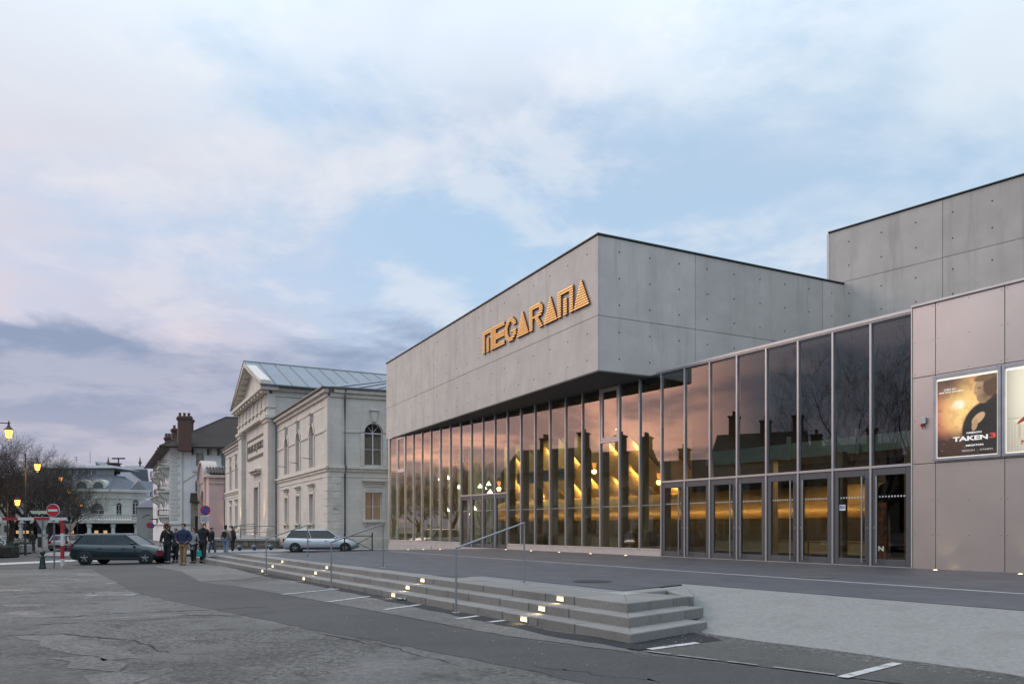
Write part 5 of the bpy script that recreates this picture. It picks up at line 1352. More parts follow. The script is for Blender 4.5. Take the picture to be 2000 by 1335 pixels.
one('cornice', M['pink_trim'], pink, PSd, -0.3, WP, -0.35, 0.2, 8.4, 8.75, 0.04); one('cornice', M['pink_trim'], pink, PSd, -0.1, WP, -0.15, 0.1, 7.6, 7.75, 0.03)
one('cornice', M['pink_trim'], pink, PFr, 0.2, 4.2, -0.35, 0.2, 8.602, 8.9, 0.04); one('cornice', M['pink_trim'], pink, PFr, 11.8, 16, -0.35, 0.2, 8.602, 8.9, 0.04)
n = 14; arc = [(8-3.9*math.cos(math.pi*k/n), 8.0+3.0*math.sin(math.pi*k/n)) for k in range(n+1)]
MB().prism([PFr.p(u, -0.1, z) for u, z in arc], nF.to_3d()*1.6).build('gable', M['pink'], pink)
mb = MB()
for k in range(n):
    a, b = arc[k], arc[k+1]
    up = lambda p: (8+(p[0]-8)*1.09, 8.0+(p[1]-8.0)*1.1+0.05)
    q4 = [a, b, up(b), up(a)]
    mb.hexa([PFr.p(x, -0.35, z) for x, z in q4]+[PFr.p(x, 1.7, z) for x, z in q4])
mb.build('gable_moulding', M['pink_trim'], pink)
for u in (4.0, 12.0): one('pilaster', M['pink_trim'], pink, PFr, u-0.5, u+0.5, -0.22, 0.1, pkz-0.3, 8.6, 0.03)
for k in range(8):
    u0 = 0.25+k*0.42
    MB().tube([PSd.p(u0, 0.5, 9.0), PSd.p(u0, 4.5, 10.1)], 0.17, 8).build('roof_tile_row', M['tile'], pink)
one('roof_deck', M['tile'], pink, PSd, 0.0, WP, 0.3, 4.6, 8.74, 8.98)
for u in (3.4, 6.2):
    uplight(PFr.p(u, -0.9, pkz), nF.to_3d()*0.25+Vector((0, 0, 1)), 500, (1.0, 0.50, 0.22), 'orange uplight at the pink gatehouse '+('corner pilaster' if u < 5 else 'gate jamb'))
uplight(PSd.p(2.6, -1.2, pkz), eF.to_3d()*0.4+Vector((0, 0, 1)), 330, (1.0, 0.55, 0.3), 'orange uplight on the blank side of the pink gatehouse')

# ================================================================== white corner house
Yw = 118.0
WK = Vector((pX(333, Yw), Yw)); WFr = Frame(WK, eF, nF); WSd = Frame(WK, Vector((0.985, 0.17)), eF)
wz = gz(WK.x)
wh = empty('corner_house', WFr.p(0, 0, wz), label='white four storey corner house with dark hipped roof, balconies and brick chimneys', cat='building')
ZW = 13.6
ops_s = [(3.7, 4.9, 10.9, 13.1, False), (7.4, 8.6, 10.9, 13.1, False), (3.6, 4.6, 6.9, 8.6, False)]
wall(WSd, 0, 18, wz-0.5, ZW, ops_s, M['white_r'], wh)
for o_ in ops_s: window(WSd, *o_[:4], wh, frame=M['win_white'], rows=2)
fw = [(2.2+6.2*i, 3.4+6.2*i, z0, z0+2.1, False) for i in range(7) for z0 in (3.2, 6.7, 10.4)]
wall(WFr, 0, 46, wz-0.5, ZW, fw, M['white_r'], wh)
for o_ in fw: window(WFr, *o_[:4], wh, curtain=False)
for i in range(17):
    z = 2.6+0.62*i
    one('quoin', M['white_t'], wh, WSd, -0.04, 1.3 if i % 2 else 1.0, -0.07, 0.2, z, z+0.52, 0.03)
    one('quoin', M['white_t'], wh, WFr, 0.22, 1.2 if i % 2 else 0.9, -0.07, 0.2, z, z+0.52, 0.03)
one('string_course', M['white_t'], wh, WSd, -0.2, 18, -0.2, 0.05, 1.9, 2.2, 0.04); one('string_course', M['white_t'], wh, WFr, 0.1, 46, -0.2, 0.05, 1.9, 2.2, 0.04)
one('string_course', M['white_t'], wh, WSd, 3.2, 18, -0.25, 0.05, 10.0, 10.35, 0.04)
one('wall_panel_frame', M['white_t'], wh, WSd, 1.5, 3.0, -0.08, 0.05, 13.0, 13.3, 0.02)
for u in (3.2, 5.4, 6.9, 9.1): one('eave_bracket', mat('dark_timber', (0.06, 0.05, 0.045), 0.8), wh, WSd, u-0.12, u+0.12, -0.9, 0.0, 12.6, 13.5, 0.03)
MB().tube([WSd.p(1.7, -0.1, 13.4), WSd.p(1.7, -0.1, wz)], 0.09, 8).build('downpipe', M['white_t'], wh)
MB().tube([WSd.p(1.7, -0.1, 8.4), WSd.p(3.8, -0.1, 9.8)], 0.05, 6).build('wall_pipe', M['white_t'], wh)
# hipped tile roof: eaves overhang; courses as parts
e1_ = WSd.p(-0.6, -1.6, ZW+0.1); e2_ = WSd.p(19, -1.6, ZW+0.1); e3_ = WFr.p(48, -1.6, ZW+0.1)
p1_ = WSd.p(9.2, 9, 19.6); p2_ = WSd.p(19, 9, 19.6); p3_ = WFr.p(40, 8.0, 19.6)
cor = WFr.p(-1.6, -1.6, ZW+0.1)
def tiled(a, b, c, d, rows, name='tile_course'):     # a-b eave, d-c ridge
    a, b, c, d = map(Vector, (a, b, c, d)); nrm = (b-a).cross(d-a).normalized()
    if nrm.z < 0: nrm = -nrm
    for k in range(rows):
        t0, t1 = k/rows, (k+1)/rows+0.02
        q4 = [a.lerp(d, t0), b.lerp(c, t0), b.lerp(c, t1), a.lerp(d, t1)]
        q4 = [q4[0]+nrm*0.05, q4[1]+nrm*0.05, q4[2], q4[3]]
        MB().hexa([p-nrm*0.2 for p in q4]+q4).build(name, M['tile'], wh)
tiled(cor, e2_, p2_, p1_, 26); tiled(cor, e3_, p3_, p1_, 26)
MB().tube([p1_, p2_], 0.18, 6).build('ridge_tiles', M['tile'], wh); MB().tube([cor, p1_], 0.15, 6).build('hip_tiles', M['tile'], wh)
one('eave_gutter', M['pipe'], wh, WSd, -1.5, 19, -1.75, -1.5, ZW-0.05, ZW+0.12); one('eave_soffit', mat('eave_soffit_timber', (0.10, 0.085, 0.075), 0.8), wh, WFr, -1.5, 47, -1.5, 0.0, ZW-0.02, ZW+0.08)
one('eave_soffit', M['shutter'], wh, WSd, -0.3, 18, -1.5, -0.0, ZW-0.03, ZW+0.07)
def chimney(px, pytop, pybot, Y, w, d, pots=3):
    c = Vector((pX(px, Y), Y)); z0, z1 = pZ(pybot, Y), pZ(pytop, Y)
    Fr = Frame(c, Vector((0.985, 0.17)), eF)
    ch = one('chimney', M['brick'], wh, Fr, -w/2, w/2, 0, d, z0-1.5, z1-0.55, 0.02)
    for k, (ov, za, zb) in enumerate(((0.10, z1-0.548, z1-0.36), (0.2, z1-0.358, z1-0.17), (0.05, z1-0.168, z1))): one('chimney_cap', M['brick'], ch, Fr, -w/2-ov, w/2+ov, -ov, d+ov, za, zb, 0.015)
    for k in range(pots):
        uu = -w/2+w*(k+0.5)/pots
        MB().lathe(Fr.p(uu, d/2, z1), [(0.22, 0), (0.18, 0.3), (0.22, 0.5), (0.2, 0.55)], 10).build('chimney_pot', M['brick'], ch)
chimney(361, 812, 860, 116.5, 1.9, 1.3); chimney(346, 836, 858, 124, 1.5, 1.2, 2); chimney(333, 852, 866, 129, 1.7, 1.0, 4); chimney(373, 818, 850, 122.5, 0.8, 1.0, 1); chimney(309, 878, 890, 155, 0.7, 0.7, 1)
# balconies on the receding front
def balcony(u, z, L=4.4):
    b = one('balcony', M['white_t'], wh, WFr, u-L/2, u+L/2, -1.5, 0.05, z-0.28, z, 0.04)
    for s in (-0.42, 0.42):
        pts = [WFr.p(u+s*L, 0.0, z-0.3), WFr.p(u+s*L, -1.3, z-0.3), WFr.p(u+s*L, -1.0, z-0.9), WFr.p(u+s*L, -0.3, z-1.3), WFr.p(u+s*L, 0, z-2.2)]
        MB().prism(pts, eF.to_3d()*0.4).build('console', M['white_t'], b)
    mb = MB()
    for h in (0.12, 0.95): mb.tube([WFr.p(u-L/2+0.05, 0, z+h), WFr.p(u-L/2+0.05, -1.42, z+h), WFr.p(u+L/2-0.05, -1.42, z+h), WFr.p(u+L/2-0.05, 0, z+h)], 0.04, 6)
    k = 0
    while k*0.14 < L-0.1:
        mb.tube([WFr.p(u-L/2+0.05+k*0.14, -1.42, z), WFr.p(u-L/2+0.05+k*0.14, -1.42, z+0.95)], 0.018, 4, False); k += 1
    for k in range(10): mb.tube([WFr.p(u-L/2+0.05, -k*0.14, z), WFr.p(u-L/2+0.05, -k*0.14, z+0.95)], 0.018, 4, False)
    mb.build('balustrade', M['iron'], b)
for u, z in ((4.6, 3.3), (4.6, 7.2), (4.6, 11.0), (14, 6.9), (14, 10.8), (26, 7.0), (26, 10.6)): balcony(u, z)
one('shop_awning', mat('dark_red_awning', (0.14, 0.03, 0.03), 0.8), wh, WFr, 30, 36, -1.2, 0, 3.0, 3.15)
lean = empty('stone_lean_to', WSd.p(4, -2, wz), label='old dark stone porch leaning on the white house wall', cat='outbuilding')
one('wall', M['rubble'], lean, WSd, 2.9, 4.9, -1.6, -0.1, wz-0.4, 5.2, 0.03); MB().prism([WSd.p(2.6, -1.9, 5.2), WSd.p(5.2, -1.9, 5.2), WSd.p(4.9, -0.1, 6.6), WSd.p(2.9, -0.1, 6.6)], (0, 0, 0.2)).build('roof', M['tile'], lean)
one('opening', M['dark'], lean, WSd, 3.4, 4.4, -1.62, -1.55, wz-0.2, 3.2)

# ================================================================== theatre at the end of the street
M['slate_roof'] = mat('blue_slate_roof', (0.085, 0.09, 0.105), 0.6, var=0.2, vscale=1.0, bump=0.25, bscale=6, objvar=0.05)
M['lead'] = mat('lead_roof', (0.21, 0.215, 0.225), 0.6, 0.2, var=0.12, vscale=0.6)
M['th_wall'] = mat('theatre_render', (0.46, 0.44, 0.38), 0.85, var=0.1, vscale=0.4, streak=(0.6, 0.25))
M['blue_glow'] = emit('blue_window_glow', (0.20, 0.24, 1.0), 1.6)
M['warm_win'] = emit('warm_window_glow', (1.0, 0.62, 0.28), 0.55)
Yt_ = 188.0; tz = gz(-90)
th = empty('theatre', (pX(210, Yt_), Yt_, tz), label='cream theatre with grey mansard roof, glazed lantern and colonnaded terrace at street end', cat='building')
TFr = Frame((pX(-20, Yt_), Yt_), (1, 0), (0, 1))
def tu(px, Y=Yt_): return pX(px, Y)-pX(-20, Yt_)
zc1 = pZ(960, Yt_); zter = pZ(1012, Yt_)
u0, u1 = 0, tu(215)
ops = [(tu(190)-1.6, tu(190)+1.6, zter+0.6, pZ(982, Yt_), True)]+[(tu(x)-1.3, tu(x)+1.3, zter+0.6, pZ(982, Yt_), True) for x in (60, 103, 147)]
wall(TFr, u0, u1, zter, zc1, ops, M['th_wall'], th, t=0.6)
for o_ in ops: window(TFr, o_[0], o_[1], o_[2], o_[3], th, arch=True, t=0.5, curtain=False)
for o_ in ops: arch_trim(TFr, o_[0], o_[1], o_[3]-(o_[1]-o_[0])/2, 0.5, 0.15, M['th_wall'], th)
# canted bay then receding side
AF = Frame((TFr.p(u1, 0, 0).x, Yt_), Vector((0.8, 0.6)), Vector((-0.6, 0.8)))
LA = 8.2
opa = [(1.4, 2.6, zter+0.6, zc1-2.6, True), (5.0, 6.4, zter+0.3, zc1-1.8, True)]
wall(AF, 0, LA, zter, zc1, opa, M['th_wall'], th, t=0.5)
for o_ in opa: window(AF, *o_[:4], th, arch=True, t=0.45, curtain=False)
SB = AF.p(LA, 0, 0)
SFr = Frame((SB.x, SB.y), Vector((0.42, 0.907)), Vector((-0.907, 0.42)))
LS = 32
ops = [(2.5+7*i, 5.0+7*i, zter+0.5, zc1-2.4, True) for i in range(4)]
wall(SFr, 0, LS, zter, zc1, ops, M['th_wall'], th, t=0.5)
for i, o_ in enumerate(ops):
    w_ = window(SFr, *o_[:4], th, arch=True, t=0.45, curtain=False)
    if i == 0: one('blue_light', M['blue_glow'], w_, SFr, o_[0]-1.0, o_[0]-0.5, -0.15, -0.02, zter+0.4, zc1-3.5)
L = bpy.data.lights.new('blue_wash', 'POINT'); L.energy = 900; L.color = (0.3, 0.35, 1.0); L.shadow_soft_size = 0.3
lo = bpy.data.objects.new('blue_wash', L); COL.objects.link(lo); lo.location = SFr.p(1.5, -1.2, zter+2.5); adopt(lo, th)
for Fr, a, b in ((TFr, 0, u1), (AF, 0.0, LA), (SFr, 0.0, LS)):
    one('cornice', M['th_wall'], th, Fr, a, b, -0.7, 0.1, zc1-0.05, zc1+0.6, 0.1); one('frieze_band', M['th_wall'], th, Fr, a, b, -0.25, 0.05, zc1-1.6, zc1-1.3, 0.05)
# mansard
zm = pZ(924, Yt_)
def quad(name, m, pts, th_=0.3):
    pts = [Vector(p) for p in pts]; nrm = (pts[1]-pts[0]).cross(pts[-1]-pts[0]).normalized()
    if nrm.z < 0: nrm = -nrm
    return MB().prism([p-nrm*th_ for p in pts], nrm*th_).build(name, m, th)
zr0 = zc1+0.6
q1, q2, q3, q4_ = TFr.p(0, -0.2, zr0), TFr.p(u1, -0.2, zr0), AF.p(LA, -0.2, zr0), SFr.p(LS, -0.2, zr0)
r1, r2, r3, r4 = TFr.p(0, 6, zm), TFr.p(tu(195), 6, zm), TFr.p(tu(199), 11, zm), TFr.p(tu(212), 26, zm)
quad('mansard_slope', M['slate_roof'], [q1, q2, r2, r1]); quad('mansard_slope', M['slate_roof'], [q2, q3, r3, r2]); quad('mansard_slope', M['slate_roof'], [q3, q4_, SFr.p(LS, 4.5, zr0+2.6), SFr.p(0.5, 4.5, zr0+2.6)])
for x in (113, 158, 190):                       # round dormers
    c = TFr.p(tu(x), 1.0, pZ(950, Yt_))
    d_ = MB().lathe(c, [(1.9, -0.6), (1.9, 2.2)], 18, 'Y').build('dormer', M['th_wall'], th); MB().lathe(c-Vector((0, 0.62, 0)), [(1.25, -0.05), (1.25, 0.05)], 16, 'Y').build('dormer_glass', M['pane_dark'], d_)
pd = AF.p(6.5, -0.3, zr0); MB().prism([AF.p(4.2, -0.4, zr0), AF.p(8.2, -0.4, zr0), AF.p(6.2, -0.4, zr0+2.4)], Vector((-0.6, 0.8, 0))*3).build('small_gable', M['lead'], th)
# lantern with windows
zl0, zl1, zl2 = zm, pZ(911, Yt_), pZ(902, Yt_)
LF = Frame((TFr.p(0, 6.5, 0).x, TFr.p(0, 6.5, 0).y), (1, 0), (0, 1)); la, lb = 8.0, tu(196)
lops = [(la+1+3.6*i, la+3.6+3.6*i, zl0+0.3, zl1-0.25, False) for i in range(int((lb-la-2)/3.6))]
lw = wall(LF, la, lb, zl0-0.3, zl1, lops, M['lead'], th, 'lantern_wall', t=0.3)
for i, o_ in enumerate(lops):
    one('lantern_window', (mat('pale_sky_glass', (0.5, 0.55, 0.6), 0.1) if i in (9, 10) else M['pane_dark']), lw, LF, o_[0], o_[1], 0.25, 0.3, o_[2], o_[3])
    one('lantern_bar', M['win_white'], lw, LF, (o_[0]+o_[1])/2-0.08, (o_[0]+o_[1])/2+0.08, 0.18, 0.24, o_[2], o_[3])
one('lantern_eave', M['lead'], th, LF, la-0.6, lb+0.6, -0.8, 12, zl1+0.004, zl1+0.25, 0.05)
MB().hexa([LF.p(la-0.5, -0.7, zl1+0.26), LF.p(lb+0.5, -0.7, zl1+0.26), LF.p(lb+0.5, 12, zl1+0.26), LF.p(la-0.5, 12, zl1+0.26), LF.p(la+1.5, 3, zl2), LF.p(lb-2.5, 3, zl2), LF.p(lb-2.5, 9, zl2), LF.p(la+1.5, 9, zl2)]).build('lantern_roof', M['lead'], th)
# long auditorium roof running back to the right
Ya = 205.0
ax = lambda px, Y: pX(px, Y)
MB().hexa([(ax(196, Ya), Ya, pZ(925, Ya)-4), (ax(262, Ya), Ya, pZ(965, Ya)-6), (ax(300, 250), 250, pZ(965, 250)-8), (ax(230, 250), 250, pZ(915, 250)-4),
           (ax(186, Ya), Ya, pZ(901, Ya)), (ax(262, Ya), Ya, pZ(948, Ya)), (ax(300, 250), 250, pZ(955, 250)), (ax(230, 250), 250, pZ(904, 250))]).build('auditorium_roof', M['lead'], th)
MB().prism([(ax(258, Ya-1), Ya-1, tz), (ax(300, 246), 246, tz), (ax(300, 246), 246, pZ(954, 246)), (ax(258, Ya-1), Ya-1, pZ(949, Ya-1))], (-0.5, 0.5, 0)).build('auditorium_wall', M['th_wall'], th)
MB().prism([(ax(196, Ya-2), Ya-2, pZ(962, Ya-2)), (ax(262, Ya-2), Ya-2, pZ(962, Ya-2)), (ax(262, Ya-2), Ya-2, pZ(950, Ya-2)), (ax(196, Ya-2), Ya-2, pZ(917, Ya-2))], (0, 0.6, 0)).build('auditorium_gable', M['th_wall'], th)
ch2 = one('chimney', M['brick'], th, Frame((ax(219, 204), 204), (1, 0), (0, 1)), -1.2, 1.2, 0, 2.0, pZ(925, 204), pZ(905, 204), 0.05); one('chimney_cap', M['brick'], ch2, Frame((ax(219, 204), 204), (1, 0), (0, 1)), -1.5, 1.5, -0.3, 2.3, pZ(905, 204)+0.002, pZ(903, 204), 0.05)
# second, farther lantern block
MB().hexa([(ax(238, 252), 252, 10), (ax(296, 252), 252, 10), (ax(300, 270), 270, 10), (ax(240, 270), 270, 10), (ax(246, 254), 254, pZ(916, 254)), (ax(288, 254), 254, pZ(916, 254)), (ax(286, 268), 268, pZ(916, 268)), (ax(248, 268), 268, pZ(916, 268))]).build('far_mansard', M['slate_roof'], th)
MB().hexa([(ax(236, 254), 254, pZ(916, 254)), (ax(288, 254), 254, pZ(916, 254)), (ax(288, 266), 266, pZ(916, 254)), (ax(236, 266), 266, pZ(916, 254)), (ax(244, 256), 256, pZ(909, 256)), (ax(282, 256), 256, pZ(909, 256)), (ax(282, 264), 264, pZ(909, 256)), (ax(244, 264), 264, pZ(909, 256))]).build('far_lantern', M['lead'], th)
for x in (211.5, 273.5): MB().lathe((ax(x, 240), 240, pZ(910, 240)), [(0.25, 0), (0.25, 0.8), (0.55, 1.0), (0.25, 1.6), (0.12, 2.4), (0.05, 3.0)], 10).build('roof_finial', M['iron'], th)
mb = MB(); a_ = (ax(231.5, 230), 230)
mb.tube([(a_[0], a_[1], pZ(912, 230)), (a_[0], a_[1], pZ(893, 230))], 0.18, 6)
for k in (-1.3, 0, 1.3): mb.box(Frame(a_, (1, 0), (0, 1)), k-0.5, k+0.5, -0.4, 0.4, pZ(896, 230), pZ(893.5, 230))
mb.tube([(a_[0]-1.9, a_[1], pZ(895, 230)), (a_[0]+1.9, a_[1], pZ(895, 230))], 0.12, 6)
mb.build('siren_mast', M['iron'], th)
mb = MB(); mb.tube([(ax(176, 195), 195, pZ(905, 195)), (ax(176, 195), 195, pZ(881, 195))], 0.05, 5); mb.tube([(ax(149, 195), 195, pZ(903, 195)), (ax(149, 195), 195, pZ(892, 195))], 0.05, 5)
for z in (892, 895, 898): mb.tube([(ax(145, 195), 195, pZ(z, 195)), (ax(152, 195), 195, pZ(z, 195))], 0.04, 4)
mb.build('roof_aerials', M['iron'], th)
# colonnade and terrace balustrade, curving towards the side
cp = [TFr.p(tu(30), -7, 0), TFr.p(tu(205), -7, 0), AF.p(9.5, -7.5, 0), SFr.p(26, -6.5, 0)]
for a, b in zip(cp[:-1], cp[1:]):
    a = Vector((a.x, a.y)); b = Vector((b.x, b.y)); Lc = (b-a).length; t_ = (b-a)/Lc; Fr = Frame(a, t_, Vector((-t_.y, t_.x)))
    one('terrace_slab', M['th_wall'], th, Fr, -0.3, Lc, -0.5, 7.4, zter-1.2, zter-0.35, 0.08)
    one('balustrade_rail', M['th_wall'], th, Fr, -0.2, Lc, -0.4, 0.1, zter+0.75, zter+0.98, 0.03)
    k = 0; mb = MB()
    while k*0.55 < Lc: mb.box(Fr, k*0.55, k*0.55+0.24, -0.3, 0.0, zter-0.349, zter+0.749); k += 1
    mb.build('balusters', M['th_wall'], th, kind='stuff')
    nc = max(2, int(Lc/4.6))
    for k in range(nc):
        uc = Lc*k/nc
        col_ = MB().lathe(Fr.p(uc, 0.6, tz-0.3), [(0.62, 0), (0.62, 0.5), (0.48, 0.55), (0.42, zter-1.9-tz), (0.6, zter-1.6-tz), (0.6, zter-0.95-tz)], 12).build('column', M['white_t'], th)
    one('shop_front', M['dark'], th, Fr, 0, Lc, 6.0, 6.3, tz-0.3, zter-1.21)
    for k in range(nc):
        if k % 2 == 0: one('lit_window', M['warm_win'], th, Fr, Lc*k/nc+0.9, Lc*(k+0.55)/nc+0.9, 5.85, 5.98, tz+1.1, zter-2.9)
# small slated pavilion beside the theatre
pv_ = empty('slate_roofed_pavilion', (ax(280, 165), 165, tz), label='small stone pavilion with slate roof between theatre and white house', cat='building')
PF2 = Frame((ax(267, 168), 168), (1, 0), (0, 1))
zp = pZ(990, 168)
wall(PF2, 0, 6, tz, zp, [(1.4, 3.6, zter+0.3, zp-1.6, True)], mat('grey_pavilion_stone', (0.27, 0.265, 0.25), 0.85), pv_, t=0.4); window(PF2, 1.4, 3.6, zter+0.3, zp-1.6, pv_, arch=True, t=0.35, curtain=False)
MB().add([PF2.p(-0.4, -0.4, zp), PF2.p(6.4, -0.4, zp), PF2.p(6.4, 7, zp), PF2.p(-0.4, 7, zp), PF2.p(1.6, 3.3, pZ(972, 168)), PF2.p(5.0, 3.3, pZ(972, 168))], [(0, 1, 5, 4), (1, 2, 5), (2, 3, 4, 5), (3, 0, 4), (0, 3, 2, 1)]).build('roof', M['slate_roof'], pv_)
# far houses closing the skyline behind the trees
for i, (x0, x1, Y, yt, c, lab) in enumerate(((-330, -120, 170, 930, (0.38, 0.36, 0.33), 'grey plastered far house beyond the bare trees'), (-100, 40, 210, 935, (0.42, 0.38, 0.32), 'cream far house beyond the bare trees, left of the theatre'))):
    z0 = gz(-100); zt = pZ(yt+30, Y); zr = pZ(yt, Y)
    hs_ = empty('far_house', (pX((x0+x1)/2, Y), Y, z0), label=lab, cat='building')
    HF = Frame((pX(x0, Y), Y), (1, 0), (0, 1)); Lh = pX(x1, Y)-pX(x0, Y)
    nw = int(Lh/3.5); ow = [(1+3.5*k, 2.3+3.5*k, z0+z, z0+z+1.9, False) for k in range(nw) for z in (1.2, 4.6, 8.0) if 3.5*k+2.4 < Lh and z0+z+2 < zt]
    wall(HF, 0, Lh, z0, zt, ow, mat('far_house_render', c, 0.85), hs_, t=0.3)
    for o_ in ow: one('window', M['pane_dark'], hs_, HF, o_[0], o_[1], 0.2, 0.25, o_[2], o_[3])
    MB().prism([HF.p(-0.5, -0.6, zt), HF.p(-0.5, 10, zt), HF.p(-0.5, 5, zr)], (Lh+1, 0, 0)).build('roof', M['slate_roof'], hs_)
# ================================================================== bare winter trees
M['bark'] = mat('dark_bark', (0.040, 0.033, 0.028), 0.9, var=0.3, vscale=6, bump=0.5, bscale=25)
M['twig'] = mat('twig_bark', (0.052, 0.040, 0.032), 0.9, var=0.2, vscale=3)
def make_tree(name, seed, h, spread, levels, n0, trunk_r, trunk_h, dens=3, label=None, group=None):
    rd = random.Random(seed); tr = MB(); tw = MB()
    def branch(p, d, L, r, lev):
        if lev >= levels: return
        segs = 3 if lev < 2 else 2
        pts = [p]; rad = [r]; dd = d.copy()
        for k in range(segs):
            dd = (dd+Vector((rd.gauss(0, .13), rd.gauss(0, .13), rd.gauss(0.05, .08)))).normalized()
            pts.append(pts[-1]+dd*(L/segs)); rad.append(r*(1-0.45*(k+1)/segs))
        (tr if lev < 2 else tw).tube(pts, rad, 6 if lev < 2 else 3, cap=False)
        nc = dens if lev > 0 else n0
        for k in range(nc):
            t = rd.uniform(0.35, 1.0) if k else 1.0
            i = min(segs-1, int(t*segs)); f_ = t*segs-i; q_ = pts[i].lerp(pts[i+1], f_)
            ax_ = Vector((rd.gauss(0, 1), rd.gauss(0, 1), rd.gauss(0, 0.6))); ax_ -= dd*ax_.dot(dd); ax_.normalize()
            a = rd.uniform(0.35, 0.85)*(spread if lev < 2 else 1.0)
            nd = (dd*math.cos(a)+ax_*math.sin(a)+Vector((0, 0, 0.12))).normalized()
            branch(q_, nd, L*rd.uniform(0.60, 0.85), max(0.006, rad[i+1]*rd.uniform(0.5, 0.75)), lev+1)
    root = empty(name, (0, 0, 0), label=label, cat='tree', group=group)
    p = Vector((0, 0, 0)); top = Vector((rd.gauss(0, .1), rd.gauss(0, .1), trunk_h))
    tr.tube([p-Vector((0, 0, 0.3)), p+Vector((0, 0, 0.15)), top*0.5, top], [trunk_r*1.35, trunk_r*1.1, trunk_r*0.92, trunk_r*0.8], 8, cap=False)
    for k in range(n0):
        a = 2*math.pi*k/n0+rd.uniform(-.3, .3); el = rd.uniform(0.5, 1.25)
        branch(top*rd.uniform(0.82, 1.0), Vector((math.cos(a)*math.cos(el), math.sin(a)*math.cos(el), math.sin(el))), h*rd.uniform(0.24, 0.34), trunk_r*0.55, 0)
    tr.build('trunk', M['bark'], root, norm=False, smooth=True); tw.build('crown', M['twig'], root, norm=False)
    return root
TG = 'bare trees behind the barrier'
t1 = make_tree('bare_tree', 21, 8.5, 1.1, 7, 5, 0.26, 2.6, 3)
t2 = make_tree('bare_tree', 33, 8.0, 1.1, 7, 5, 0.24, 2.4, 3)
spots = [(t1, 20, 66, 1.0, 'tall bare tree behind the tall lamp post, beside the hedge'), (t2, 62, 72, 1.0, 'bare tree behind the walking woman in black'), (t1, 100, 76, 0.97, 'bare tree behind the red no-entry sign'),
         (t2, 128, 84, 0.9, 'bare tree overhanging the parked silver hatchback'), (t1, -30, 62, 1.05, 'bare tree just outside the hedge end, with thick low limbs'), (t2, 132, 100, 0.8, 'smaller bare tree nearest the theatre front'), (t1, 78, 92, 1.0, 'bare tree in the back row before the theatre roof')]
used = set()
for i, (pr, px, Y, s, lab) in enumerate(spots):
    o = pr if id(pr) not in used else copy_tree(pr); used.add(id(pr))
    x = pX(px, Y); o.location = (x, Y, gz(x)); o.rotation_euler = (0, 0, 1.3*i); o.scale = (s, s, s*0.95); tag(o, lab, 'tree', TG)
big = make_tree('spreading_tree', 57, 17.0, 1.0, 7, 5, 0.34, 3.6, 3, label='large spreading bare tree across the square, mirrored in the tall glass panes')
big.location = (-34.0, 21.5, gz(-34))
# hedge of small leaves
M['leaf'] = mat('hedge_leaf', (0.030, 0.052, 0.022), 0.6, var=0.4, vscale=8, objvar=0.1)
def hedge(px0, px1, Y, h, d, label):
    x0, x1 = pX(px0, Y), pX(px1, Y); z = gz((x0+x1)/2); r = empty('hedge', ((x0+x1)/2, Y, z), label=label, cat='hedge')
    rd = random.Random(int(px1)); mb = MB()
    for k in range(int(2600*(x1-x0)*h*d/6)):
        p = Vector((rd.uniform(x0, x1), Y+rd.uniform(0, d), z+0.1+rd.uniform(0, h)+rd.gauss(0, 0.04)))
        a = Vector((rd.gauss(0, 1), rd.gauss(0, 1), rd.gauss(0, 1))).normalized(); b = a.orthogonal().normalized(); c = a.cross(b)
        s = rd.uniform(0.04, 0.075); mb.add([p-b*s, p+c*s*0.5, p+b*s, p-c*s*0.5], [(0, 1, 2, 3)])
    mb.build('foliage', M['leaf'], r, norm=False)
    one('stems', M['bark'], r, WORLD, x0+0.15, x1-0.15, Y+0.15, Y+d-0.15, z, z+h*0.8, 0.1)
hedge(-60, 20, 50.0, 1.0, 1.4, 'clipped dark green hedge beside the height barrier'); hedge(20, 52, 60.5, 1.15, 1.2, 'lower clipped hedge behind the walking woman')
MB().box(Frame((pX(50, 60), 60), (1, 0), (0, 1)), -0.4, 0.35, -0.3, 0.3, gz(-38)+0.1, gz(-38)+0.75).build('stone_planter', M['granite_light'], None, 0.05, label='pale stone block at the end of the lower hedge', cat='planter')

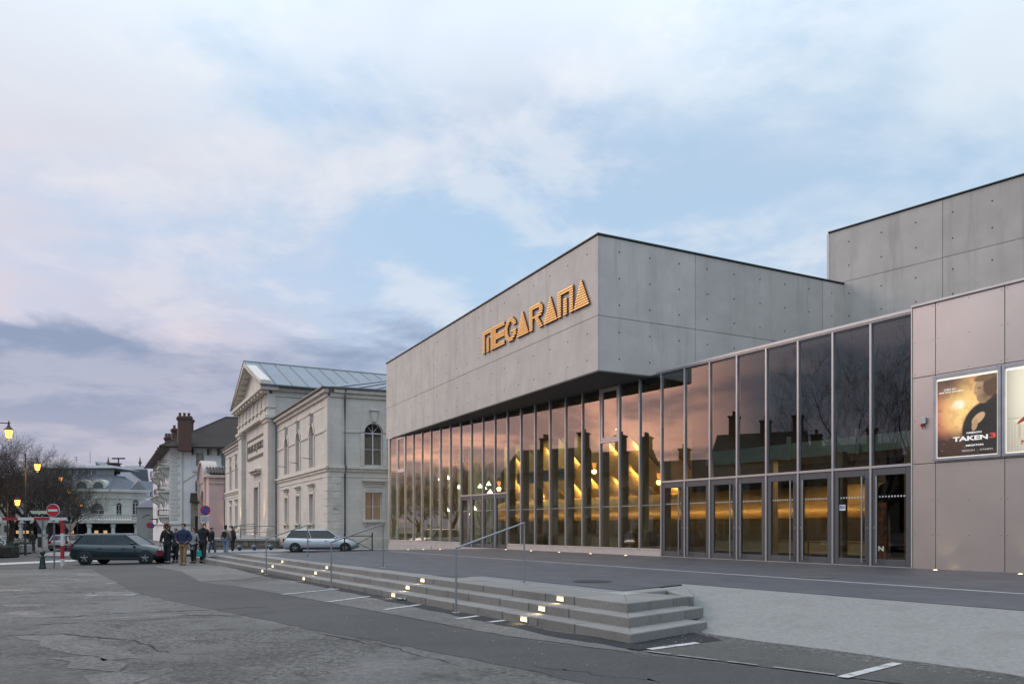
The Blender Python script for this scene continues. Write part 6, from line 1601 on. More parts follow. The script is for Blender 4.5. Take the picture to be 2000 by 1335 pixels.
# ================================================================== street lamps
M['lamp_orange'] = emit('sodium_glow', (1.0, 0.34, 0.06), 5.0)
def street_lamp(x, y, h, arm, label, power=60, glow=True, hide_pole=False):
    z = gz(x); r = empty('street_lamp', (x, y, z), label=label, cat='street lamp', group='street lamps')
    MB().tube([(x, y, z-0.1), (x, y, z+0.9), (x, y, z+0.95), (x, y, z+h)], [0.10, 0.09, 0.055, 0.045], 10).build('pole', M['iron'], r)
    MB().tube([(x, y, z+h-0.35), (x+arm*0.5, y, z+h-0.32), (x+arm*1.05, y, z+h-0.35)], 0.028, 8).build('arm', M['iron'], r)
    MB().tube([(x, y, z+h-1.1), (x+arm*0.45, y, z+h-0.42)], 0.02, 6).build('brace', M['iron'], r)
    c = Vector((x+arm, y, z+h-1.15))
    MB().lathe(c, [(0.07, -0.04), (0.14, 0.0), (0.21, 0.38), (0.20, 0.40)], 8).build('lantern_glass', M['lamp_orange'], r)
    MB().lathe(c+Vector((0, 0, 0.401)), [(0.25, 0), (0.23, 0.06), (0.10, 0.2), (0.05, 0.32), (0.03, 0.52)], 8).build('lantern_hood', M['iron'], r)
    for k in range(4):
        a = math.pi/4+k*math.pi/2
        MB().tube([c+Vector((0.145*math.cos(a), 0.145*math.sin(a), 0)), c+Vector((0.215*math.cos(a), 0.215*math.sin(a), 0.39))], 0.013, 4).build('lantern_bar', M['iron'], r)
    MB().lathe(c, [(0.03, -0.18), (0.09, -0.1), (0.09, -0.06)], 8).build('lantern_finial', M['iron'], r)
    if power:
        L = bpy.data.lights.new('lamp_light', 'POINT'); L.energy = power; L.color = (1.0, 0.5, 0.14); L.shadow_soft_size = 0.2
        lo = bpy.data.objects.new('lamp_light', L); COL.objects.link(lo); lo.location = c-Vector((0, 0, 0.35)); adopt(lo, r)
Yl = 44.0; xl = pX(17, Yl)
street_lamp(xl-1.9, Yl, pZ(826, Yl)+0.35-gz(xl-1.9), 1.9, 'tall lantern lamp on a long bracket, its post beside the hedge end', 110)
Yl = 56.0; xp = pX(49.5, Yl); street_lamp(xp, Yl, pZ(886, Yl)-gz(xp), pX(73, Yl)-xp, 'tall street lamp in front of the bare trees, bracket lantern lit orange', 110)
for px, py, Y, lab in ((34, 982, 62, 'low lit lantern between hedge and tall lamp post'), (118, 936, 86, 'lit street lamp tangled in the branches above the no-entry sign'), (135, 960, 108, 'second lit lamp along the tree row toward the theatre'), (150, 975, 132, 'third lit lamp along the tree row toward the theatre'), (159, 987, 152, 'farthest lit lamp of the tree row by the theatre')):
    x = pX(px, Y)-0.8; street_lamp(x, Y, pZ(py, Y)+1.0-gz(x), 0.8, lab, 60)
street_lamp(-30.5, 38.5, 7.2, 1.3, 'lit lantern lamp across the square, mirrored above the small doors', 80)

# ================================================================== barrier, signs, bollard
M['red'] = mat('sign_red', (0.42, 0.025, 0.03), 0.4); M['white_p'] = mat('sign_white', (0.62, 0.62, 0.62), 0.45); M['blue'] = mat('sign_blue', (0.025, 0.07, 0.30), 0.4); M['galv'] = mat('galvanised_steel', (0.22, 0.23, 0.24), 0.5, 0.5)
M['sign_back'] = mat('sign_back_grey', (0.34, 0.36, 0.34), 0.5, 0.3)
Yb = 32.9; xb = pX(122, Yb); zb = gz(xb)
br_ = empty('height_barrier', (xb, Yb, zb), label='red and white striped height barrier across the car park entrance', cat='barrier')
bz = [0, 0.26, 0.85, 1.42, 2.0, 2.16]
hcol = ['worn', 'white_p', 'red', 'white_p', 'red']
M['worn'] = mat('rusty_white_paint', (0.45, 0.38, 0.28), 0.7, var=0.4, vscale=9)
for k, (a, b, c) in enumerate(zip((-0.05, 0.13, 0.42, 0.98, 1.5), (0.13, 0.42, 0.98, 1.5, 2.06), ('worn', 'white_p', 'red', 'white_p', 'red'))):
    one('post_band', M[c], br_, Frame((xb, Yb), (1, 0), (0, 1)), -0.055, 0.055, -0.055, 0.055, zb+a, zb+b)
x = xb+0.17; k = 0
while x > xb-9:
    L = 0.68 if k else 0.68
    one('beam_band', M['white_p' if k % 2 == 0 else 'red'], br_, Frame((0, Yb), (1, 0), (0, 1)), x-L+0.001, x, -0.05, 0.05, zb+2.061, zb+2.18); x -= L; k += 1
one('post', M['worn'], br_, Frame((xb-8.6, Yb), (1, 0), (0, 1)), -0.055, 0.055, -0.055, 0.055, zb-0.3, zb+2.06)
def disc(name, c, r, d, m, parent, n=28): return MB().lathe(c, [(r, -d/2), (r, d/2)], n, 'Y').build(name, m, parent)
Ys = 33.3; xs_ = pX(106, Ys); zs_ = gz(xs_)
ne = empty('no_entry_sign', (xs_, Ys, zs_), label='round red no-entry sign on a grey pole behind the striped barrier', cat='road sign')
MB().tube([(xs_, Ys, zs_-0.1), (xs_, Ys, zs_+2.45)], 0.032, 10).build('pole', M['galv'], ne)
c = Vector((xs_-0.02, Ys-0.06, pZ(996, Ys))); disc('rim', c+Vector((0, 0.008, 0)), 0.285, 0.02, M['white_p'], ne); dsk = disc('plate', c-Vector((0, 0.006, 0)), 0.262, 0.02, M['red'], ne)
MB().cbox(c-Vector((0, 0.02, 0)), 0.40, 0.012, 0.09).build('white_bar', M['white_p'], dsk)
pl_ = MB().cbox((xs_, Ys-0.05, pZ(1016, Ys)), 0.43, 0.02, 0.17).build('sub_plate', M['white_p'], ne); MB().cbox((xs_, Ys-0.065, pZ(1016, Ys)), 0.12, 0.01, 0.08).build('sub_plate_symbol', M['galv'], pl_)
def back_sign(px, py_base, Y, ztop_px, label, arrow=True):
    x = pX(px, Y); z = gz(x); r = empty('give_way_sign', (x, Y, z), label=label, cat='road sign', group='give way signs seen from behind')
    zt = pZ(ztop_px, Y)
    MB().tube([(x, Y, z-0.1), (x, Y, zt+0.1)], 0.035, 8).build('pole', M['galv'], r)
    s = 0.5
    MB().prism([(x-s, Y+0.05, zt), (x+s, Y+0.05, zt), (x, Y+0.05, zt-0.85)], (0, 0.02, 0)).build('plate', M['sign_back'], r, 0.01)
    MB().cbox((x, Y+0.06, zt-1.05), 0.6, 0.02, 0.16).build('sub_plate', M['sign_back'], r)
    if arrow:
        MB().prism([(x-0.62, Y+0.05, zt+0.18), (x+0.55, Y+0.05, zt+0.18), (x+0.50, Y+0.05, zt+0.36), (x-0.75, Y+0.05, zt+0.36)], (0, 0.02, 0)).build('direction_plate', mat('pale_green_plate', (0.42, 0.5, 0.40), 0.5), r)
back_sign(82.5, 1075, 44, 1009, 'back of a grey give-way sign with direction plate above, beside the barrier')
back_sign(137, 1075, 66, 1022, 'back of a grey give-way sign beside the parked silver hatchback', False)
# cast-iron bollard
Yk = 33.1; xk = pX(83, Yk); zk = gz(xk)
bo = empty('cast_iron_bollard', (xk, Yk, zk), label='dark green turned cast-iron bollard beside the barrier post', cat='bollard')
M['bollard'] = mat('bollard_green', (0.035, 0.05, 0.048), 0.45, 0.3)
MB().lathe((xk, Yk, zk), [(0.135, -0.05), (0.135, 0.08), (0.12, 0.12), (0.105, 0.3), (0.085, 0.46), (0.10, 0.48), (0.10, 0.52), (0.07, 0.54), (0.06, 0.60)], 16).build('shaft', M['bollard'], bo, smooth=False)
MB().lathe((xk, Yk, zk+0.70), [(0.05, -0.1), (0.095, -0.05), (0.105, 0.0), (0.09, 0.06), (0.04, 0.10)], 16).build('knob', M['bollard'], bo, smooth=True)
# no-parking signs
def no_parking(px, py, Y, r_, label, sub=True, lean=0.0):
    x = pX(px, Y); z = gz(x); cz = pZ(py, Y)
    r = empty('no_parking_sign', (x, Y, z), label=label, cat='road sign')
    MB().tube([(x, Y, z-0.1), (x, Y, cz+r_*0.9)], 0.035, 8).build('pole', M['galv'], r)
    c = Vector((x, Y-0.06, cz)); rim = disc('rim', c, r_, 0.02, M['red'], r); disc('field', c-Vector((0, 0.014, 0)), r_*0.78, 0.02, M['blue'], r)
    d1 = Vector((0.707, 0, -0.707))*r_*0.80; n1_ = Vector((0.707, 0, 0.707))*r_*0.09
    MB().prism([c-d1-n1_-Vector((0, 0.034, 0)), c+d1-n1_-Vector((0, 0.034, 0)), c+d1+n1_-Vector((0, 0.034, 0)), c-d1+n1_-Vector((0, 0.034, 0))], (0, 0.01, 0)).build('slash', M['red'], r)
    if sub:
        pl = MB().cbox((x-0.02, Y-0.05, cz-r_*1.72), r_*1.75, 0.02, r_*1.3).build('text_plate', M['white_p'], r)
        mb = MB(); rd = random.Random(4)
        for k in range(4):
            zz = cz-r_*1.30-k*r_*0.27; xx = x-r_*0.72
            while xx < x+r_*0.6:
                w = rd.uniform(0.05, 0.16)*r_*2; mb.cbox((xx+w/2, Y-0.064, zz), w, 0.006, r_*0.12); xx += w+r_*0.10
        mb.build('illegible_print', M['galv'], pl)
no_parking(402, 996, 42.0, 0.27, 'blue and red no-parking sign with white text plate behind the walking men')
no_parking(297, 1026, 90.0, 0.32, 'small blue no-parking sign on the far pavement by the white house', False)
x = pX(292, 92); r = empty('round_red_sign', (x, 92, gz(x)), label='round red and white sign just behind the far no-parking sign', cat='road sign'); MB().tube([(x, 92, gz(x)), (x, 92, pZ(1020, 92))], 0.035, 8).build('pole', M['galv'], r); disc('plate', Vector((x, 91.94, pZ(1025, 92))), 0.34, 0.03, M['red'], r)
# cross-braced pedestrian barrier
pa, pb = Vector((pX(673, 47.0), 47.0)), Vector((pX(727, 48.6), 48.6)); Lp = (pb-pa).length; tp = (pb-pa)/Lp; BF = Frame(pa, tp, Vector((-tp.y, tp.x)))
bb = empty('pedestrian_barrier', (pa.x, pa.y, 0), label='black cross-braced pedestrian barrier at the edge of the forecourt', cat='barrier')
for u in (0, Lp): MB().tube([BF.p(u, 0, -0.05), BF.p(u, 0, 1.18)], 0.04, 10).build('post', M['black'], bb); 
for u in (0, Lp): MB().lathe(BF.p(u, 0, 1.18), [(0.05, 0), (0.055, 0.04), (0.02, 0.08)], 10).build('post_cap', M['black'], bb)
MB().tube([BF.p(0, 0, 1.05), BF.p(Lp, 0, 1.05)], 0.022, 8).build('top_rail', M['black'], bb); MB().tube([BF.p(0, 0, 0.16), BF.p(Lp, 0, 0.16)], 0.022, 8).build('bottom_rail', M['black'], bb)
MB().tube([BF.p(0, 0, 0.16), BF.p(Lp, 0, 1.05)], 0.018, 8).build('brace', M['black'], bb); MB().tube([BF.p(0, 0.04, 1.05), BF.p(Lp, 0.04, 0.16)], 0.018, 8).build('brace', M['black'], bb)
# drain grate in the car park, crumpled paper by the steps
gp = ung(217, 1162)
gr = empty('drain_grate', (gp.x, gp.y, 0), label='pale slotted drain cover set in the worn asphalt', cat='drain cover')
GF = Frame((gp.x, gp.y), Vector((0.98, 0.2)), Vector((-0.2, 0.98))); zg = gz(gp.x)
one('frame', M['granite'], gr, GF, -0.55, 0.55, -0.2, 0.2, zg-0.05, zg+0.012, 0.004)
for k in range(8): one('slot', M['dark'], gr, GF, -0.28+0.075*k, -0.25+0.075*k, -0.13, 0.13, zg, zg+0.0135)
pp = ung(790, 1172); rd = random.Random(2); mb = MB(); n = 7
g_ = [[Vector((pp.x-0.16+0.32*i/n, pp.y-0.1+0.2*j/4, gz(pp.x)+0.02+rd.uniform(0, 0.05))) for j in range(5)] for i in range(n+1)]
mb.add([p for row in g_ for p in row], [(i*5+j, i*5+j+1, (i+1)*5+j+1, (i+1)*5+j) for i in range(n) for j in range(4)])
mb.build('litter', mat('crumpled_paper', (0.6, 0.6, 0.58), 0.7), None, norm=False, label='crumpled white paper litter at the foot of the steps', cat='litter')
# small litter flecks and stones in the gutter
mb = MB(); rd = random.Random(8)
for k in range(110):
    if k < 30: p = ung(rd.uniform(1240, 1400), rd.uniform(1240, 1262))
    elif k < 80: p = ung(rd.uniform(300, 1200), rd.uniform(1190, 1320))
    else:
        t = rd.random(); p = ung(1400+600*t, 1249+82*t+rd.uniform(0, 5))
    s = rd.uniform(0.004, 0.011); mb.cbox((p.x, p.y, gz(p.x)+0.014+s*0.3), s*rd.uniform(1, 2.5), s*rd.uniform(1, 2), s*0.7)
mb.build('litter_flecks', mat('pale_flecks', (0.34, 0.33, 0.31), 0.8), None, kind='stuff', label='pale grit and litter flecks strewn over the asphalt', cat='grit')
# ================================================================== cars
M['tyre'] = mat('tyre_rubber', (0.018, 0.018, 0.018), 0.85); M['rim'] = mat('alloy_rim', (0.14, 0.14, 0.145), 0.4, 0.7)
M['car_glass'] = mat('car_glass', (0.02, 0.024, 0.026), 0.05, spec=0.8); M['tail'] = mat('tail_lamp', (0.30, 0.012, 0.015), 0.25); M['head'] = mat('head_lamp', (0.55, 0.56, 0.57), 0.12)
M['trim'] = mat('black_trim', (0.022, 0.022, 0.023), 0.6); M['plate_w'] = mat('number_plate', (0.55, 0.55, 0.52), 0.5)
def car(loc, heading, paint, label, group=None, L=4.15, Wd=1.74, H=1.47, hatch=True, lit_tail=False):
    r = empty('parked_car' if group else 'car', loc, heading, label, 'car', group)
    r.rotation_euler = (0, 0, 0); r.location = (0, 0, 0)
    pm = mat('car_paint', paint, 0.32, 0.35, var=0.03, coat=0.8)
    hl = L/2; hw = Wd/2; belt = 0.90
    st = [(-hl, 0.42, 0.62, 0.86), (-hl+0.06, 0.28, 0.84, 0.93), (-hl+0.22, 0.22, 0.98 if hatch else 0.95, 0.97), (-hl+0.75, 0.20, 0.955, 1.0), (-0.6, 0.20, 0.93, 1.0), (0.4, 0.20, 0.92, 1.0), (hl-1.25, 0.20, 0.94, 1.0), (hl-0.75, 0.20, 0.86, 0.985), (hl-0.28, 0.22, 0.74, 0.94), (hl-0.07, 0.30, 0.62, 0.88), (hl, 0.40, 0.54, 0.80)]
    mb = MB(); ring = []
    for x, zb_, zt_, k in st:
        w = hw*k
        ring.append([(x, -w*0.93, zb_), (x, -w, zb_+0.18), (x, -w, (zb_+zt_)/2+0.08), (x, -w*0.95, zt_-0.03), (x, -w*0.80, zt_), (x, 0, zt_+0.015), (x, w*0.80, zt_), (x, w*0.95, zt_-0.03), (x, w, (zb_+zt_)/2+0.08), (x, w, zb_+0.18), (x, w*0.93, zb_)])
    n = 11; mb.add([p for q in ring for p in q], [(i*n+j, i*n+(j+1) % n, (i+1)*n+(j+1) % n, (i+1)*n+j) for i in range(len(st)-1) for j in range(n)]+[tuple(range(n)), tuple((len(st)-1)*n+j for j in range(n))[::-1]])
    body = mb.build('body', pm, r, smooth=True)
    # greenhouse
    xr0, xr1 = (-hl+0.10, -hl+0.52) if hatch else (-hl+0.85, -hl+1.35); xf0, xf1 = hl-1.05, hl-1.85
    zt = H
    lo_ = [(xr0, belt-0.02), (xf0, belt-0.04)]; wb, wt = hw*0.90, hw*0.70
    q8 = [(xr0, -wb, belt-0.04), (xf0, -wb, belt-0.04), (xf0, wb, belt-0.04), (xr0, wb, belt-0.04), (xr1, -wt, zt-0.06), (xf1, -wt, zt-0.06), (xf1, wt, zt-0.06), (xr1, wt, zt-0.06)]
    MB().hexa(q8).build('glasshouse', M['car_glass'], r, 0.03)
    MB().hexa([(xr1-0.05, -wt-0.01, zt-0.075), (xf1+0.06, -wt-0.01, zt-0.075), (xf1+0.06, wt+0.01, zt-0.075), (xr1-0.05, wt+0.01, zt-0.075), (xr1+0.1, -wt*0.86, zt), (xf1-0.12, -wt*0.86, zt), (xf1-0.12, wt*0.86, zt), (xr1+0.1, wt*0.86, zt)]).build('roof', pm, r, 0.03, smooth=True)
    for s in (-1, 1):                              # pillars
        for (xb_, xt_) in ((xr0+0.02, xr1+0.03), (xf0-0.03, xf1-0.02), ((xr0+xf0)/2-0.1, (xr1+xf1)/2-0.1)):
            MB().tube([(xb_, s*(wb+0.005), belt-0.03), (xt_, s*(wt+0.005), zt-0.06)], 0.045 if xb_ != (xr0+xf0)/2-0.1 else 0.03, 6).build('pillar', pm, r)
        MB().cbox((0.02, s*hw*1.0, 0.30), L*0.5, 0.03, 0.10).build('sill_trim', M['trim'], r)
        MB().cbox((xf0-0.35, s*(hw+0.07), 0.98), 0.12, 0.18, 0.12).build('mirror', pm, r, 0.03)
        for k, x in enumerate((-0.75, 0.35)): MB().cbox((x, s*(hw+0.004), 0.76), 0.16, 0.02, 0.03).build('door_handle', M['trim'], body)
        MB().cbox((hl-0.20, s*hw*0.68, 0.64), 0.24, hw*0.40, 0.14).build('headlight', M['head'], r, 0.03)
        MB().cbox((-hl+0.07, s*hw*0.80, 0.78), 0.12, hw*0.24, 0.30).build('tail_lamp', M['tail'], r, 0.02)
    MB().cbox((hl-0.06, 0, 0.42), 0.16, hw*1.3, 0.18).build('grille', M['trim'], r, 0.03); MB().cbox((-hl+0.02, 0, 0.45), 0.12, hw*1.7, 0.14).build('bumper_trim', M['trim'], r, 0.03)
    MB().cbox((-hl-0.01, 0, 0.62), 0.06, 0.52, 0.11).build('number_plate', M['plate_w'], r); MB().cbox((hl+0.012, 0, 0.45), 0.04, 0.52, 0.11).build('number_plate', M['plate_w'], r)
    for x in (-hl+0.78, hl-0.80):
        for s in (-1, 1):
            MB().lathe((x, s*(hw-0.02), 0.31), [(0.36, -0.03), (0.36, 0.03)], 22, 'Y').build('wheel_arch', M['trim'], r)
            w = MB().lathe((x, s*(hw-0.07), 0.30), [(0.24, -0.10), (0.295, -0.09), (0.305, 0.0), (0.295, 0.09), (0.24, 0.11)], 22, 'Y').build('wheel', M['tyre'], r, smooth=True)
            rm = MB().lathe((x, s*(hw+0.035), 0.30), [(0.20, -0.02), (0.19, 0.010), (0.17, 0.012)], 18, 'Y').build('rim', M['trim'], w)
            for k in range(5):
                an = 2*math.pi*k/5+0.3; MB().tube([(x, s*(hw+0.05), 0.30), (x+0.185*math.cos(an), s*(hw+0.05), 0.30+0.185*math.sin(an))], [0.04, 0.028], 6).build('spoke', M['galv'], w)
    r.location = loc; r.rotation_euler = (0, 0, heading)
    return r
x = pX(243, 37.2); car((x, 37.2, gz(x)), R(1), (0.006, 0.024, 0.028), 'dark teal hatchback crossing the street beside the walking people', L=4.4, H=1.46)
x = pX(628, 50.2); car((x, 50.2, gz(x)), R(9), (0.50, 0.51, 0.53), 'silver estate car passing the courthouse corner behind the steps', L=4.7, H=1.50)
PG = 'cars parked along the street'
for px, Y, hd, c, lab in ((131, 71.5, 100, (0.42, 0.42, 0.43), 'silver hatchback parked tail-out behind the barrier post'), (154, 77.5, 105, (0.10, 0.105, 0.11), 'dark grey parked car next to the silver hatchback'),
                          (166, 85, 108, (0.10, 0.02, 0.025), 'maroon parked car between dark grey and pale parked cars'), (173, 94, 110, (0.30, 0.30, 0.31), 'pale grey parked car beyond the maroon one'), (177, 105, 112, (0.05, 0.05, 0.055), 'black parked car near the theatre end of the row'), (186, 122, -70, (0.5, 0.5, 0.5), 'white car facing out before the theatre colonnade')):
    x = pX(px, Y); car((x, Y, gz(x)+(0.0)), R(hd), c, lab, PG)
x = pX(2, 72); car((x, 72, gz(x)), R(0), (0.55, 0.55, 0.55), 'white car parked behind the clipped hedge', PG)
for i, (y, c, lab) in enumerate(((4.5, (0.02, 0.03, 0.06), 'dark blue car in the square, mirrored in the doors'), (8.2, (0.4, 0.4, 0.42), 'silver car in the square, mirrored in the doors'), (12.0, (0.02, 0.02, 0.022), 'black car in the square, mirrored in the doors'), (16.2, (0.45, 0.45, 0.45), 'white car in the square, mirrored in the glazing'), (20.4, (0.14, 0.02, 0.02), 'red car in the square, mirrored in the glazing'), (24.6, (0.10, 0.11, 0.12), 'grey car in the square, mirrored in the glazing'))):
    car((-24.0, y, gz(-24)), R(2), c, lab, 'cars parked across the square')

# ================================================================== people
M['skin'] = mat('skin', (0.42, 0.25, 0.18), 0.55, var=0.08, vscale=8)
def cloth(name, c, v=0.15): return mat(name, c, 0.85, var=v, vscale=9, bump=0.25, bscale=30)
def skinned(name, verts, edges, radii, m, parent, sub=2, root=0):
    me = bpy.data.meshes.new(name); me.from_pydata([tuple(v) for v in verts], edges, []); me.materials.append(m)
    o = bpy.data.objects.new(name, me); COL.objects.link(o); adopt(o, parent)
    md = o.modifiers.new('skin', 'SKIN'); md.use_smooth_shade = True; md.branch_smoothing = 0.4
    sv = me.skin_vertices[0].data
    for i, rr in enumerate(radii):
        sv[i].radius = rr if hasattr(rr, '__len__') else (rr, rr)
        sv[i].use_root = (i == root)
    s = o.modifiers.new('smooth', 'SUBSURF'); s.levels = sub; s.render_levels = sub
    return o
def person(px, feet, head, label, coat, legs, shoes, hair, heading=0.0, stride=0.12, coat_len=0.78, puffy=1.0, arm='down', hood=None, extra=None, Ymul=1.0, hairlen=0.0, pos=None):
    p = pos or ung(px, feet); hh = (feet-head)/FPX*p.y; k = hh/1.74
    r = empty('person', p, 0, label, 'person', None); r.location = (0, 0, 0)
    sw = stride
    # joints, figure faces -Y
    V = {'pel': (0, 0, .93), 'sp': (0, 0.0, 1.12), 'ch': (0, 0.0, 1.33), 'nk': (0, 0.0, 1.49), 'hb': (0, -0.005, 1.56), 'hm': (0, -0.015, 1.645), 'ht': (0, 0.0, 1.715), 'nose': (0, -0.105, 1.635)}
    E = [('pel', 'sp'), ('sp', 'ch'), ('ch', 'nk'), ('nk', 'hb'), ('hb', 'hm'), ('hm', 'ht')]
    Rr = {'pel': .125, 'sp': .12, 'ch': (.15, .115), 'nk': .055, 'hb': .07, 'hm': (.078, .095), 'ht': .055, 'nose': .012}
    for s, S_ in ((-1, 'l'), (1, 'r')):
        y = -sw*s
        V.update({S_+'hip': (s*.085, 0, .88), S_+'kn': (s*.095, y*0.6-0.02, .49), S_+'an': (s*.10, y, .09), S_+'to': (s*.115, y-0.15, .035)})
        E += [('pel', S_+'hip'), (S_+'hip', S_+'kn'), (S_+'kn', S_+'an'), (S_+'an', S_+'to')]
        Rr.update({S_+'hip': .09, S_+'kn': .058, S_+'an': .042, S_+'to': .032})
        if arm == 'pocket': el, wr, hd = (s*.30, .05, 1.14), (s*.22, -.10, .98), (s*.17, -.14, .95)
        elif arm == 'up' and s == 1: el, wr, hd = (s*.26, -.02, 1.16), (s*.13, -.20, 1.36), (s*.08, -.22, 1.42)
        else: el, wr, hd = (s*.255, .03+sw*0.3*s, 1.14), (s*.26, -.05+sw*0.6*s, .90), (s*.255, -.07+sw*0.6*s, .83)
        V.update({S_+'sh': (s*.175, 0, 1.42), S_+'el': el, S_+'wr': wr, S_+'hd': hd})
        E += [('ch', S_+'sh'), (S_+'sh', S_+'el'), (S_+'el', S_+'wr'), (S_+'wr', S_+'hd')]
        Rr.update({S_+'sh': .062, S_+'el': .045, S_+'wr': .030, S_+'hd': .032})
        d = (Vector(hd)-Vector(wr)).normalized(); side = Vector((0, 1, 0)); side = (side-d*side.dot(d)).normalized()
        for f in range(4):
            b_ = Vector(hd)+side*(f-1.5)*0.019; t_ = b_+d*(0.055+0.012*(1.5-abs(f-1.5)))+Vector((-s*0.012, -0.008, 0))
            V[S_+f'f{f}a'] = tuple(b_+d*0.03); V[S_+f'f{f}b'] = tuple(t_); E += [(S_+'hd', S_+f'f{f}a'), (S_+f'f{f}a', S_+f'f{f}b')]; Rr[S_+f'f{f}a'] = .009; Rr[S_+f'f{f}b'] = .008
        b_ = Vector(wr).lerp(Vector(hd), 0.45)-side*0.035; V[S_+'tha'] = tuple(b_); V[S_+'thb'] = tuple(b_+d*0.045-side*0.012); E += [(S_+'wr', S_+'tha'), (S_+'tha', S_+'thb')]; Rr[S_+'tha'] = .011; Rr[S_+'thb'] = .009
    E.append(('hm', 'nose'))
    names = list(V); ix = {n_: i for i, n_ in enumerate(names)}
    skinned('body', [V[n_] for n_ in names], [(ix[a], ix[b]) for a, b in E], [Rr[n_] for n_ in names], M['skin'], r, 2, ix['pel'])
    # trousers
    cm = cloth('trousers_cloth', legs); vs, es, rs2 = [V['pel']], [], [.14]
    for S_ in 'lr':
        b = len(vs); vs += [V[S_+'hip'], V[S_+'kn'], V[S_+'an']]; es += [(0, b), (b, b+1), (b+1, b+2)]; rs2 += [.108, .078, .066]
    skinned('trousers', vs, es, rs2, cm, r, 2)
    sm = cloth('shoe_leather', shoes)
    for S_ in 'lr':
        a = Vector(V[S_+'an']); t = Vector(V[S_+'to']); skinned('shoe', [a+Vector((0, 0.03, 0.03)), a+Vector((0, 0.03, -0.035)), t+Vector((0, 0.05, 0.012)), t+Vector((0, -0.02, 0.008))], [(0, 1), (1, 2), (2, 3)], [.052, .052, .050, .040], sm, r, 1)
    # coat
    cc_ = cloth('coat_cloth', coat); z0 = coat_len
    vs = [(0, 0, z0), (0, 0, .95), V['sp'], V['ch'], (0, 0, 1.47), (0, 0.005, 1.535)]; rs2 = [(.19*puffy, .145*puffy), (.175*puffy, .14*puffy), (.165*puffy, .135*puffy), (.185*puffy, .14*puffy), .10, .085]; es = [(i, i+1) for i in range(5)]
    for S_ in 'lr':
        b = len(vs); w_ = Vector(V[S_+'el']).lerp(Vector(V[S_+'wr']), 0.95); vs += [V[S_+'sh'], V[S_+'el'], w_]; es += [(3, b), (b, b+1), (b+1, b+2)]; rs2 += [.085*puffy, .068*puffy, .054*puffy]
    skinned('coat', vs, es, rs2, cc_, r, 2, 2)
    # hair, eyes, mouth
    hm_ = cloth('hair_strands', hair, 0.3); mb = MB(); N = 12
    c = Vector((0, 0.012, 1.665)); prof = [(0.005, 0.100), (0.055, 0.088), (0.088, 0.052), (0.098, 0.005), (0.094, -0.035-hairlen*0.3), (0.075, -0.06-hairlen)]
    vv = []
    for rr, zz in prof:
        for a in range(N):
            an = 2*math.pi*a/N; yy = math.sin(an); cut = 1.0 if yy > -0.25 or zz > 0.03 else 0.72
            vv.append(c+Vector((math.cos(an)*rr*0.92, yy*rr*cut+0.006, zz if (yy > -0.25 or zz > 0.03) else max(zz, 0.035))))
    mb.add(vv, [(i*N+j, i*N+(j+1) % N, (i+1)*N+(j+1) % N, (i+1)*N+j) for i in range(len(prof)-1) for j in range(N)]); mb.build('hair', hm_, r, smooth=True)
    mb = MB()
    for s in (-1, 1): mb.lathe((s*0.033, -0.098, 1.662), [(0.011, -0.006), (0.011, 0.006)], 8, 'Y')
    mb.build('eyes', M['black'], r); MB().cbox((0, -0.092, 1.595), 0.045, 0.012, 0.008).build('mouth', mat('lips', (0.28, 0.10, 0.09), 0.5), r)
    if hood: # fur-trimmed hood round the face
        ring = [Vector((math.cos(a)*0.125, -0.06, 1.64+math.sin(a)*0.135)) for a in [2*math.pi*i/14 for i in range(15)]]
        MB().tube(ring, 0.045, 8, False).build('fur_trim', cloth('fur_trim', hood, 0.4), r, smooth=True)
        MB().lathe((0, 0.04, 1.635), [(0.02, 0.13), (0.10, 0.10), (0.135, 0.02), (0.12, -0.10), (0.09, -0.14)], 14).build('hood', cc_, r, smooth=True)
    if extra:
        kind, col, side_ = extra
        bm_ = cloth(kind+'_leather', col); s = side_
        if kind == 'backpack':
            MB().cbox((0, 0.19, 1.20), 0.26, 0.14, 0.36).build('backpack', bm_, r, 0.05, seg=2)
        else:
            hd = Vector(V[('l' if s < 0 else 'r')+'hd'])
            b_ = hd+Vector((s*0.03, 0, -0.36))
            bag = MB().hexa([b_+Vector(q_) for q_ in ((-.15, -.05, -.14), (.15, -.05, -.14), (.15, .05, -.14), (-.15, .05, -.14), (-.12, -.035, .14), (.12, -.035, .14), (.12, .035, .14), (-.12, .035, .14))]).build(kind, bm_, r, 0.02)
            MB().tube([b_+Vector((-.08, 0, .13)), hd+Vector((-0.02, 0, 0.0)), hd+Vector((0.02, 0, 0.0)), b_+Vector((.08, 0, .13))], 0.010, 6).build('bag_handle', bm_, bag)
    r.location = p; r.scale = (k, k, k); r.rotation_euler = (0, 0, heading)
    return r
blk = (0.012, 0.012, 0.014)
person(327, 1100, 1023, 'woman in black parka with fur-trimmed hood carrying a dark red bag', blk, (0.012, 0.012, 0.015), blk, (0.10, 0.06, 0.03), R(5), 0.10, 0.72, 1.08, 'up', hood=(0.22, 0.14, 0.08), extra=('handbag', (0.13, 0.012, 0.02), -1))
person(358, 1103, 1022, 'man in puffy navy jacket and tan trousers, hands in pockets', (0.022, 0.03, 0.075), (0.26, 0.165, 0.085), (0.20, 0.12, 0.06), (0.05, 0.035, 0.025), 0, 0.10, 0.86, 1.30, 'pocket')
person(378, 1100, 1030, 'person in grey coat and black trousers between the two men with a teal bag', (0.28, 0.28, 0.29), blk, blk, (0.12, 0.08, 0.05), R(-3), 0.08, 0.62, 1.0, 'down', extra=('shopping_bag', (0.02, 0.32, 0.28), 1), pos=ung(378, 1099.5))
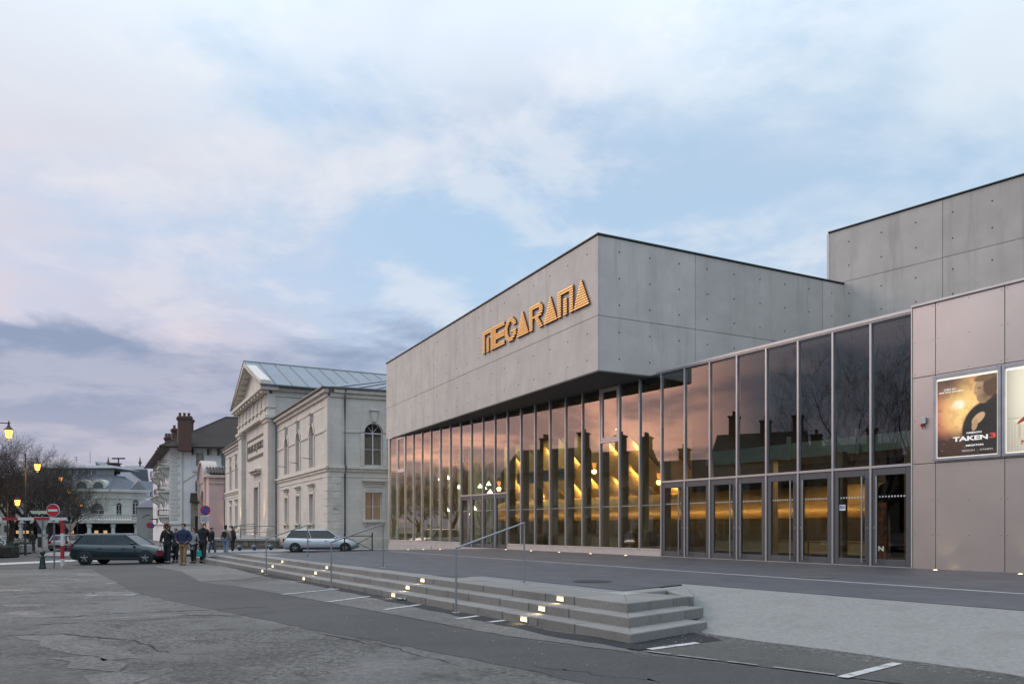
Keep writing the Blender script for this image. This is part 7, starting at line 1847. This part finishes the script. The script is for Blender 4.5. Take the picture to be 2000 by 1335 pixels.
person(343, 1098, 1031, 'fair-haired person in dark clothes half hidden behind the navy jacket', (0.03, 0.03, 0.035), blk, blk, (0.30, 0.20, 0.10), R(4), 0.08, 0.75, 1.0, pos=ung(343, 1097.5))
person(396, 1099, 1020, 'grey-haired man walking in a long black coat', (0.016, 0.016, 0.016), (0.014, 0.014, 0.015), blk, (0.35, 0.34, 0.33), R(4), 0.16, 0.70, 1.22, 'down')
person(414, 1083, 1030, 'person in black top and blue jeans facing along the terrace', blk, (0.05, 0.085, 0.15), blk, (0.03, 0.02, 0.015), R(80), 0.18, 0.86, 1.05, extra=('handbag', blk, 1))
person(441, 1082, 1025, 'woman seen from behind in beige jacket, pale jeans and brown boots with a dark backpack', (0.36, 0.31, 0.26), (0.22, 0.28, 0.38), (0.24, 0.11, 0.04), (0.02, 0.016, 0.014), R(175), 0.07, 0.90, 1.05, extra=('backpack', (0.02, 0.02, 0.022), -1), hairlen=0.08)
person(454, 1078, 1027, 'person all in black standing beside the woman in beige', (0.02, 0.02, 0.024), blk, blk, (0.02, 0.018, 0.016), R(150), 0.05, 0.72, 1.1)
person(63, 1079, 1037, 'grey-haired woman in black coat with a white bag walking past the hedge', blk, (0.04, 0.05, 0.08), blk, (0.35, 0.34, 0.33), R(60), 0.15, 0.62, 1.2, extra=('shopping_bag', (0.5, 0.45, 0.44), 1))

# ================================================================== terrace of houses across the square (seen mirrored in the glass)
def opp_house(y0, y1, ze, zr, col, label, chs):
    x0 = -40.0; z0 = gz(x0)
    r = empty('town_house', (x0, (y0+y1)/2, z0), label=label, cat='building', group='houses across the square')
    Fr = Frame((x0, y0), (0, 1), (-1, 0)); L = y1-y0
    nb = max(2, int(L/2.8)); st_ = L/nb
    ops = [(st_*(i+.5)-.5, st_*(i+.5)+.5, z, z+1.7, False) for i in range(nb) for z in (0.9, 3.9) if z+2.2 < ze]
    wall(Fr, 0, L, z0, ze, ops, mat('old_render', col, 0.9, stain=0.4, stain_col=tuple(c*0.6 for c in col)), r, t=0.25)
    for o_ in ops:
        w = one('window', M['pane_dark'], r, Fr, o_[0], o_[1], 0.2, 0.24, o_[2], o_[3])
        one('shutter', M['shutter'], w, Fr, o_[0]-0.5, o_[0]-0.03, -0.05, -0.005, o_[2], o_[3]); one('shutter', M['shutter'], w, Fr, o_[1]+0.03, o_[1]+0.5, -0.05, -0.005, o_[2], o_[3])
    MB().prism([Fr.p(0.01, -0.4, ze), Fr.p(0.01, 9, ze), Fr.p(0.01, 4.3, zr)], (0, L-0.02, 0)).build('roof', M['tile'], r)
    for s in (0.0, L-0.25): MB().prism([Fr.p(s+0.005, 0.0, z0), Fr.p(s+0.005, 8.6, z0), Fr.p(s+0.005, 8.6, ze-0.1), Fr.p(s+0.005, 4.3, zr-0.35), Fr.p(s+0.005, 0, ze-0.1)], (0, 0.24, 0)).build('gable_wall', M['brick'], r)
    for f, hch in chs:
        u = L*f; c = one('chimney', M['brick'], r, Fr, u-0.45, u+0.45, 3.6, 4.9, zr-1.2, zr+hch, 0.02)
        one('chimney_cap', M['brick'], c, Fr, u-0.55, u+0.55, 3.5, 5.0, zr+hch+0.002, zr+hch+0.15)
        for d_ in (3.8, 4.25, 4.7): MB().lathe(Fr.p(u, d_, zr+hch+0.15), [(0.14, 0), (0.11, 0.3), (0.14, 0.45)], 8).build('chimney_pot', M['brick'], c)
for a in ((50, 58.5, 7.2, 10.2, (0.26, 0.24, 0.21), 'grey terraced house with two chimneys at the far end of the opposite row', [(0.08, 1.4), (0.6, 1.0)]), (43, 50, 7.0, 9.6, (0.30, 0.26, 0.21), 'buff terraced house with paired chimneys in the opposite row', [(0.1, 1.2), (0.5, 1.5)]),
          (36.5, 43, 6.2, 8.4, (0.22, 0.2, 0.18), 'lower dark terraced house in the opposite row', [(0.5, 1.0)]), (28, 36.5, 7.6, 10.8, (0.30, 0.27, 0.24), 'tallest terraced house of the opposite row with three chimneys', [(0.1, 1.3), (0.45, 1.0), (0.8, 1.6)]),
          (20, 28, 6.6, 9.3, (0.28, 0.23, 0.18), 'tan terraced house beside the tallest in the opposite row', [(0.3, 1.2), (0.9, 0.9)]), (9, 20, 5.8, 8.2, (0.25, 0.24, 0.22), 'wide low terraced house behind the large spreading tree', [(0.6, 1.0)]), (-4, 9, 6.4, 9.0, (0.29, 0.26, 0.22), 'end terraced house of the opposite row with a single chimney', [(0.4, 1.2)])): opp_house(*a)
